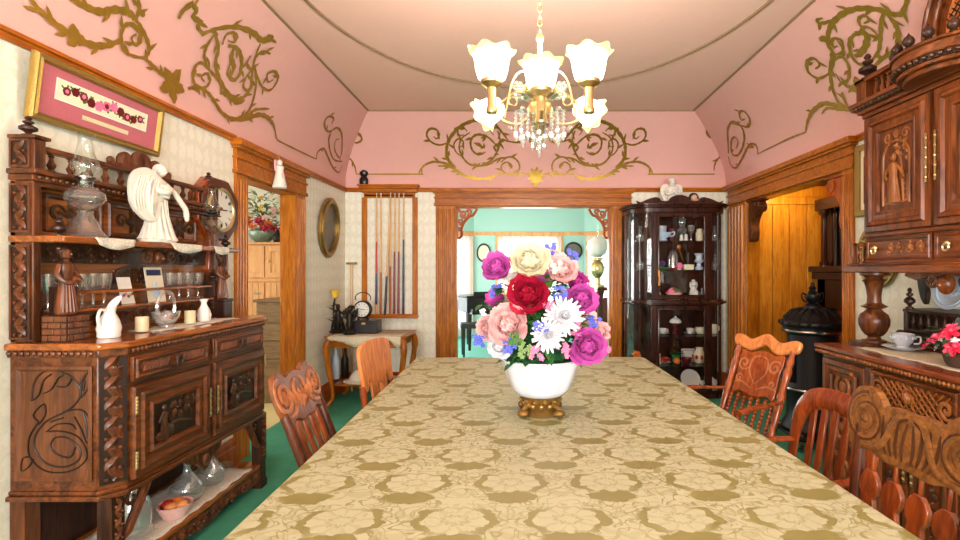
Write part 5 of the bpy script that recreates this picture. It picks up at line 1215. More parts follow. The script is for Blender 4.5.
for d,z,rp in((-.012,.8205,0),(-.004,.8195,0),(.002,.815,0),(.005,.805,0),(.008,.74,.004),(.014,.66,.010),(.018,.585,.014)):
    for i,(x,y) in enumerate(q):
        L=math.hypot(x,y); ux=(1 if abs(x)>.74 else 0)*(1 if x>0 else -1); uy=(1 if abs(y)>1.41 else 0)*(1 if y>0 else -1); w=d+rp*(1+sin(i*.9)+.5*sin(i*.37)); vs.append((x+ux*w,y+uy*w,z))
m=MB().add(vs,[(j*n+i,j*n+(i+1)%n,(j+1)*n+(i+1)%n,(j+1)*n+i) for j in range(6) for i in range(n)]+[tuple(range(n))])
tc=m.out('tablecloth','damask',ang=50); tag(tc,'pale gold floral damask tablecloth covering the big table','tablecloth',None,(.097,1.90,.0),.019)
# ================================================================== flower centrepiece
FB=(.084,2.03,.8215)
t=thing('pedestal_bowl','white fluted bowl on an ornate gilt foot holding the bouquet on the table','bowl',FB)
MB().lathe([(.08,.075),(.10,.082),(.12,.105),(.136,.145),(.152,.19),(.168,.222),(.171,.228),(.163,.226),(.143,.18),(.115,.12),(.08,.095),(0,.092)],n=96,wave=.055,wn=10,wz=.006).out('bowl','pot_white',t)
f=MB().lathe([(.082,0),(.084,.008),(.068,.018),(.056,.032),(.064,.05),(.084,.066),(.088,.078),(0,.08)],n=32,wave=0)
for k in range(4):
    a=PI/4+k*PI/2; c,s_=cos(a),sin(a)
    f.sph((.098*c,.098*s_,.016),(.024,.024,.016),10,6); f.tube(cr([(.108*c,.108*s_,.012),(.09*c,.085*s_,.035),(.06*c,.06*s_,.045),(.075*c,.075*s_,.062)],5),.010,7)
for k in range(12): a=k*PI/6; f.sph((.066*cos(a),.066*sin(a),.04),(.014,.014,.012),8,5); f.sph((.078*cos(a+.2),.078*sin(a+.2),.060),(.012,.012,.009),8,5)
f.out('gilt_foot','old_gold',t)
BQ=thing('flower_bouquet','full mixed bouquet of pink, crimson, white and ivory silk flowers in the white bowl','bouquet',FB)
def bp(px,py,y=0): 
    Y=2.03+y; return Vector(((px-520)*Y/500-FB[0],y,1.4+(270-py)*Y/500-FB[2]))
def petal(mb,c,A,S,U,L,w,el,cup,rr):
    vs=[]; n=4
    for j in range(n+1):
        v=j/n; ww=w*(.28+.9*sin(PI*(.12+.72*v)))*(1 if v<.99 else .72)
        e=el+cup*(v-.3); base=c+(A*cos(e)+U*sin(e))*(L*v)
        for i in range(-2,3):
            s=i/2; vs.append(base+S*(ww*s*.5)+(U*cos(el)-A*sin(el)*.6)*(w*.30*s*s)+U*(rr.uniform(-.05,.05)*L*v if abs(i)==2 or j==n else 0))
    mb.add(vs,[(5*j+i,5*j+i+1,5*j+i+6,5*j+i+5) for j in range(n) for i in range(4)])
def peony(c,r,dirv,seed,lay=5):
    rr=random.Random(seed); U=Vector(dirv).normalized(); A0=U.orthogonal().normalized(); B0=U.cross(A0); mb=MB(); c=Vector(c)-U*r*.35
    for k in range(lay):
        f=k/(lay-1); n=(8,8,7,6,5,4)[k]; L=r*(1.05-.42*f); el=.15+1.15*f
        for i in range(n):
            a=2*PI*(i+.5*(k%2))/n+rr.uniform(-.2,.2); A=A0*cos(a)+B0*sin(a); petal(mb,c+U*(r*.18*f)+A*(r*.05),A,U.cross(A),U,L*rr.uniform(.88,1.1),r*(.95-.35*f),el+rr.uniform(-.12,.12),.5+.3*f,rr)
    return mb
def mum(c,r,dirv,seed):
    rr=random.Random(seed); U=Vector(dirv).normalized(); A0=U.orthogonal().normalized(); B0=U.cross(A0); mb=MB(); c=Vector(c)-U*r*.4
    for k in range(5):
        n=(22,22,18,14,9)[k]; f=k/4
        for i in range(n):
            a=2*PI*(i+.5*k)/n+rr.uniform(-.1,.1); A=A0*cos(a)+B0*sin(a); el=.1+1.2*f; petal(mb,c+U*r*.15*f,A,U.cross(A),U,r*(1.08-.40*f)*rr.uniform(.94,1.06),r*.17,el,.35,rr)
    return mb
FL=[(497,268,.062,'orchid','peony',-.04),(530,262,.082,'ivory_petal','peony',-.05),(528.5,295,.080,'crimson','peony',-.10),(562,270,.062,'blush','peony',-.04),(581,299,.066,'orchid','peony',-.06),(577,283,.046,'magenta','peony',0),
 (508,325,.080,'blush','peony',-.10),(489,328,.052,'blush','peony',-.02),(587,346,.074,'orchid','peony',-.10),(600,331,.042,'blush','peony',0),(500,346,.05,'white_petal','peony',-.08),(564,316,.074,'white_petal','mum',-.10),(548,335,.064,'white_petal','mum',-.13),
 (515,282,.05,'white_petal','peony',.08),(548,258,.05,'blush','peony',.12),(495,300,.045,'magenta','peony',.06),(585,318,.05,'blush','peony',.12),(540,280,.06,'orchid','peony',.16),(510,300,.06,'ivory_petal','peony',.16)]
for k,(px,py,r,mt,kind,y) in enumerate(FL):
    y=y-(.085 if kind=='mum' else .05) if y<.05 else y; c=bp(px,py,y); d=Vector((c.x*1.1,-1 if y<.05 else .6,(c.z-.42)*1.6+.25))
    mb=peony(c,r,d,k) if kind=='peony' else mum(c,r,d,k)
    mb.out('peony' if kind=='peony' else 'chrysanthemum',mt,BQ,fix=False,ang=80)
rr=random.Random(21)
def cluster(px,py,y,mt,nm,n,spread,r,seed):
    rr=random.Random(seed); m=MB(); c=bp(px,py,y-.05)
    for k in range(n):
        p=c+Vector((rr.uniform(-1,1),rr.uniform(-.5,.5),rr.uniform(-1,1)))*spread; blossom(m,p,r,5,(rr.uniform(-.4,.4),-1,.3),seed=seed+k,layers=1)
    m.out(nm,mt,BQ,fix=False)
for i,(px,py,y,mt,nm) in enumerate([(560,292,-.1,'blue_petal','blue_sprig'),(510,345,-.13,'blue_petal','blue_sprig'),(541,326,-.16,'blue_petal','blue_sprig'),(594,322,-.03,'blue_petal','blue_sprig'),(549,250,.0,'blue_petal','blue_sprig'),(494,292,-.04,'blue_petal','blue_sprig'),(480,340,-.02,'blue_petal','blue_sprig'),(572,256,.02,'blue_petal','blue_sprig'),
    (510,287,-.08,'ivory_petal','cream_sprig'),(555,266,-.07,'ivory_petal','cream_sprig'),(590,290,.0,'ivory_petal','cream_sprig'),(512,255,.02,'ivory_petal','cream_sprig'),(484,316,0,'white_petal','cream_sprig'),(500,312,-.06,'white_petal','cream_sprig'),
    (536,354,-.15,'pink','pink_sprig'),(562,351,-.14,'pink','pink_sprig'),(548,306,-.12,'pink','pink_sprig'),(604,345,-.03,'pink','pink_sprig'),(575,328,-.1,'pink','pink_sprig'),(524,350,-.15,'leaf_pale','green_sprig'),(516,340,-.14,'leaf','green_sprig')]):
    cluster(px,py,y,mt,nm,10,.023,.0105,100+i)
m=MB(); 
for k in range(230):
    a=rr.uniform(0,2*PI); el=rr.uniform(-.05,1.3); r=rr.uniform(.09,.185); c=Vector((cos(a)*cos(el)*r,sin(a)*cos(el)*r*.85,.36+sin(el)*r*1.15)); leafblade(m,c,(cos(a),sin(a),rr.uniform(-.3,.8)),rr.uniform(.04,.075),rr.uniform(.022,.036))
m.out('leaves','leaf',BQ,fix=False)
m=MB()
for k in range(120):
    a=rr.uniform(0,2*PI); r=rr.uniform(.03,.16); c=Vector((cos(a)*r,sin(a)*r,.215+rr.uniform(0,.14))); leafblade(m,c,(cos(a),sin(a)-.3,rr.uniform(-.2,.6)),rr.uniform(.035,.06),rr.uniform(.024,.036))
for (px,py) in((528,352),(548,356),(562,350),(536,342),(520,345),(556,340),(540,312),(572,338),(500,290),(484,305)):
    for q in range(4): leafblade(m,bp(px,py,-.13),(rr.uniform(-1,1),-.8,rr.uniform(-.3,.6)),.045,.03)
m.out('leaves','leaf_dark',BQ,fix=False)
for mt_ in('leaf','leaf_dark'):
    m=MB()
    for k in range(110):
        a=rr.uniform(PI,2*PI) if k%4 else rr.uniform(0,PI); z=rr.uniform(.215,.44); r=.135*(1-max(0,z-.34)*3); leafblade(m,(r*cos(a),r*sin(a),z),(cos(a)+rr.uniform(-.8,.8),sin(a)*.6,rr.uniform(-.5,1)),rr.uniform(.035,.06),.03)
    m.out('leaves',mt_,BQ,fix=False)
m=MB().lathe([(.0,.13),(.10,.14),(.11,.2),(.12,.25),(.105,.34),(.08,.40),(0,.44)],n=20); m.out('stems','leaf_dark',BQ)
# ================================================================== chairs
def slat(mb,pts,w,t):
    """pts = [(x,z,halfwidth)] flat upright board"""
    vs=[]
    for x,z,h in pts: vs+=[(x-h,-t,z),(x+h,-t,z),(x+h,t,z),(x-h,t,z)]
    n=len(pts); mb.add(vs,[(4*i+k,4*i+(k+1)%4,4*i+4+(k+1)%4,4*i+4+k) for i in range(n-1) for k in range(4)]+[(0,3,2,1),(4*n-4,4*n-3,4*n-2,4*n-1)]); return mb
def backM(sz,lean,y=.19): return Matrix.Translation((0,y,sz))@Matrix.Rotation(-lean,4,'X')
def chair_base(t,sz,w,d,mt,M,turned=True):
    MB().prism(cr([(-w/2,-d/2+.03),(-w/2+.05,-d/2-.01),(0,-d/2-.025),(w/2-.05,-d/2-.01),(w/2,-d/2+.03),(w/2-.03,d/2),(-w/2+.03,d/2)],4,True),sz-.035,sz,'xy').out('seat',mt,t,bev=.008)
    for s in(-1,1):
        MB().lathe([(.014,0),(.018,.02),(.016,.08),(.024,.14),(.017,.18),(.021,.24),(.024,.32),(.018,.36),(.022,sz-.03)],(s*(w/2-.045),-d/2+.05,0),12).out('leg',mt,t)
        MB().tube([(s*(w/2-.06),d/2+.02,0),(s*(w/2-.06),d/2-.02,sz-.02)],[.015,.02],10).out('leg',mt,t)
    for z in(.16,.26):
        MB().tube([(-w/2+.05,-d/2+.05,z),(w/2-.05,-d/2+.05,z)],.010,8).out('stretcher',mt,t)
    for s in(-1,1): MB().tube([(s*(w/2-.05),-d/2+.05,.2),(s*(w/2-.06),d/2,.2)],.010,8).out('stretcher',mt,t)
def pressback(label,loc,rz,crest_mat,mt,slat_mat,lean,variant,H=.58,hw=.235):
    t=thing('carved_back_chair',label,'chair',loc,rz,None); sz=.45; M=backM(sz,lean)
    chair_base(t,sz,.44,.42,mt,M)
    for s in(-1,1):
        m=MB().tube([(s*.185,0,-.02),(s*.19,0,.2),(s*.198,.0,H-.12)],[.02,.021,.018],10).xf(M); m.out('back_post',mt,t)
    m=MB()
    if variant=='lobes':
        h2=[(0,.35),(.06,.345),(.12,.365),(.165,.35),(.19,.355),(hw-.03,.385),(hw-.01,.43),(hw-.012,.50),(hw-.04,.555),(hw-.085,.572),(hw-.13,.555),(.085,.54),(.05,.55),(0,.555)]
    else:
        h2=[(0,.365),(.08,.36),(.14,.375),(.19,.365),(hw-.005,.375),(hw+.012,.42),(hw+.02,.50),(hw-.015,.56),(hw-.075,.572),(hw-.115,.545),(hw-.135,.518),(.085,.53),(.04,.535),(0,.53)]
    out=cr(h2,4)+[(-a,b) for a,b in reversed(cr(h2,4))][1:-1]
    m.prism(out,-.013,.013).xf(M); cb=m.out('crest',crest_mat,t,bev=.005)
    m=MB(); y=-.014; g=1 if variant=='lobes' else .6
    if g<1:
        q=MB()
        for s in(-1,1):
            cx=s*(hw-.065); relief(q,spiral(cx,.47,.082,PI/2,-s*2.1,.12,34),.010,-.013,taper=False,flat=.25); relief(q,cr([(s*.01,.51),(s*.06,.48),(s*.10,.40),(s*.17,.39)],6),.009,-.013,flat=.25)
            for k in range(4): relief(q,cr([(s*.015+s*.02*k,.385),(s*.02+s*.025*k,.43),(s*.01+s*.03*k,.50)],5),.007,-.013,flat=.25)
        q.xf(M); q.out('carved_lines','chair_line',cb)
    for s in(-1,1):
        cx=s*(hw-.065); relief(m,spiral(cx,.47,.078,PI/2,-s*1.9,.12,34),.013*g,y); relief(m,spiral(cx,.47,.045,PI/2,-s*1.2,.2,24),.009,y); m.sph((cx,y,.47),(.014,.009,.014),8,5)
        for q in range(6 if g==1 else 0): leafshape(m,s*(.02+.022*q),.39+.008*q,PI/2-s*.35*(q-2),.10,.018*g,y,.014*g)
        relief(m,cr([(s*.01,.52),(s*.05,.50),(s*.10,.40),(s*.18,.385)],6),.012,y)
    m.xf(M); m.out('carving','cherry_carved' if variant=='lobes' else 'chair_brown',cb)
    xs=(-.115,-.04,.04,.115) if variant=='lobes' else (-.135,-.045,.045,.135)
    for x in xs:
        m=MB()
        if variant=='lobes': slat(m,[(x*.9,.0,.016),(x,.10,.024),(x,.17,.026),(x,.23,.016),(x,.27,.022),(x,.32,.02),(x*1.0,.36,.018)],0,.008)
        else:
            slat(m,[(x*.85,0,.024),(x*.9,.10,.032),(x*.96,.18,.033),(x*.98,.215,.024),(x,.23,.023),(x,.248,.036),(x,.28,.038),(x,.298,.028),(x,.315,.012)],0,.009)
            m.tube([(x,0,.31),(x,0,.375)],.006,6)
        m.xf(M); m.out('slat',slat_mat,t,bev=.004)
    m=MB().bb(-.2,-.012,.015,.2,.012,.05).xf(M); m.out('lower_rail',mt,t,bev=.004)
    return t
lc=pressback('carved back chair pushed against the sideboard side of the table, nearer of the two',(-.60,2.15,0),PI/2+.04,'crest_dark','chair_dark','cherry',.36,'lobes')
pressback('chair with a wide pressed scroll crest and spoon shaped slats beside the bow back armchair',(.90,1.45,0),-PI/2+.05,'chair_brown','chair_dark','chair_red',.13,'wide',.58,.235)
lc.scale=(.9,1,1)
# plain far chair
t=thing('splat_back_chair','plain light brown chair with rounded top board beside the small corner table','chair',(-.59,2.86,0),PI/2-.14); M=backM(.45,.14); chair_base(t,.45,.42,.40,'chair_tan',M)
out=cr([(-.19,.30),(-.205,.45),(-.19,.525),(-.12,.55),(0,.555),(.12,.55),(.19,.525),(.205,.45),(.19,.30),(.15,.29),(.12,.36),(.085,.30),(.04,.29),(0,.31),(-.04,.29),(-.085,.30),(-.12,.36),(-.15,.29)],3,True)
MB().prism(out,-.012,.012).xf(M).out('crest','chair_tan',t,bev=.006)
for x in(-.055,.055): slat(MB(),[(x,0,.03),(x,.15,.036),(x,.32,.044)],0,.008).xf(M).out('slat','chair_tan',t,bev=.003)
for s in(-1,1): MB().tube([(s*.18,.006,-.02),(s*.185,.006,.32)],[.02,.018],10).xf(M).out('back_post','cherry',t)
# bow back armchair
t=thing('bow_back_armchair','reddish bow back armchair with five flat slats between the rocker and the scroll crest chair','chair',(.96,1.95,0),-PI/2+.06); M=backM(.45,.17,.20); chair_base(t,.45,.47,.44,'chair_red',M)
rim=cr([(-.19,-.02),(-.205,.12),(-.208,.26),(-.19,.36),(-.125,.42),(0,.437),(.125,.42),(.19,.36),(.208,.26),(.205,.12),(.19,-.02)],6)
MB().tube([(a,0.03*(1-(a/.24)**2),b) for a,b in rim],[.025+.022*max(0,min(1,(b-.2)/.2)) for a,b in rim],10,flat=.55,up=(0,1,0)).xf(M).out('bow',  'chair_red',t)
for x in(-.13,-.065,0,.065,.13): slat(MB(),[(x*.85,0,.012),(x*.95,.2,.016),(x*1.0,.405-.02*(abs(x)/.13),.017)],0,.006).xf(Matrix.Translation((0,.02,0))).xf(M).out('slat','chair_red',t,bev=.003)
for s in(-1,1):
    p=M@Vector((s*.208,0,.22)); MB().tube(cr([tuple(p),(s*.235,.08,.655),(s*.245,.02,.65),(s*.23,-.05,.645)],6),[.02]*19,10,flat=.6,up=(0,0,1)).out('arm','chair_red',t)
    MB().lathe([(.014,.44),(.02,.5),(.014,.56),(.018,.6),(.014,.645)],(s*.225,-.03,0),10).out('arm_post','chair_red',t)
# rocker
t=thing('pressed_back_rocker','armchair with yoke crest and turned spindles in front of the black stove','chair',(1.10,2.82,0),-PI/2+.42); t.scale=(.96,.96,.97); M=backM(.43,.38,.20)
MB().prism(cr([(-.25,-.2),(-.2,-.24),(0,-.25),(.2,-.24),(.25,-.2),(.21,.21),(-.21,.21)],4,True),.395,.43,'xy').out('seat','cherry',t,bev=.01)
for s in(-1,1):
    pr=[(.016,-.03),(.02,.02),(.024,.05),(.016,.07),(.022,.1),(.016,.12),(.02,.2),(.024,.26),(.016,.28),(.024,.31),(.016,.33),(.021,.42),(.024,.46),(.016,.48),(.022,.52),(.014,.55),(.018,.58)]
    MB().lathe(pr,(s*.19,0,0),12).xf(M).out('back_post','cherry',t)
    MB().lathe([(.016,.06),(.022,.14),(.016,.2),(.024,.28),(.02,.40)],(s*.2,-.18,0),12).out('leg','cherry',t); MB().lathe([(.016,.06),(.022,.14),(.016,.2),(.024,.28),(.02,.40)],(s*.18,.17,0),12).out('leg','cherry',t)
    MB().tube(cr([(s*.2,-.36,.11),(s*.2,-.2,.045),(s*.2,0,.022),(s*.195,.25,.05),(s*.19,.46,.14)],6),.02,8,flat=1,up=(1,0,0)).out('rocker_runner','cherry',t)
    p=M@Vector((s*.2,0,.28)); MB().tube(cr([tuple(p),(s*.25,.1,.70),(s*.26,-.0,.70),(s*.26,-.1,.69)],6),[.02]*6+[.026]*13,10,flat=.5,up=(0,0,1)).out('arm','cherry',t)
    MB().lathe([(.014,.42),(.022,.48),(.014,.54),(.02,.6),(.014,.69)],(s*.235,-.08,0),10).out('arm_post','cherry',t)
yk=cr([(-.225,.575),(-.235,.63),(-.19,.645),(-.1,.62),(0,.665),(.1,.62),(.19,.645),(.235,.63),(.225,.575),(.17,.56),(.09,.545),(0,.59),(-.09,.545),(-.17,.56)],5,True)
m=MB().prism(yk,-.016,.016).xf(M); m.out('crest','chair_tan',t,bev=.01)
pn=cr([(-.15,.27),(-.148,.42),(-.155,.54),(-.09,.535),(-.04,.55),(.0,.555),(.04,.55),(.09,.535),(.155,.54),(.148,.42),(.15,.27),(.1,.285),(0,.265),(-.1,.285)],4,True)
o=MB().prism(pn,-.009,.009).xf(M).out('pressed_panel','cherry',t,bev=.005)
m=MB()
for s in(-1,1): relief(m,spiral(s*.11,.46,.05,0,s*1.5),.008,-.010); relief(m,cr([(s*.02,.31),(s*.09,.34),(s*.15,.33)],6),.007,-.010); relief(m,spiral(s*.12,.36,.03,0,-s*1.4),.006,-.01); relief(m,cr([(0,.52),(s*.05,.5),(s*.06,.42),(0,.34)],6),.006,-.010)
m.xf(M); m.out('carving','cherry_carved',o)
for k in range(7):
    x=-.15+k*.05; pr=[]; z=0
    for i in range(12): pr+=[(.007,z),(.013,z+.011)]; z+=.0235
    MB().lathe(pr,(x,0,.0),8).xf(M).out('spindle','cherry',t)
# ================================================================== chandelier
CH=thing('chandelier','brass chandelier with frilled glass shades and crystal drops above the table','chandelier',(.094,2.36,0))
m=MB()
z=ZC-.02
m.lathe([(.0,ZC-.045),(.03,ZC-.04),(.06,ZC-.015),(.065,ZC-.002),(0,ZC-.001)],n=20); m.out('ceiling_rose','brass',CH)
k=0; z=ZC-.05
while z>2.52:
    m=MB(); R_=Matrix.Translation((0,0,z))@Matrix.Rotation(PI/2*(k%2),4,'Z'); m.tube([(.011*cos(a),0,-.0+.021*sin(a)) for a in [2*PI*q/12 for q in range(12)]],.0035,6,closed=True).xf(R_); m.out('chain_link','brass',CH); z-=.033; k+=1
MB().lathe([(.004,2.53),(.014,2.51),(.02,2.49),(.012,2.47),(.012,2.36),(.03,2.34),(.02,2.32),(.016,2.22),(.05,2.19),(.062,2.16),(.06,2.13),(.035,2.10),(.045,2.085),(.02,2.06),(.012,2.04),(0,2.03)],n=20).out('stem','brass',CH)
m=MB()
for q in range(10):
    a=2*PI*q/10; leafblade(m,(.03*cos(a),.03*sin(a),2.20),(cos(a),sin(a),.9),.09,.05,.5); m.sph((.075*cos(a),.075*sin(a),2.25),(.016,.016,.016),8,5)
m.out('leaf_crown','brass',CH,fix=False)
for q in range(6):
    m=MB(); a=2*PI*q/6+.5; cx_,cy_=.115*cos(a),.115*sin(a)
    for w in range(6): m.sph((cx_+.020*cos(w*PI/3),cy_+.008*sin(w),2.245+.020*sin(w*PI/3)),(.010,.010,.010),7,5)
    m.sph((cx_,cy_,2.245),.011,7,5); m.tube([(cx_*.4,cy_*.4,2.2),(cx_,cy_,2.235)],.004,5); m.out('crystal_flower','glass_cut',CH)
LPOS=[]
def shade(parent,base,tilt,az,s,nm='shade'):
    M=Matrix.Translation(base)@Matrix.Rotation(az,4,'Z')@Matrix.Rotation(tilt,4,'Y')
    b=MB().lathe([(.05*s,0),(.07*s,.018*s),(.082*s,.06*s),(.088*s,.105*s),(.098*s,.135*s),(.094*s,.135*s),(.084*s,.105*s),(.078*s,.06*s),(.066*s,.022*s),(.046*s,.004*s)],n=36,wave=.0).xf(M); o=b.out(nm,'shade_glass',parent)
    vs=[];n=60
    for i in range(n):
        a=2*PI*i/n; w=sin(7*a); vs+=[(.096*s*cos(a),.096*s*sin(a),.133*s),((.106+.004*w)*s*cos(a),(.106+.004*w)*s*sin(a),(.152+.006*w)*s),((.118+.008*w)*s*cos(a),(.118+.008*w)*s*sin(a),(.150+.008*w)*s)]
    r=MB().add(vs,[(3*i+k,3*((i+1)%n)+k,3*((i+1)%n)+k+1,3*i+k+1) for i in range(n) for k in range(2)]).xf(M); q=r.out('frilled_rim','shade_rim',o,fix=False)
    bl=MB().sph((0,0,.075*s),(.028*s,.028*s,.042*s),12,8).xf(M); bl.out('bulb','lamp_glow',o)
    LPOS.append(M@Vector((0,0,.10*s)))
for az,rad,dz in((PI+.22,.23,-.03),(-.22,.23,-.03),(-PI/2,.13,-.10)):
    c,s_=cos(az),sin(az)
    arm=MB().tube(cr([(.045*c,.045*s_,2.15),(.10*c,.10*s_,2.09),(.17*c,.17*s_,2.10),(.215*c,.215*s_,2.16),(rad*c,rad*s_,2.20)],8),.0085,8)
    arm.tube(cr([(.03*c,.03*s_,2.33),(.08*c,.08*s_,2.36),(.12*c,.12*s_,2.33),(.15*c,.15*s_,2.24),(.17*c,.17*s_,2.12)],8),.005,6)
    arm.tube([(.13*c+.02*cos(a)*c,.13*s_+.02*cos(a)*s_,2.215+.02*sin(a)) for a in [2*PI*q/14 for q in range(14)]],.004,6,closed=True)
    o=arm.out('arm','brass',CH)
    h=MB().lathe([(.012,2.15),(.026,2.155),(.028,2.17),(.022,2.185),(.022,2.27),(.03,2.275),(.05,2.29),(.052,2.305),(.04,2.31)],(rad*c,rad*s_,0),18).out('shade_holder','brass',CH)
    d=MB().sph((rad*c,rad*s_,2.128),(.012,.012,.018),8,6).sph((.14*c,.14*s_,2.065),(.012,.012,.018),8,6).out('crystal_drop','glass_cut',CH)
    if dz:
        for ob in(o,h,d): 
            for v in ob.data.vertices: v.co.z+=dz*max(0,min(1,(v.co.z-2.05)/.15)) if ob is not h else dz
    shade(CH,(rad*c,rad*s_,2.30+dz),0,az,(.92 if dz>-.05 else .84))
for az in(PI-.55,.55):
    c,s_=cos(az),sin(az)
    MB().tube(cr([(.03*c,.03*s_,2.22),(.12*c,.12*s_,2.26),(.19*c,.19*s_,2.24),(.235*c,.235*s_,2.215)],6),.008,8).out('arm','brass',CH)
    shade(CH,(.225*c,.225*s_,2.22),1.9,az,.74)
for (cx,cy,zt) in((-.08,-.09,2.14),(.0,-.03,2.15),(.08,-.09,2.14),(0,.1,2.14)):
    m=MB(); m.tube([(cx*.5,cy*.5,2.13),(cx,cy,zt-.02)],.003,5)
    for q in range(7):
        a=2*PI*q/7; r=.036 if q else 0; n=4 if q%2 else 5
        for i in range(n):
            z=zt-.03-i*.019; m.lathe([(0,-.011),(.010,0),(.005,.009),(0,.010)],(cx+r*cos(a),cy+r*sin(a),z),6)
        m.lathe([(0,-.030),(.010,-.012),(.013,0),(.003,.014),(0,.015)],(cx+r*cos(a),cy+r*sin(a),zt-.03-n*.019-.006),6)
    m.lathe([(0,-.04),(.010,-.014),(.012,0),(.003,.018),(0,.02)],(cx,cy,zt-.15),8); m.lathe([(.01,.0),(.018,-.01),(.036,-.022),(.01,-.026)],(cx,cy,zt),10); m.out('crystal_tassel','glass_cut',CH,smooth=False)
# ================================================================== china cabinet
CB=thing('china_cabinet','dark mahogany china cabinet with curved glass sides in the corner by the alcove','cabinet',(1.765,YB-.035,0))
def cplan(d=0,fd=.46,hw=.55,fw=.33):
    p=[(-hw-d,0),(-hw-d,-.14)]
    for k in range(1,8): a=k/8*PI/2; p.append((-fw-d*.3-(hw-fw+d*.7)*cos(a),-.14-(fd-.14+d)*sin(a)))
    p+=[(-fw,-fd-d)]; return p+[(-a,b) for a,b in reversed(p)]
MB().prism(cplan(.0),.0,.08,'xy').prism(cplan(.02),.0,.05,'xy').out('base','mahogany',CB,bev=.004)
MB().prism(cplan(.0),1.015,1.075,'xy').prism(cplan(.03),1.03,1.058,'xy').out('waist','mahogany_lit',CB,bev=.006)
MB().prism(cplan(.0),2.03,2.085,'xy').prism(cplan(.03),2.085,2.105,'xy').prism(cplan(.045),2.105,2.13,'xy').out('cornice','mahogany',CB,bev=.006)
MB().prism(cr([(-.46,2.13),(-.48,2.165),(-.43,2.15),(-.36,2.18),(-.27,2.205),(-.22,2.19),(-.2,2.165),(-.13,2.165),(-.10,2.20),(-.04,2.225),(.04,2.225),(.10,2.20),(.13,2.165),(.2,2.165),(.22,2.19),(.27,2.205),(.36,2.18),(.43,2.15),(.48,2.165),(.46,2.13)],4),-.40,-.375).out('crest','mahogany_lit',CB,bev=.005)
MB().bb(-.54,-.016,.05,.54,0,2.05).out('back_panel','mahogany_lit',CB,smooth=False)
for z0,z1 in((.08,1.015),(1.075,2.03)):
    for s in(-1,1):
        for q in((s*.31-.022,-.46,s*.31+.022,-.42),(s*.545-.014,-.15,s*.545+.014,-.12),(s*.545-.014,-.03,s*.545+.014,0)): MB().bb(q[0],q[1],z0,q[2],q[3],z1).out('corner_post','mahogany',CB,bev=.004)
    for s in(-1,1):
        pp=cplan()[1:10]; pp=[(s*abs(a),b) for a,b in pp]
        vs=[]; [vs.extend([(a,b,z0),(a,b,z1)]) for a,b in pp]
        g=MB().add(vs,[(2*i,2*i+2,2*i+3,2*i+1) for i in range(len(pp)-1)]).out('curved_glass','glass_pane',CB,fix=False)
    d=MB().frame(-.295,z0+.004,.295,z1-.004,.046,-.47,-.445).molding(-.258,z0+.038,.258,z1-.038,[(0,-.47),(.010,-.474),(.016,-.46)]).out('door','mahogany_lit',CB,bev=.003)
    MB().bb(-.25,-.458,z0+.046,.25,-.455,z1-.046).out('door_glass','glass_pane',d,smooth=False)
    if z0>1:
        m=MB().bb(-.262,-.482,1.33,-.244,-.47,1.40).tube([(-.253,-.488,1.335),(-.253,-.488,1.31),(-.253,-.486,1.23)],[.010,.008,.012],8); m.out('tassel_key','oak_gold',d)
SH=[.075,.345,.675,1.08,1.40,1.725]
for z in SH[1:3]+SH[4:]: MB().prism([(a*.96,b*.93) for a,b in cplan()],z-.008,z,'xy').out('glass_shelf','glass_pane',CB,smooth=False)
def C(px,y=-.22): Y=YB-.035+y; return ((px-520)*Y/500,Y)
def item(nm,lab,cat,px,sh,y=-.24,group=None,rz=0): x,Y=C(px,y); t=thing(nm,lab,cat,(x,Y,SH[sh]+.0015),rz,group); t.scale=(1.2,1.2,1.2); return t
def cupset(px,sh,lab,cmt,smt,y=-.25):
    x,Y=C(px,y)
    t=thing('saucer',lab[1],'saucer',(x,Y,SH[sh]+.001),0,'saucers in the china cabinet'); MB().lathe([(.03,0),(.035,.003),(.068,.012),(.07,.015),(.033,.007),(0,.007)],n=20).out('dish',smt,t)
    t=thing('teacup',lab[0],'teacup',(x,Y,SH[sh]+.0095),.2,'teacups in the china cabinet'); MB().lathe([(.02,0),(.022,.003),(.036,.025),(.042,.055),(.039,.055),(.033,.026),(0,.006)],n=18).out('bowl',cmt,t); MB().tube(cr([(.04,0,.045),(.06,0,.042),(.056,0,.018),(.034,0,.016)],4),.0045,5).out('handle',cmt,t)
cupset(663,2,('white teacup at the left of the middle cabinet shelf below the waist','saucer under the white teacup at the left below the cabinet waist'),'porcelain','porcelain')
cupset(690,2,('white teacup right of the dark footed compote in the cabinet','saucer under the white teacup right of the dark footed compote'),'porcelain','porcelain')
cupset(665,1,('red teacup on the left of the lower cabinet shelf beside the green fern glass','white saucer under the red teacup beside the green fern glass'),'red','porcelain')
t=item('compote','dark red footed compote with a white domed lid between the two white teacups','compote',675.5,2); MB().lathe([(.035,0),(.036,.006),(.010,.02),(.008,.06),(.02,.08),(.05,.105),(0,.105)],n=18).out('stem','dark_red',t); MB().lathe([(.055,.105),(.056,.112),(.045,.135),(.02,.15),(.008,.155),(.01,.165),(0,.17)],n=18).out('lid','porcelain',t)
t=item('cream_bowl','low cream bowl at the right of the shelf with the white teacups','bowl',701,2); MB().lathe([(.035,0),(.04,.004),(.05,.03),(.052,.06),(.046,.058),(.04,.02),(0,.01)],n=18).out('body','cream',t)
t=item('mug','plain cream mug behind the curved right glass of the cabinet','mug',713.5,2,-.2); MB().lathe([(.03,0),(.033,.004),(.033,.085),(.03,.085),(.029,.01),(0,.008)],n=16).out('body','cream',t); MB().tube(cr([(.032,0,.07),(.05,0,.065),(.05,0,.03),(.032,0,.025)],4),.005,5).out('handle','cream',t)
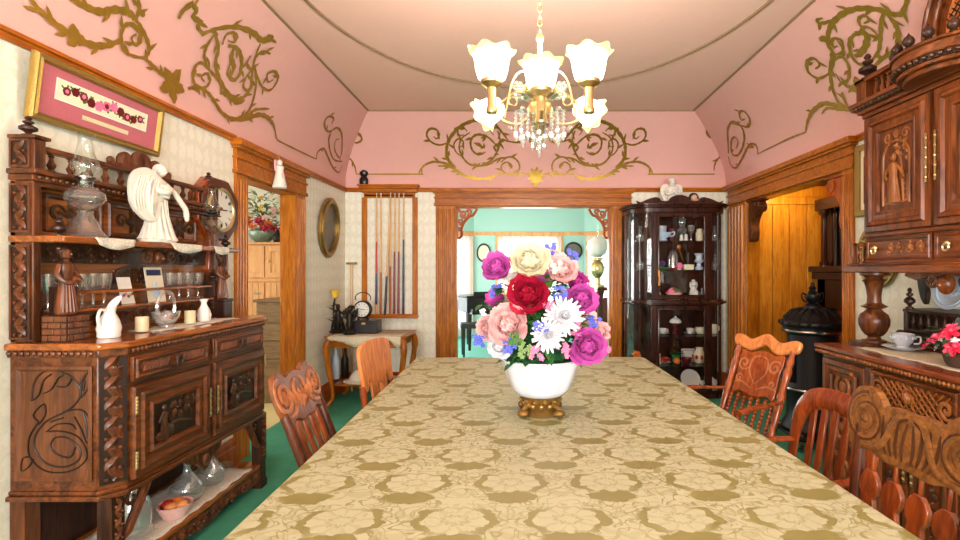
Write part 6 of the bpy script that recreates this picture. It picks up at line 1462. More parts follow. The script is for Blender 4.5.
t=item('fern_vase','green glass vase of ferns on the shelf with the red teacup','vase',676,1,-.2); MB().lathe([(.03,0),(.035,.01),(.03,.04),(.045,.075),(.04,.075),(0,.04)],n=16).out('vase','green',t)
m=MB(); rr=random.Random(2)
for k in range(34): a=k*2.4; leafblade(m,(0,0,.06),(cos(a),sin(a)*.7,rr.uniform(.2,1.1)),rr.uniform(.06,.11),.025)
m.out('foliage','leaf_dark',t,fix=False)
t=item('orange_ball','small orange ball before the fern vase in the cabinet','ornament',677,1,-.33); MB().sph((0,0,.03),.03,14,9).out('body','orange',t); MB().tube([(0,0,.058),(.004,0,.07)],.004,6).out('stem','green',t)
t=item('square_plate','white square plate propped behind the red cup in the cabinet','plate',688,1,-.17); MB().bb(-.065,-.006,0,.065,.006,.125).out('dish','porcelain',t,bev=.005); MB().frame(-.055,.01,.055,.115,.006,-.008,-.006).out('painted_border','dark_red',t,smooth=False)
t=item('red_cup','dark red cup standing in front of the square white plate','cup',686.5,1,-.3); MB().lathe([(.025,0),(.027,.004),(.045,.03),(.05,.06),(.046,.06),(.04,.03),(0,.01)],n=18).out('bowl','dark_red',t); MB().tube(cr([(.046,0,.05),(.068,0,.045),(.062,0,.02),(.04,0,.02)],4),.0045,5).out('handle','dark_red',t)
t=item('painted_jug','round red and cream painted jug at the right of the lower cabinet shelf','jug',699.5,1,-.24); MB().lathe([(.035,0),(.04,.005),(.062,.045),(.06,.08),(.035,.115),(.03,.13),(.036,.145),(.03,.145),(0,.1)],n=20).out('body','cream',t)
m=MB()
for k in range(8): a=k*PI/4; m.sph((.058*cos(a),.058*sin(a),.06),(.016,.016,.022),7,5)
m.out('painted_flowers','red',t); MB().tube(cr([(.034,0,.13),(.07,0,.12),(.075,0,.07),(.056,0,.05)],5),.006,6).out('handle','old_gold',t)
t=item('figurine','small cream figurine left of the red teacup in the cabinet','figurine',659,1,-.3); MB().lathe([(.02,0),(.022,.01),(.015,.03),(.018,.05),(.01,.065),(.016,.08),(.012,.095),(0,.1)],n=12).out('body','cream',t)
t=item('leaning_plate','white plate leaning at the bottom of the china cabinet','plate',690,0,-.26); MB().lathe([(0,0),(.05,0),(.09,.012),(.092,.016),(.05,.006),(0,.006)],n=24).xf(Matrix.Translation((0,0,.075))@Matrix.Rotation(1.1,4,'X')).out('dish','porcelain',t)
t=item('tumbler','white cup beside the leaning plate at the bottom of the cabinet','cup',703.5,0,-.33); MB().lathe([(.025,0),(.028,.004),(.034,.07),(.03,.07),(.025,.01),(0,.008)],n=16).out('body','porcelain',t)
t=item('white_pot','little white pot behind the curved right glass at the cabinet bottom','pot',712.5,0,-.22); MB().lathe([(.03,0),(.045,.03),(.04,.06),(.025,.07),(0,.07)],n=16).out('body','porcelain',t); MB().sph((0,0,.075),.012).out('lid','porcelain',t)
# upper half
t=item('gravy_boat','white sauce boat with looped handle on the top cabinet shelf','sauce boat',663,5,-.3); MB().lathe([(.03,0),(.034,.006),(.02,.02),(.05,.045),(.062,.08),(.056,.08),(.045,.045),(0,.03)],n=20,sx=1.35,sy=.75).out('body','china_blue',t); MB().tube(cr([(.07,0,.075),(.105,0,.085),(.1,0,.05),(.06,0,.045)],5),.006,6).out('handle','china_blue',t)
t=item('stacked_cup','pale cup behind the white sauce boat on the top cabinet shelf','cup',661.5,5,-.14); MB().lathe([(.035,0),(.04,.01),(.05,.15),(.045,.15),(.03,.02),(0,.01)],n=18).out('body','pot_white',t)
t=item('glass_lamp','tall clear glass lamp in the middle of the top cabinet shelf','lamp',682,5,-.22); MB().lathe([(.04,0),(.042,.006),(.015,.02),(.012,.06),(.04,.085),(.048,.11),(.03,.135),(.02,.14),(.03,.16),(.035,.19),(.02,.22),(.02,.25),(.0,.25)],n=20).out('body','glass_cut',t)
t=item('salt_shaker','small white shaker beside the tall glass lamp in the cabinet','shaker',686,5,-.34); MB().lathe([(.018,0),(.02,.004),(.014,.04),(.016,.055),(0,.065)],n=12).out('body','porcelain',t)
t=item('pepper_shaker','small white shaker in front of the tall glass lamp in the cabinet','shaker',681.5,5,-.36); MB().lathe([(.018,0),(.02,.004),(.014,.036),(.016,.05),(0,.06)],n=12).out('body','porcelain',t)
t=item('etched_goblet','clear goblet between the glass lamp and the cream jar in the cabinet','goblet',691,5,-.22); MB().lathe([(.028,0),(.006,.01),(.006,.07),(.03,.1),(.036,.15),(.033,.15),(.025,.1),(0,.09)],n=16).out('body','glass_cut',t)
t=item('cream_jar','cream jar at the right end of the top cabinet shelf','jar',699.5,5,-.24); MB().lathe([(.03,0),(.035,.01),(.035,.08),(.025,.1),(.028,.115),(0,.12)],n=16).out('body','cream',t)
t=item('red_tassel_box','small red keepsake box behind the sauce boat in the cabinet','box',671,5,-.12); MB().bb(-.02,-.02,0,.02,.02,.13).out('body','dark_red',t,bev=.004); MB().bb(-.022,-.022,.11,.022,.022,.122).out('lid','red',t,bev=.003)
t=item('dressed_doll','dark dressed doll with yellow hair at the left of the middle cabinet shelf','doll',656.5,4,-.3); MB().lathe([(.045,0),(.05,.01),(.03,.08),(.024,.12),(.028,.14),(.012,.155),(0,.16)],n=14).out('dress','leaf_dark',t); MB().sph((0,0,.175),.022).out('head','skin',t); MB().sph((0,.006,.182),.024).out('hair','yellow',t)
t=item('leaf_dish','shallow green leaf dish in front on the middle cabinet shelf','dish',664,4,-.38); MB().lathe([(.02,0),(.03,.004),(.075,.02),(.072,.024),(.03,.01),(0,.008)],n=20,sy=.55,wave=.08,wn=7).out('dish','green',t)
t=item('purple_flower_ornament','purple flower ornament behind the green leaf dish','ornament',662.5,4,-.27); m=MB(); blossom(m,(0,0,.06),.03,7,layers=3); m.out('petals','purple',t,fix=False); MB().tube([(0,0,0),(0,0,.06)],.008,6).out('stem','leaf_dark',t)
t=item('bell_jar','clear glass dome over a white figure on the middle cabinet shelf','glass dome',673,4,-.22); MB().lathe([(.05,0),(.055,.004),(.052,.012),(0,.012)],n=20).out('base','bronze',t); MB().lathe([(.048,.013),(.048,.12),(.035,.165),(.012,.185),(0,.188)],n=20).out('dome','glass_cut',t); MB().lathe([(.02,.013),(.025,.03),(.015,.07),(.02,.1),(.01,.115),(.016,.13),(0,.145)],n=12).out('figure','porcelain',t)
t=item('red_dish','small red dish in front of the glass dome in the cabinet','dish',672.5,4,-.36); MB().lathe([(.025,0),(.045,.02),(.042,.022),(0,.008)],n=18).out('dish','red',t)
t=item('pink_egg','pink fluffy ball ornament right of the glass dome','ornament',679.5,4,-.33); MB().sph((0,0,.035),(.032,.032,.035),12,8).out('body','pink',t); MB().lathe([(.02,0),(.022,.006),(.01,.012),(0,.012)],n=12).out('base','porcelain',t)
t=item('ball_topped_wand','thin wand with an orange ball leaning in the cabinet','wand',682,4,-.1); MB().tube([(.035,0,0),(-.03,0,.21)],.004,6).out('stick','oak',t); MB().sph((-.032,0,.225),.02).out('ball','orange',t)
t=item('black_figurine','black carved figurine on the middle cabinet shelf','figurine',688,4,-.2); MB().lathe([(.04,0),(.042,.02),(.025,.06),(.035,.1),(.02,.14),(.028,.17),(.012,.2),(0,.205)],n=14).out('body','iron',t); MB().tube(cr([(-.03,0,.1),(-.05,-.02,.07),(-.03,-.03,.05)],4),.01,6).out('arm','iron',t)
t=item('cream_lidded_box','low cream covered box on the middle cabinet shelf','box',688.5,4,-.36); MB().bb(-.045,-.025,0,.045,.025,.045).out('body','cream',t,bev=.008); MB().bb(-.047,-.027,.036,.047,.027,.05).out('lid','cream',t,bev=.006)
t=item('stacked_china','white footed dish at the right end of the middle cabinet shelf','dish',699,4,-.28); MB().lathe([(.035,0),(.04,.02),(.02,.04),(.02,.06),(.045,.08),(.03,.1),(.03,.13),(.045,.15),(.04,.155),(0,.15)],n=18).out('body','china_blue',t)
t=item('lady_figurine','white lady figurine at the left of the cabinet shelf above the waist','figurine',657,3,-.3); MB().lathe([(.045,0),(.048,.01),(.025,.07),(.028,.1),(.012,.12),(0,.125)],n=16,wave=.06,wn=8).out('dress','porcelain',t); MB().sph((0,0,.138),.02).out('head','porcelain',t)
t=item('flower_basket','low basket of red and pink flowers on the cabinet shelf above the waist','flower basket',674,3,-.26); MB().lathe([(.05,0),(.06,.03),(.075,.05),(.06,.05),(0,.04)],n=20).out('basket','cream',t)
rr=random.Random(9)
for k in range(11): m=MB(); a=k*2.4; r=.018*math.sqrt(k); blossom(m,(r*cos(a)*1.1,r*sin(a)*.8-.01,.085-.004*k),.026,6,(cos(a)*.5,-.7,.7),seed=k,layers=2); m.out('blossom',('red','pink','leaf')[k%3],t,fix=False)
t=item('poodle_figurine','white seated poodle figurine right of the flower basket','figurine',693.5,3,-.27); MB().lathe([(.042,0),(.045,.01),(.038,.05),(.03,.085),(.022,.1),(.02,.11),(0,.115)],n=14).out('body','porcelain',t)
m=MB().sph((0,-.01,.135),(.028,.03,.028),10,7).sph((0,-.045,.13),(.013,.022,.012),8,6).sph((.028,0,.125),(.010,.014,.03),8,6).sph((-.028,0,.125),(.010,.014,.03),8,6).sph((0,0,.162),(.02,.02,.016),8,6); m.out('head','porcelain',t)
m=MB().sph((.022,-.04,.012),(.014,.024,.012),8,6).sph((-.022,-.04,.012),(.014,.024,.012),8,6).tube([(.02,-.035,.07),(.02,-.042,.015)],[.012,.010],7).tube([(-.02,-.035,.07),(-.02,-.042,.015)],[.012,.010],7); m.out('front_leg','porcelain',t)
t=item('small_glass_bottle','small clear bottle at the right of the poodle figurine','bottle',702,3,-.25); MB().lathe([(.028,0),(.03,.005),(.03,.05),(.012,.07),(.012,.09),(0,.092)],n=14).out('body','glass_cut',t)
x,Y=C(636,-.2)
t=thing('peach_rose_ornament','peach rose ornament behind the curved left glass of the china cabinet','ornament',(x,Y,.3465)); m=MB()
for k in range(3): blossom(m,(0,-.02,.085+.01*k),.055-.012*k,6,(0,-1,.4),seed=k,layers=3)
m.out('petals','orange',t,fix=False); MB().lathe([(.035,0),(.03,.02),(.012,.05),(.02,.09),(0,.095)],n=12).out('base','leaf_dark',t)
for px,z,lab in((640,4,'clear cut glass decanter behind the curved left glass, middle shelf'),(640,5,'clear cut glass decanter behind the curved left glass, top shelf'),(715,4,'clear cut glass decanter behind the curved right glass, middle shelf'),(714.5,5,'clear cut glass decanter behind the curved right glass, top shelf')):
    x,Y=C(px,-.17); t=thing('cut_glass_decanter',lab,'decanter',(x,Y,SH[z]+.0015),0,'cut glass decanters in the cabinet'); MB().lathe([(.035,0),(.042,.008),(.045,.07),(.018,.1),(.015,.13),(.022,.14),(.01,.15),(.022,.17),(0,.19)],n=18).out('body','glass_cut',t)
# on top of the cabinet
t=thing('angel_bust','white angel bust with broad folded wings on top of the china cabinet','statue',(1.72,YB-.30,2.131))
MB().lathe([(.075,0),(.078,.02),(.05,.06),(.055,.12),(.075,.17),(.07,.2),(.03,.225),(.026,.24)],n=20,sy=.75,wave=.05,wn=8).out('body','bisque',t); h=MB().sph((0,-.01,.275),(.032,.036,.042),12,9).sph((0,-.047,.272),(.006,.008,.008),6,4); h.out('head','bisque',t); MB().sph((0,.008,.288),(.038,.036,.036),12,8).out('hair','bisque',t)
for s in(-1,1):
    w=cr([(0,.19),(s*.05,.24),(s*.10,.235),(s*.125,.19),(s*.115,.11),(s*.07,.03),(s*.02,.0),(0,.06)],5,True); m=MB().prism(w,.02,.045)
    for k in range(5): m.tube(cr([(s*.015,.018,.2-.03*k),(s*.06,.012,.19-.032*k),(s*(.11-.012*k),.018,.14-.03*k)],4),.008,6)
    m.out('wing','bisque',t,bev=.006)
    MB().tube(cr([(s*.065,-.02,.17),(s*.075,-.06,.12),(s*.02,-.075,.13),(0,-.06,.18)],5),.015,8).out('arm','bisque',t)
t=thing('reclining_doll','dark haired doll in cream lace lying on top of the china cabinet','doll',(1.98,YB-.30,2.131))
MB().tube(cr([(.02,0,.045),(.08,-.01,.055),(.15,-.02,.04),(.22,-.02,.02)],5),[.04]*6+[.045]*6+[.03]*4,10,flat=.7,up=(0,0,1)).out('dress','lace_cream',t); MB().sph((-.02,-.015,.085),(.038,.036,.04),12,8).out('head','skin',t)
m=MB().sph((-.02,.0,.10),(.052,.042,.042),12,8).sph((-.065,-.005,.075),(.018,.02,.03),8,6).sph((.025,-.005,.075),(.016,.02,.03),8,6); m.out('hair','doll_hair',t); MB().tube(cr([(.02,-.03,.06),(-.03,-.06,.03),(-.1,-.07,.012)],5),.013,7).out('arm','skin',t)
# ================================================================== back left corner
t=thing('corner_side_table','small oak side table with cabriole legs under the cue rack','table',(-1.58,5.36,0))
MB().prism(rrect(.42,.29,.05),.70,.725,'xy').out('table_top','oak_x',t,bev=.006); MB().bb(-.36,-.24,.60,.36,.24,.70).out('apron','oak_x',t,bev=.006)
for sx in(-1,1):
    for sy in(-1,1): MB().tube(cr([(sx*.36,sy*.24,.70),(sx*.395,sy*.265,.62),(sx*.385,sy*.255,.45),(sx*.35,sy*.235,.22),(sx*.345,sy*.235,.08),(sx*.385,sy*.26,.02),(sx*.41,sy*.275,.014)],5),[.034]*4+[.036]*4+[.03]*6+[.022]*8+[.02]*5+[.018]*4,10).out('leg','oak',t)
MB().prism(rrect(.34,.22,.04),.205,.225,'xy').out('lower_shelf','oak_x',t,bev=.004)
m=MB(); vs=[]; n=40
rows=[(.22,.727),(-.1,.727),(-.285,.7275),(-.2945,.722),(-.297,.68),(-.298,.635)]
for j,(y,z) in enumerate(rows):
    for i in range(n+1):
        u=i/n; x=-.37+.74*u; dz=0
        if j>=4:
            dp=.025+.075*math.exp(-((u-.42)/.22)**2)+.085*math.exp(-((u-.96)/.07)**2)+.008*abs(sin(u*30)); z=.722-dp*(.5 if j==4 else 1)
        vs.append((x,y-(.004*sin(u*21) if j>3 else 0),z-dz))
N=n+1; m.add(vs,[(j*N+i,j*N+i+1,(j+1)*N+i+1,(j+1)*N+i) for j in range(5) for i in range(n)])
tag(solidify(m.out('scalloped_doily','lace_cream',fix=False),.002),'cream scalloped lace doily on the corner side table','doily',None,(-1.58,5.36,0))
TZ=.7305
def B2(px,Y): return ((px-520)*Y/500,Y,TZ)
t=thing('bronze_figural_lamp','dark bronze figure lamp with amber tulip shade on the corner table','lamp',B2(338,5.36))
m=MB().lathe([(.085,0),(.09,.015),(.07,.03),(.05,.04),(0,.045)],n=18); m.lathe([(.03,.04),(.045,.08),(.035,.14),(.028,.18),(.034,.22),(.02,.245),(.012,.25)],n=12); m.sph((0,0,.275),(.024,.026,.03),10,7)
for q in range(9): a=q*.7; m.tube(cr([(.02*cos(a),.02*sin(a),.2),(.05*cos(a),.045*sin(a),.12),(.07*cos(a+.3),.06*sin(a+.3),.03)],4),[.006]*4+[.010]*5,6)
m.tube(cr([(.03,0,.22),(.07,-.02,.2),(.09,0,.26)],4),.010,6); m.tube(cr([(-.03,0,.22),(-.05,0,.26),(-.04,0,.33)],4),.010,6); m.out('figure','bronze',t)
m=MB()
for q in range(14): a=q*.9; leafblade(m,(-.04+.03*cos(a),.03*sin(a),.06+.018*q),(cos(a),sin(a),.6),.07,.04)
m.out('leaves','bronze',t,fix=False)
MB().tube(cr([(-.04,.02,.04),(-.055,.02,.2),(-.045,.02,.34),(-.04,.02,.36)],5),.010,8).out('stem','bronze',t)
MB().lathe([(.014,.36),(.035,.375),(.04,.41),(.042,.43),(.06,.455),(.056,.455),(.038,.432),(.03,.38)],(-.04,.02,0),24,wave=.05,wn=6).out('tulip_shade','amber_glass',t)
t=thing('bronze_statuette','dark bronze cupid statuette between the figural lamp and the round clock','statue',B2(349.5,5.2))
m=MB().lathe([(.06,0),(.065,.02),(.05,.04),(.03,.06),(.04,.1),(.03,.15),(.036,.19),(.03,.22),(.012,.235)],n=14); m.sph((.005,0,.265),(.032,.03,.034),10,8); m.sph((.02,.005,.285),(.035,.03,.02),8,6); m.tube(cr([(.03,0,.2),(.075,-.02,.22),(.09,-.02,.27)],4),.012,7); m.tube(cr([(-.03,0,.2),(-.07,-.02,.17),(-.05,-.05,.12)],4),.012,7); m.out('figure','bronze',t)
for s in(-1,1): leaf=MB(); leaf.prism(cr([(0,.19),(s*.04,.25),(s*.08,.24),(s*.07,.18),(s*.02,.14)],4,True),.02,.032); leaf.out('wing','bronze',t)
t=thing('black_case','black rectangular case on the corner table beneath the round clock','case',B2(368,5.36))
MB().bb(-.16,-.09,0,.125,.09,.135).out('body','leather_black',t,bev=.006); MB().bb(-.162,-.092,.10,.127,.092,.106).out('lid_seam','iron',t); MB().bb(-.04,-.098,.095,.0,-.09,.115).out('latch','brass',t)
t=thing('round_alarm_clock','round white faced clock with a ring handle on the black case','clock',(B2(363,5.32)[0],5.32,TZ+.136),-.1)
MB().lathe([(.0,-.03),(.085,-.03),(.095,-.02),(.095,.02),(.09,.03),(.08,.034),(.078,.026),(0,.026)],n=32).xf(Matrix.Translation((0,0,.115))@Matrix.Rotation(PI/2,4,'X')).out('case','bronze',t)
f=MB().lathe([(0,.0),(.078,.0),(.078,.002),(0,.002)],n=32).xf(Matrix.Translation((0,-.027,.115))@Matrix.Rotation(PI/2,4,'X')).out('dial','porcelain',t)
def dialmarks(r,par,c,y,flip=1,mt='black',numerals=False):
    for k in range(12):
        m=MB(); a=2*PI*k/12; M=Matrix.Translation((c[0]+r*.82*sin(a),y,c[1]+r*.82*cos(a)))@Matrix.Rotation(a,4,'Y')
        nb=(1,2,3,2,1,2,3,3,2,1,2,3)[k]
        m.bb(-r*.03*nb,-.0008,r*.085,r*.03*nb,.001,r*.1)
        for j in range(nb): m.bb((j-(nb-1)/2)*r*.055-r*.014,-.001,-r*.1,(j-(nb-1)/2)*r*.055+r*.014,.001,r*.1)
        m.xf(M); m.out('numeral',mt,par,smooth=False)
    h=MB()
    for a,L,w in((1.55,.5,.03),(-1.3,.72,.02)):
        n0=len(h.v); h.bb(-r*w,-.002,-r*.08,r*w,0,r*L); h.xf(Matrix.Translation((c[0],y-.001,c[1]))@Matrix.Rotation(a,4,'Y'),n0)
    h.out('hands',mt,par,smooth=False)
dialmarks(.075,t,(0,.115),-.0305)
MB().tube([(.085*cos(a),0,.235+.06*sin(a)) for a in [PI*q/16-.3*0 for q in range(-2,19)]],.006,7).out('ring_handle','bronze',t)
for s in(-1,1): MB().sph((s*.05,0,.014),.016).tube([(s*.05,0,.014),(s*.04,0,.04)],.008,6).out('foot','bronze',t)
t=thing('bridge_stick','T headed wooden stick standing in the corner behind the side table','stick',(-1.965,5.80,0)); MB().tube([(.02,-.02,0),(-.015,.07,1.475)],.013,10).out('shaft','cue_tan',t); MB().bb(-.075,.055,1.465,.05,.085,1.49).out('head','old_gold',t,bev=.004)
t=thing('ruffled_bonnet','white ruffled cloth bonnet lying on the lower shelf of the side table','bonnet',(-1.66,5.24,.2265)); MB().lathe([(.15,0),(.16,.012),(.13,.03),(.11,.07),(.085,.11),(.04,.135),(0,.14)],n=36,wave=.0,wn=9,sy=.75).out('crown','bisque',t); MB().lathe([(.13,.012),(.185,.004),(.19,.012),(.13,.03)],n=48,wave=.06,wn=16,sy=.75).out('ruffle','lace',t)
for k,(px,Y,h,mt,lab) in enumerate(((336,5.40,.36,'china_blue','tall pale blue bottle at the left end of the side table shelf'),(345,5.46,.33,'bronze','dark bottle behind the pale blue bottle on the side table shelf'),(361,5.48,.34,'dark_red','dark red bottle behind the white cloth bonnet on the side table shelf'))):
    x=(px-520)*Y/500; t=thing('tall_bottle',lab,'bottle',(x,Y,.2265),0,'bottles on the side table shelf'); MB().lathe([(.035,0),(.04,.006),(.04,h*.6),(.016,h*.78),(.014,h*.95),(.018,h),(0,h)],n=16).out('body',mt,t); MB().lathe([(.012,h),(.012,h+.02),(0,h+.02)],n=10).out('cork','cue_tan',t)
# cue rack
t=thing('cue_rack','oak pool cue rack with molded cap on the back wall above the side table','cue rack',(-1.545,YB-.002,0))
MB().bb(-.345,-.09,2.36,.345,0,2.385).bb(-.33,-.07,2.315,.33,0,2.36).bb(-.30,-.045,2.255,.30,0,2.315).bb(-.36,-.105,2.385,.36,0,2.405).out('cap','oak_x',t,bev=.005)
for s in(-1,1): MB().bb(s*.30-.03,-.03,.86,s*.30+.03,0,2.26).out('side_post','oak',t,bev=.004)
MB().bb(-.34,-.11,.835,.34,0,.865).bb(-.335,-.112,.865,.335,-.1,.885).out('bottom_shelf','oak_x',t,bev=.004)
MB().bb(-.29,-.045,2.27,.29,-.03,2.29).out('cue_clip_rail','oak_x',t,bev=.002)
def cue(px0,px1,segs,label,dy=0):
    x0=(px0-520)*5.88/500; x1=(px1-520)*5.88/500
    t=thing('pool_cue',label,'pool cue',(x0,5.885+dy,.8665),0,'pool cues in the rack'); dx=x1-x0; H=1.44; r=lambda f:.0145*(1-f)+.0065*f
    for a,b,mt,nm in segs: MB().tube([(dx*a,-.006*(1-a)+.002*a,H*a),(dx*b,-.006*(1-b)+.002*b,H*b)],[r(a),r(b)],10).out(nm,mt,t)
cue(376.3,376.5,[(0,.09,'cue_tan','butt'),(.09,.34,'navy','wrap'),(.34,.60,'red','forearm'),(.60,.985,'cue_tan','shaft'),(.985,1,'china_blue','tip')],'pool cue with red forearm and navy wrap, leftmost in the rack')
cue(380.5,380.8,[(0,.35,'oak','butt'),(.35,.985,'cue_tan','shaft'),(.985,1,'china_blue','tip')],'plain light wooden pool cue beside the red and navy cue')
cue(385.5,391.2,[(0,.32,'black','butt'),(.32,.985,'cue_tan','shaft'),(.985,1,'china_blue','tip')],'pool cue with black butt leaning across the middle of the rack',-.03)
cue(390,390.6,[(0,.40,'oak_red','butt'),(.40,.985,'cue_tan','shaft'),(.985,1,'china_blue','tip')],'pool cue with reddish oak butt standing behind the leaning black cue')
cue(394,394.8,[(0,.52,'maroon','butt'),(.52,.985,'cue_tan','shaft'),(.985,1,'china_blue','tip')],'left one of the two pool cues with long maroon butts')
cue(398.3,398.9,[(0,.52,'maroon','butt'),(.52,.985,'cue_tan','shaft'),(.985,1,'china_blue','tip')],'right one of the two pool cues with long maroon butts')
cue(403.2,403.6,[(0,.06,'black','bumper'),(.06,.62,'navy','butt'),(.62,.985,'cue_tan','shaft'),(.985,1,'china_blue','tip')],'dark pool cue standing last on the doorway side of the rack')
t=thing('black_owl_figurine','small black figurine perched on top of the cue rack','figurine',(-1.84,YB-.06,2.4065)); MB().lathe([(.045,0),(.05,.01),(.052,.06),(.035,.09),(.03,.095),(.05,.12),(.048,.15),(.02,.17),(0,.172)],n=16,sy=.7).out('body','black',t)
# oval mirror, clock, embroidery on the left wall
t=thing('oval_portrait','oval gilt frame with dark glass on the wall between doorway and corner','picture',(XL+.004,5.38,1.855),PI/2); a=[(cos(k*PI/22),sin(k*PI/22)) for k in range(44)]
MB().ringprism([(.265*p,.325*q) for p,q in a],[(.20*p,.255*q) for p,q in a],-.04,-.006).ringprism([(.245*p,.305*q) for p,q in a],[(.21*p,.265*q) for p,q in a],-.055,-.03).xf(Matrix.Rotation(.06,4,'X')).out('frame','old_gold',t,bev=.006)
MB().prism([(.205*p,.26*q) for p,q in a],-.02,-.012).xf(Matrix.Rotation(.06,4,'X')).out('glass','old_photo',t,smooth=False)
t=thing('octagon_wall_clock','octagonal red brown wall clock with roman dial beside the left doorway','clock',(XL+.003,3.33,1.80),PI/2)
oc=[(.225*cos(PI/8+k*PI/4),.225*sin(PI/8+k*PI/4)) for k in range(8)]; oi=[(.15*cos(PI/8+k*PI/4),.15*sin(PI/8+k*PI/4)) for k in range(8)]
MB().prism(oc,-.07,0).out('case','chair_red',t,bev=.006); MB().ringprism([(p*.96,q*.96) for p,q in oc],oi,-.09,-.07).out('bezel','chair_dark',t,bev=.008)
MB().tube([(.138*cos(q),-.090,.138*sin(q)) for q in [2*PI*k/40 for k in range(40)]],.012,8,closed=True).out('dial_ring','brass',t)
MB().prism([(.138*cos(2*PI*k/40),.138*sin(2*PI*k/40)) for k in range(40)],-.088,-.07).out('dial','porcelain',t,smooth=False); dialmarks(.128,t,(0,0),-.0895)
MB().prism([(-.10,-.2),(.10,-.2),(.11,-.40),(.06,-.46),(-.06,-.46),(-.11,-.40)],-.075,0).out('pendulum_box','chair_red',t,bev=.006)
b=MB().frame(-.08,-.39,.08,-.235,.018,-.085,-.07).out('box_door','chair_dark',t,bev=.003); MB().bb(-.065,-.079,-.375,.065,-.075,-.25).out('box_glass','bronze',b,smooth=False); MB().sph((0,-.082,-.33),(.028,.006,.028),14,8).out('pendulum','brass',t)
t=thing('framed_embroidery','gold framed embroidery of roses on pink mat high on the left wall','picture',(XL+.004,2.45,2.178),PI/2); TM=Matrix.Translation((0,-.03,0))@Matrix.Rotation(-.0+.12,4,'X')
MB().molding(-.375,-.14,.375,.14,[(0,.0),(0,-.02),(.008,-.032),(.018,-.028),(.026,-.034),(.034,-.014)]).add([(-.375,0,-.14),(.375,0,-.14),(.375,0,.14),(-.375,0,.14)],[(0,1,2,3)]).xf(TM).out('frame','gold_frame',t)
MB().bb(-.345,-.014,-.11,.345,-.008,.11).xf(TM).out('mat_board','pink_mat',t,smooth=False)
p=MB().bb(-.26,-.017,-.022,.26,-.012,.062).xf(TM).out('embroidered_panel','cream',t,smooth=False)
MB().frame(-.265,-.027,.265,.067,.005,-.018,-.012).xf(TM).out('panel_edge','white_card',t,smooth=False); MB().bb(-.12,-.017,-.075,.15,-.012,-.055).xf(TM).out('caption_strip','candle',t,smooth=False)
m=MB(); rr=random.Random(4)
for k in range(11):
    x=-.215+.043*k; z=.022+.012*sin(k*1.3); big=.024-.001*abs(k-5)
    for q in range(7):
        a=q*2*PI/6; m.m((0 if abs(k-5)<2 else (1 if k%2 else 2)) if q else (1 if k%2 else 0)); cx,cz=(x+big*.55*cos(a),z+big*.55*sin(a)) if q else (x,z); r=big*.5
        m.prism([(cx+r*cos(w),cz+r*sin(w)) for w in [2*PI*j/8 for j in range(8)]],-.0195+(.0006*(q==0)*-1),-.017)
    for q in range(3): m.m(3); ang=rr.uniform(0,6.28); cx,cz=x+.026*cos(ang),z+.022*sin(ang); m.prism([(cx+.010*cos(w)*cos(ang)-.004*sin(w)*sin(ang),cz+.010*cos(w)*sin(ang)+.004*sin(w)*cos(ang)) for w in [2*PI*j/8 for j in range(8)]],-.0188,-.017)
m.xf(TM); m.out('embroidery',['pink','dark_red','maroon','leaf'],p,smooth=False)
# ornament hanging on the left doorway head
t=thing('lace_doorway_ornament','small white and pink lace doll hanging from the left doorway head','ornament',(XL+.10,4.12,2.335),PI/2)
MB().lathe([(.05,-.26),(.055,-.25),(.04,-.17),(.028,-.11),(.035,-.085),(.012,-.07),(0,-.065)],n=20,wave=.08,wn=7).out('dress','bisque',t); MB().sph((0,0,-.05),(.022,.022,.025)).out('head','bisque',t)
for s in(-1,1): MB().prism(cr([(0,-.10),(s*.04,-.04),(s*.065,-.05),(s*.05,-.12),(s*.02,-.14)],4,True),.008,.016).out('wing','blush',t); MB().tube(cr([(0,-.02,-.09),(s*.02,-.03,-.17),(s*.012,-.04,-.25)],4),.005,6).out('ribbon','pink',t)
MB().tube([(0,0,-.03),(0,.01,.015)],.0025,5).out('cord','brass',t)
K_FRONT,K_CH,K_BAY,K_PAN,K_PAR,K_ALC,EXPO=150,25,45,38,140,10,0.0
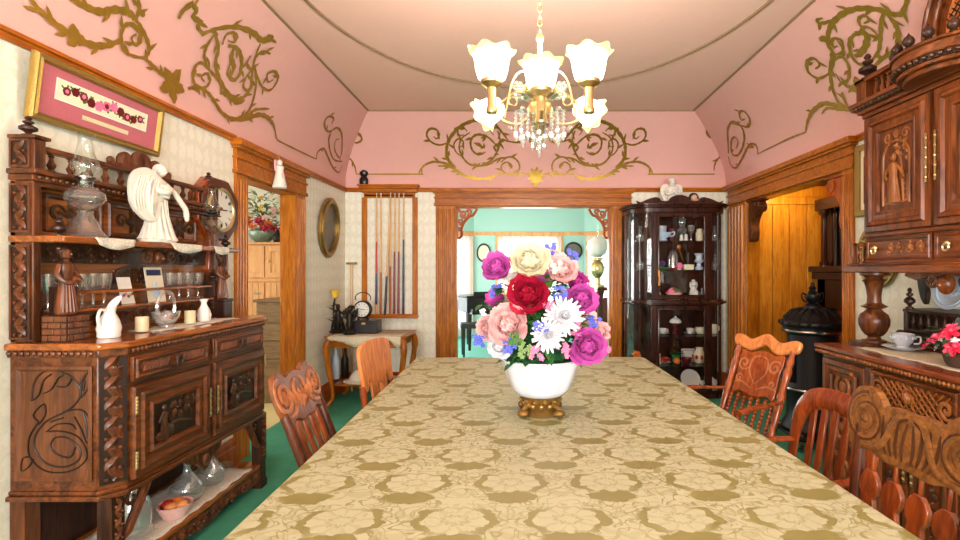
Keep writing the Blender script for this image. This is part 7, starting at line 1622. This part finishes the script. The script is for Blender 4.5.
# ================================================================== light
def area(name,loc,rot,sx,sy,power,col=(1,1,1),spread=PI):
    l=bpy.data.lights.new(name,'AREA'); l.shape='RECTANGLE'; l.size=sx; l.size_y=sy; l.energy=power; l.color=col; l.spread=spread
    o=bpy.data.objects.new(name,l); COL.objects.link(o); o.location=loc; o.rotation_euler=rot; return o
def point(name,loc,power,col=(1,1,1),r=.05):
    l=bpy.data.lights.new(name,'POINT'); l.energy=power; l.color=col; l.shadow_soft_size=r; o=bpy.data.objects.new(name,l); COL.objects.link(o); o.location=loc; return o
for i,(a,b) in enumerate(WIN): area('window_daylight',((a+b)/2,YF-.12,1.52),(PI/2,0,0),b-a,1.5,K_FRONT*(b-a),(1,.985,.96))  # lights in the added rear windows, main brightening of the room
for p in LPOS[:3]: point('shade_bulb',(.094+p.x,2.36+p.y,p.z+.1),K_CH,(1,.94,.86),.06)
for p in LPOS[3:]: point('shade_bulb',(.094+p.x*1.25,2.36+p.y*1.25,p.z),K_CH*.4,(1,.94,.86),.05)
# daylight through the bay windows of the far room; pantry and parlor fills are added
area('bay_daylight',(.17,PY+.4,1.4),(-PI/2,0,0),1.2,1.6,K_BAY,(1,1,1))
area('bay_daylight',(-2.15,PY-.45,1.3),(-PI/2,0,PI/4),1.5,1.9,K_BAY,(1,1,1))
area('bay_daylight',(2.5,PY-.45,1.3),(-PI/2,0,-PI/4),1.5,1.9,K_BAY,(1,1,1))
area('pantry_daylight',(-5.05,4.3,1.5),(0,-PI/2,0),1.5,2.8,K_PAN,(1,.98,.95))  # added light in the unseen pantry opening
area('parlor_daylight',(-2.9,7.3,1.6),(0,-PI/2,0),1.6,1.6,K_PAR,(1,1,1))  # added fill to brighten the parlor; this wall has no window
point('alcove_lamp',(2.80,5.15,2.2),K_ALC,(1,.82,.4),.05)
w=bpy.data.worlds.new('world'); SC.world=w; w.use_nodes=True; nt=w.node_tree; nt.nodes.clear()
o=nt.nodes.new('ShaderNodeOutputWorld'); b=nt.nodes.new('ShaderNodeBackground'); b.inputs[0].default_value=(.88,.95,1,1); b.inputs[1].default_value=3.0; nt.links.new(b.outputs[0],o.inputs[0])
SC.view_settings.exposure=EXPO
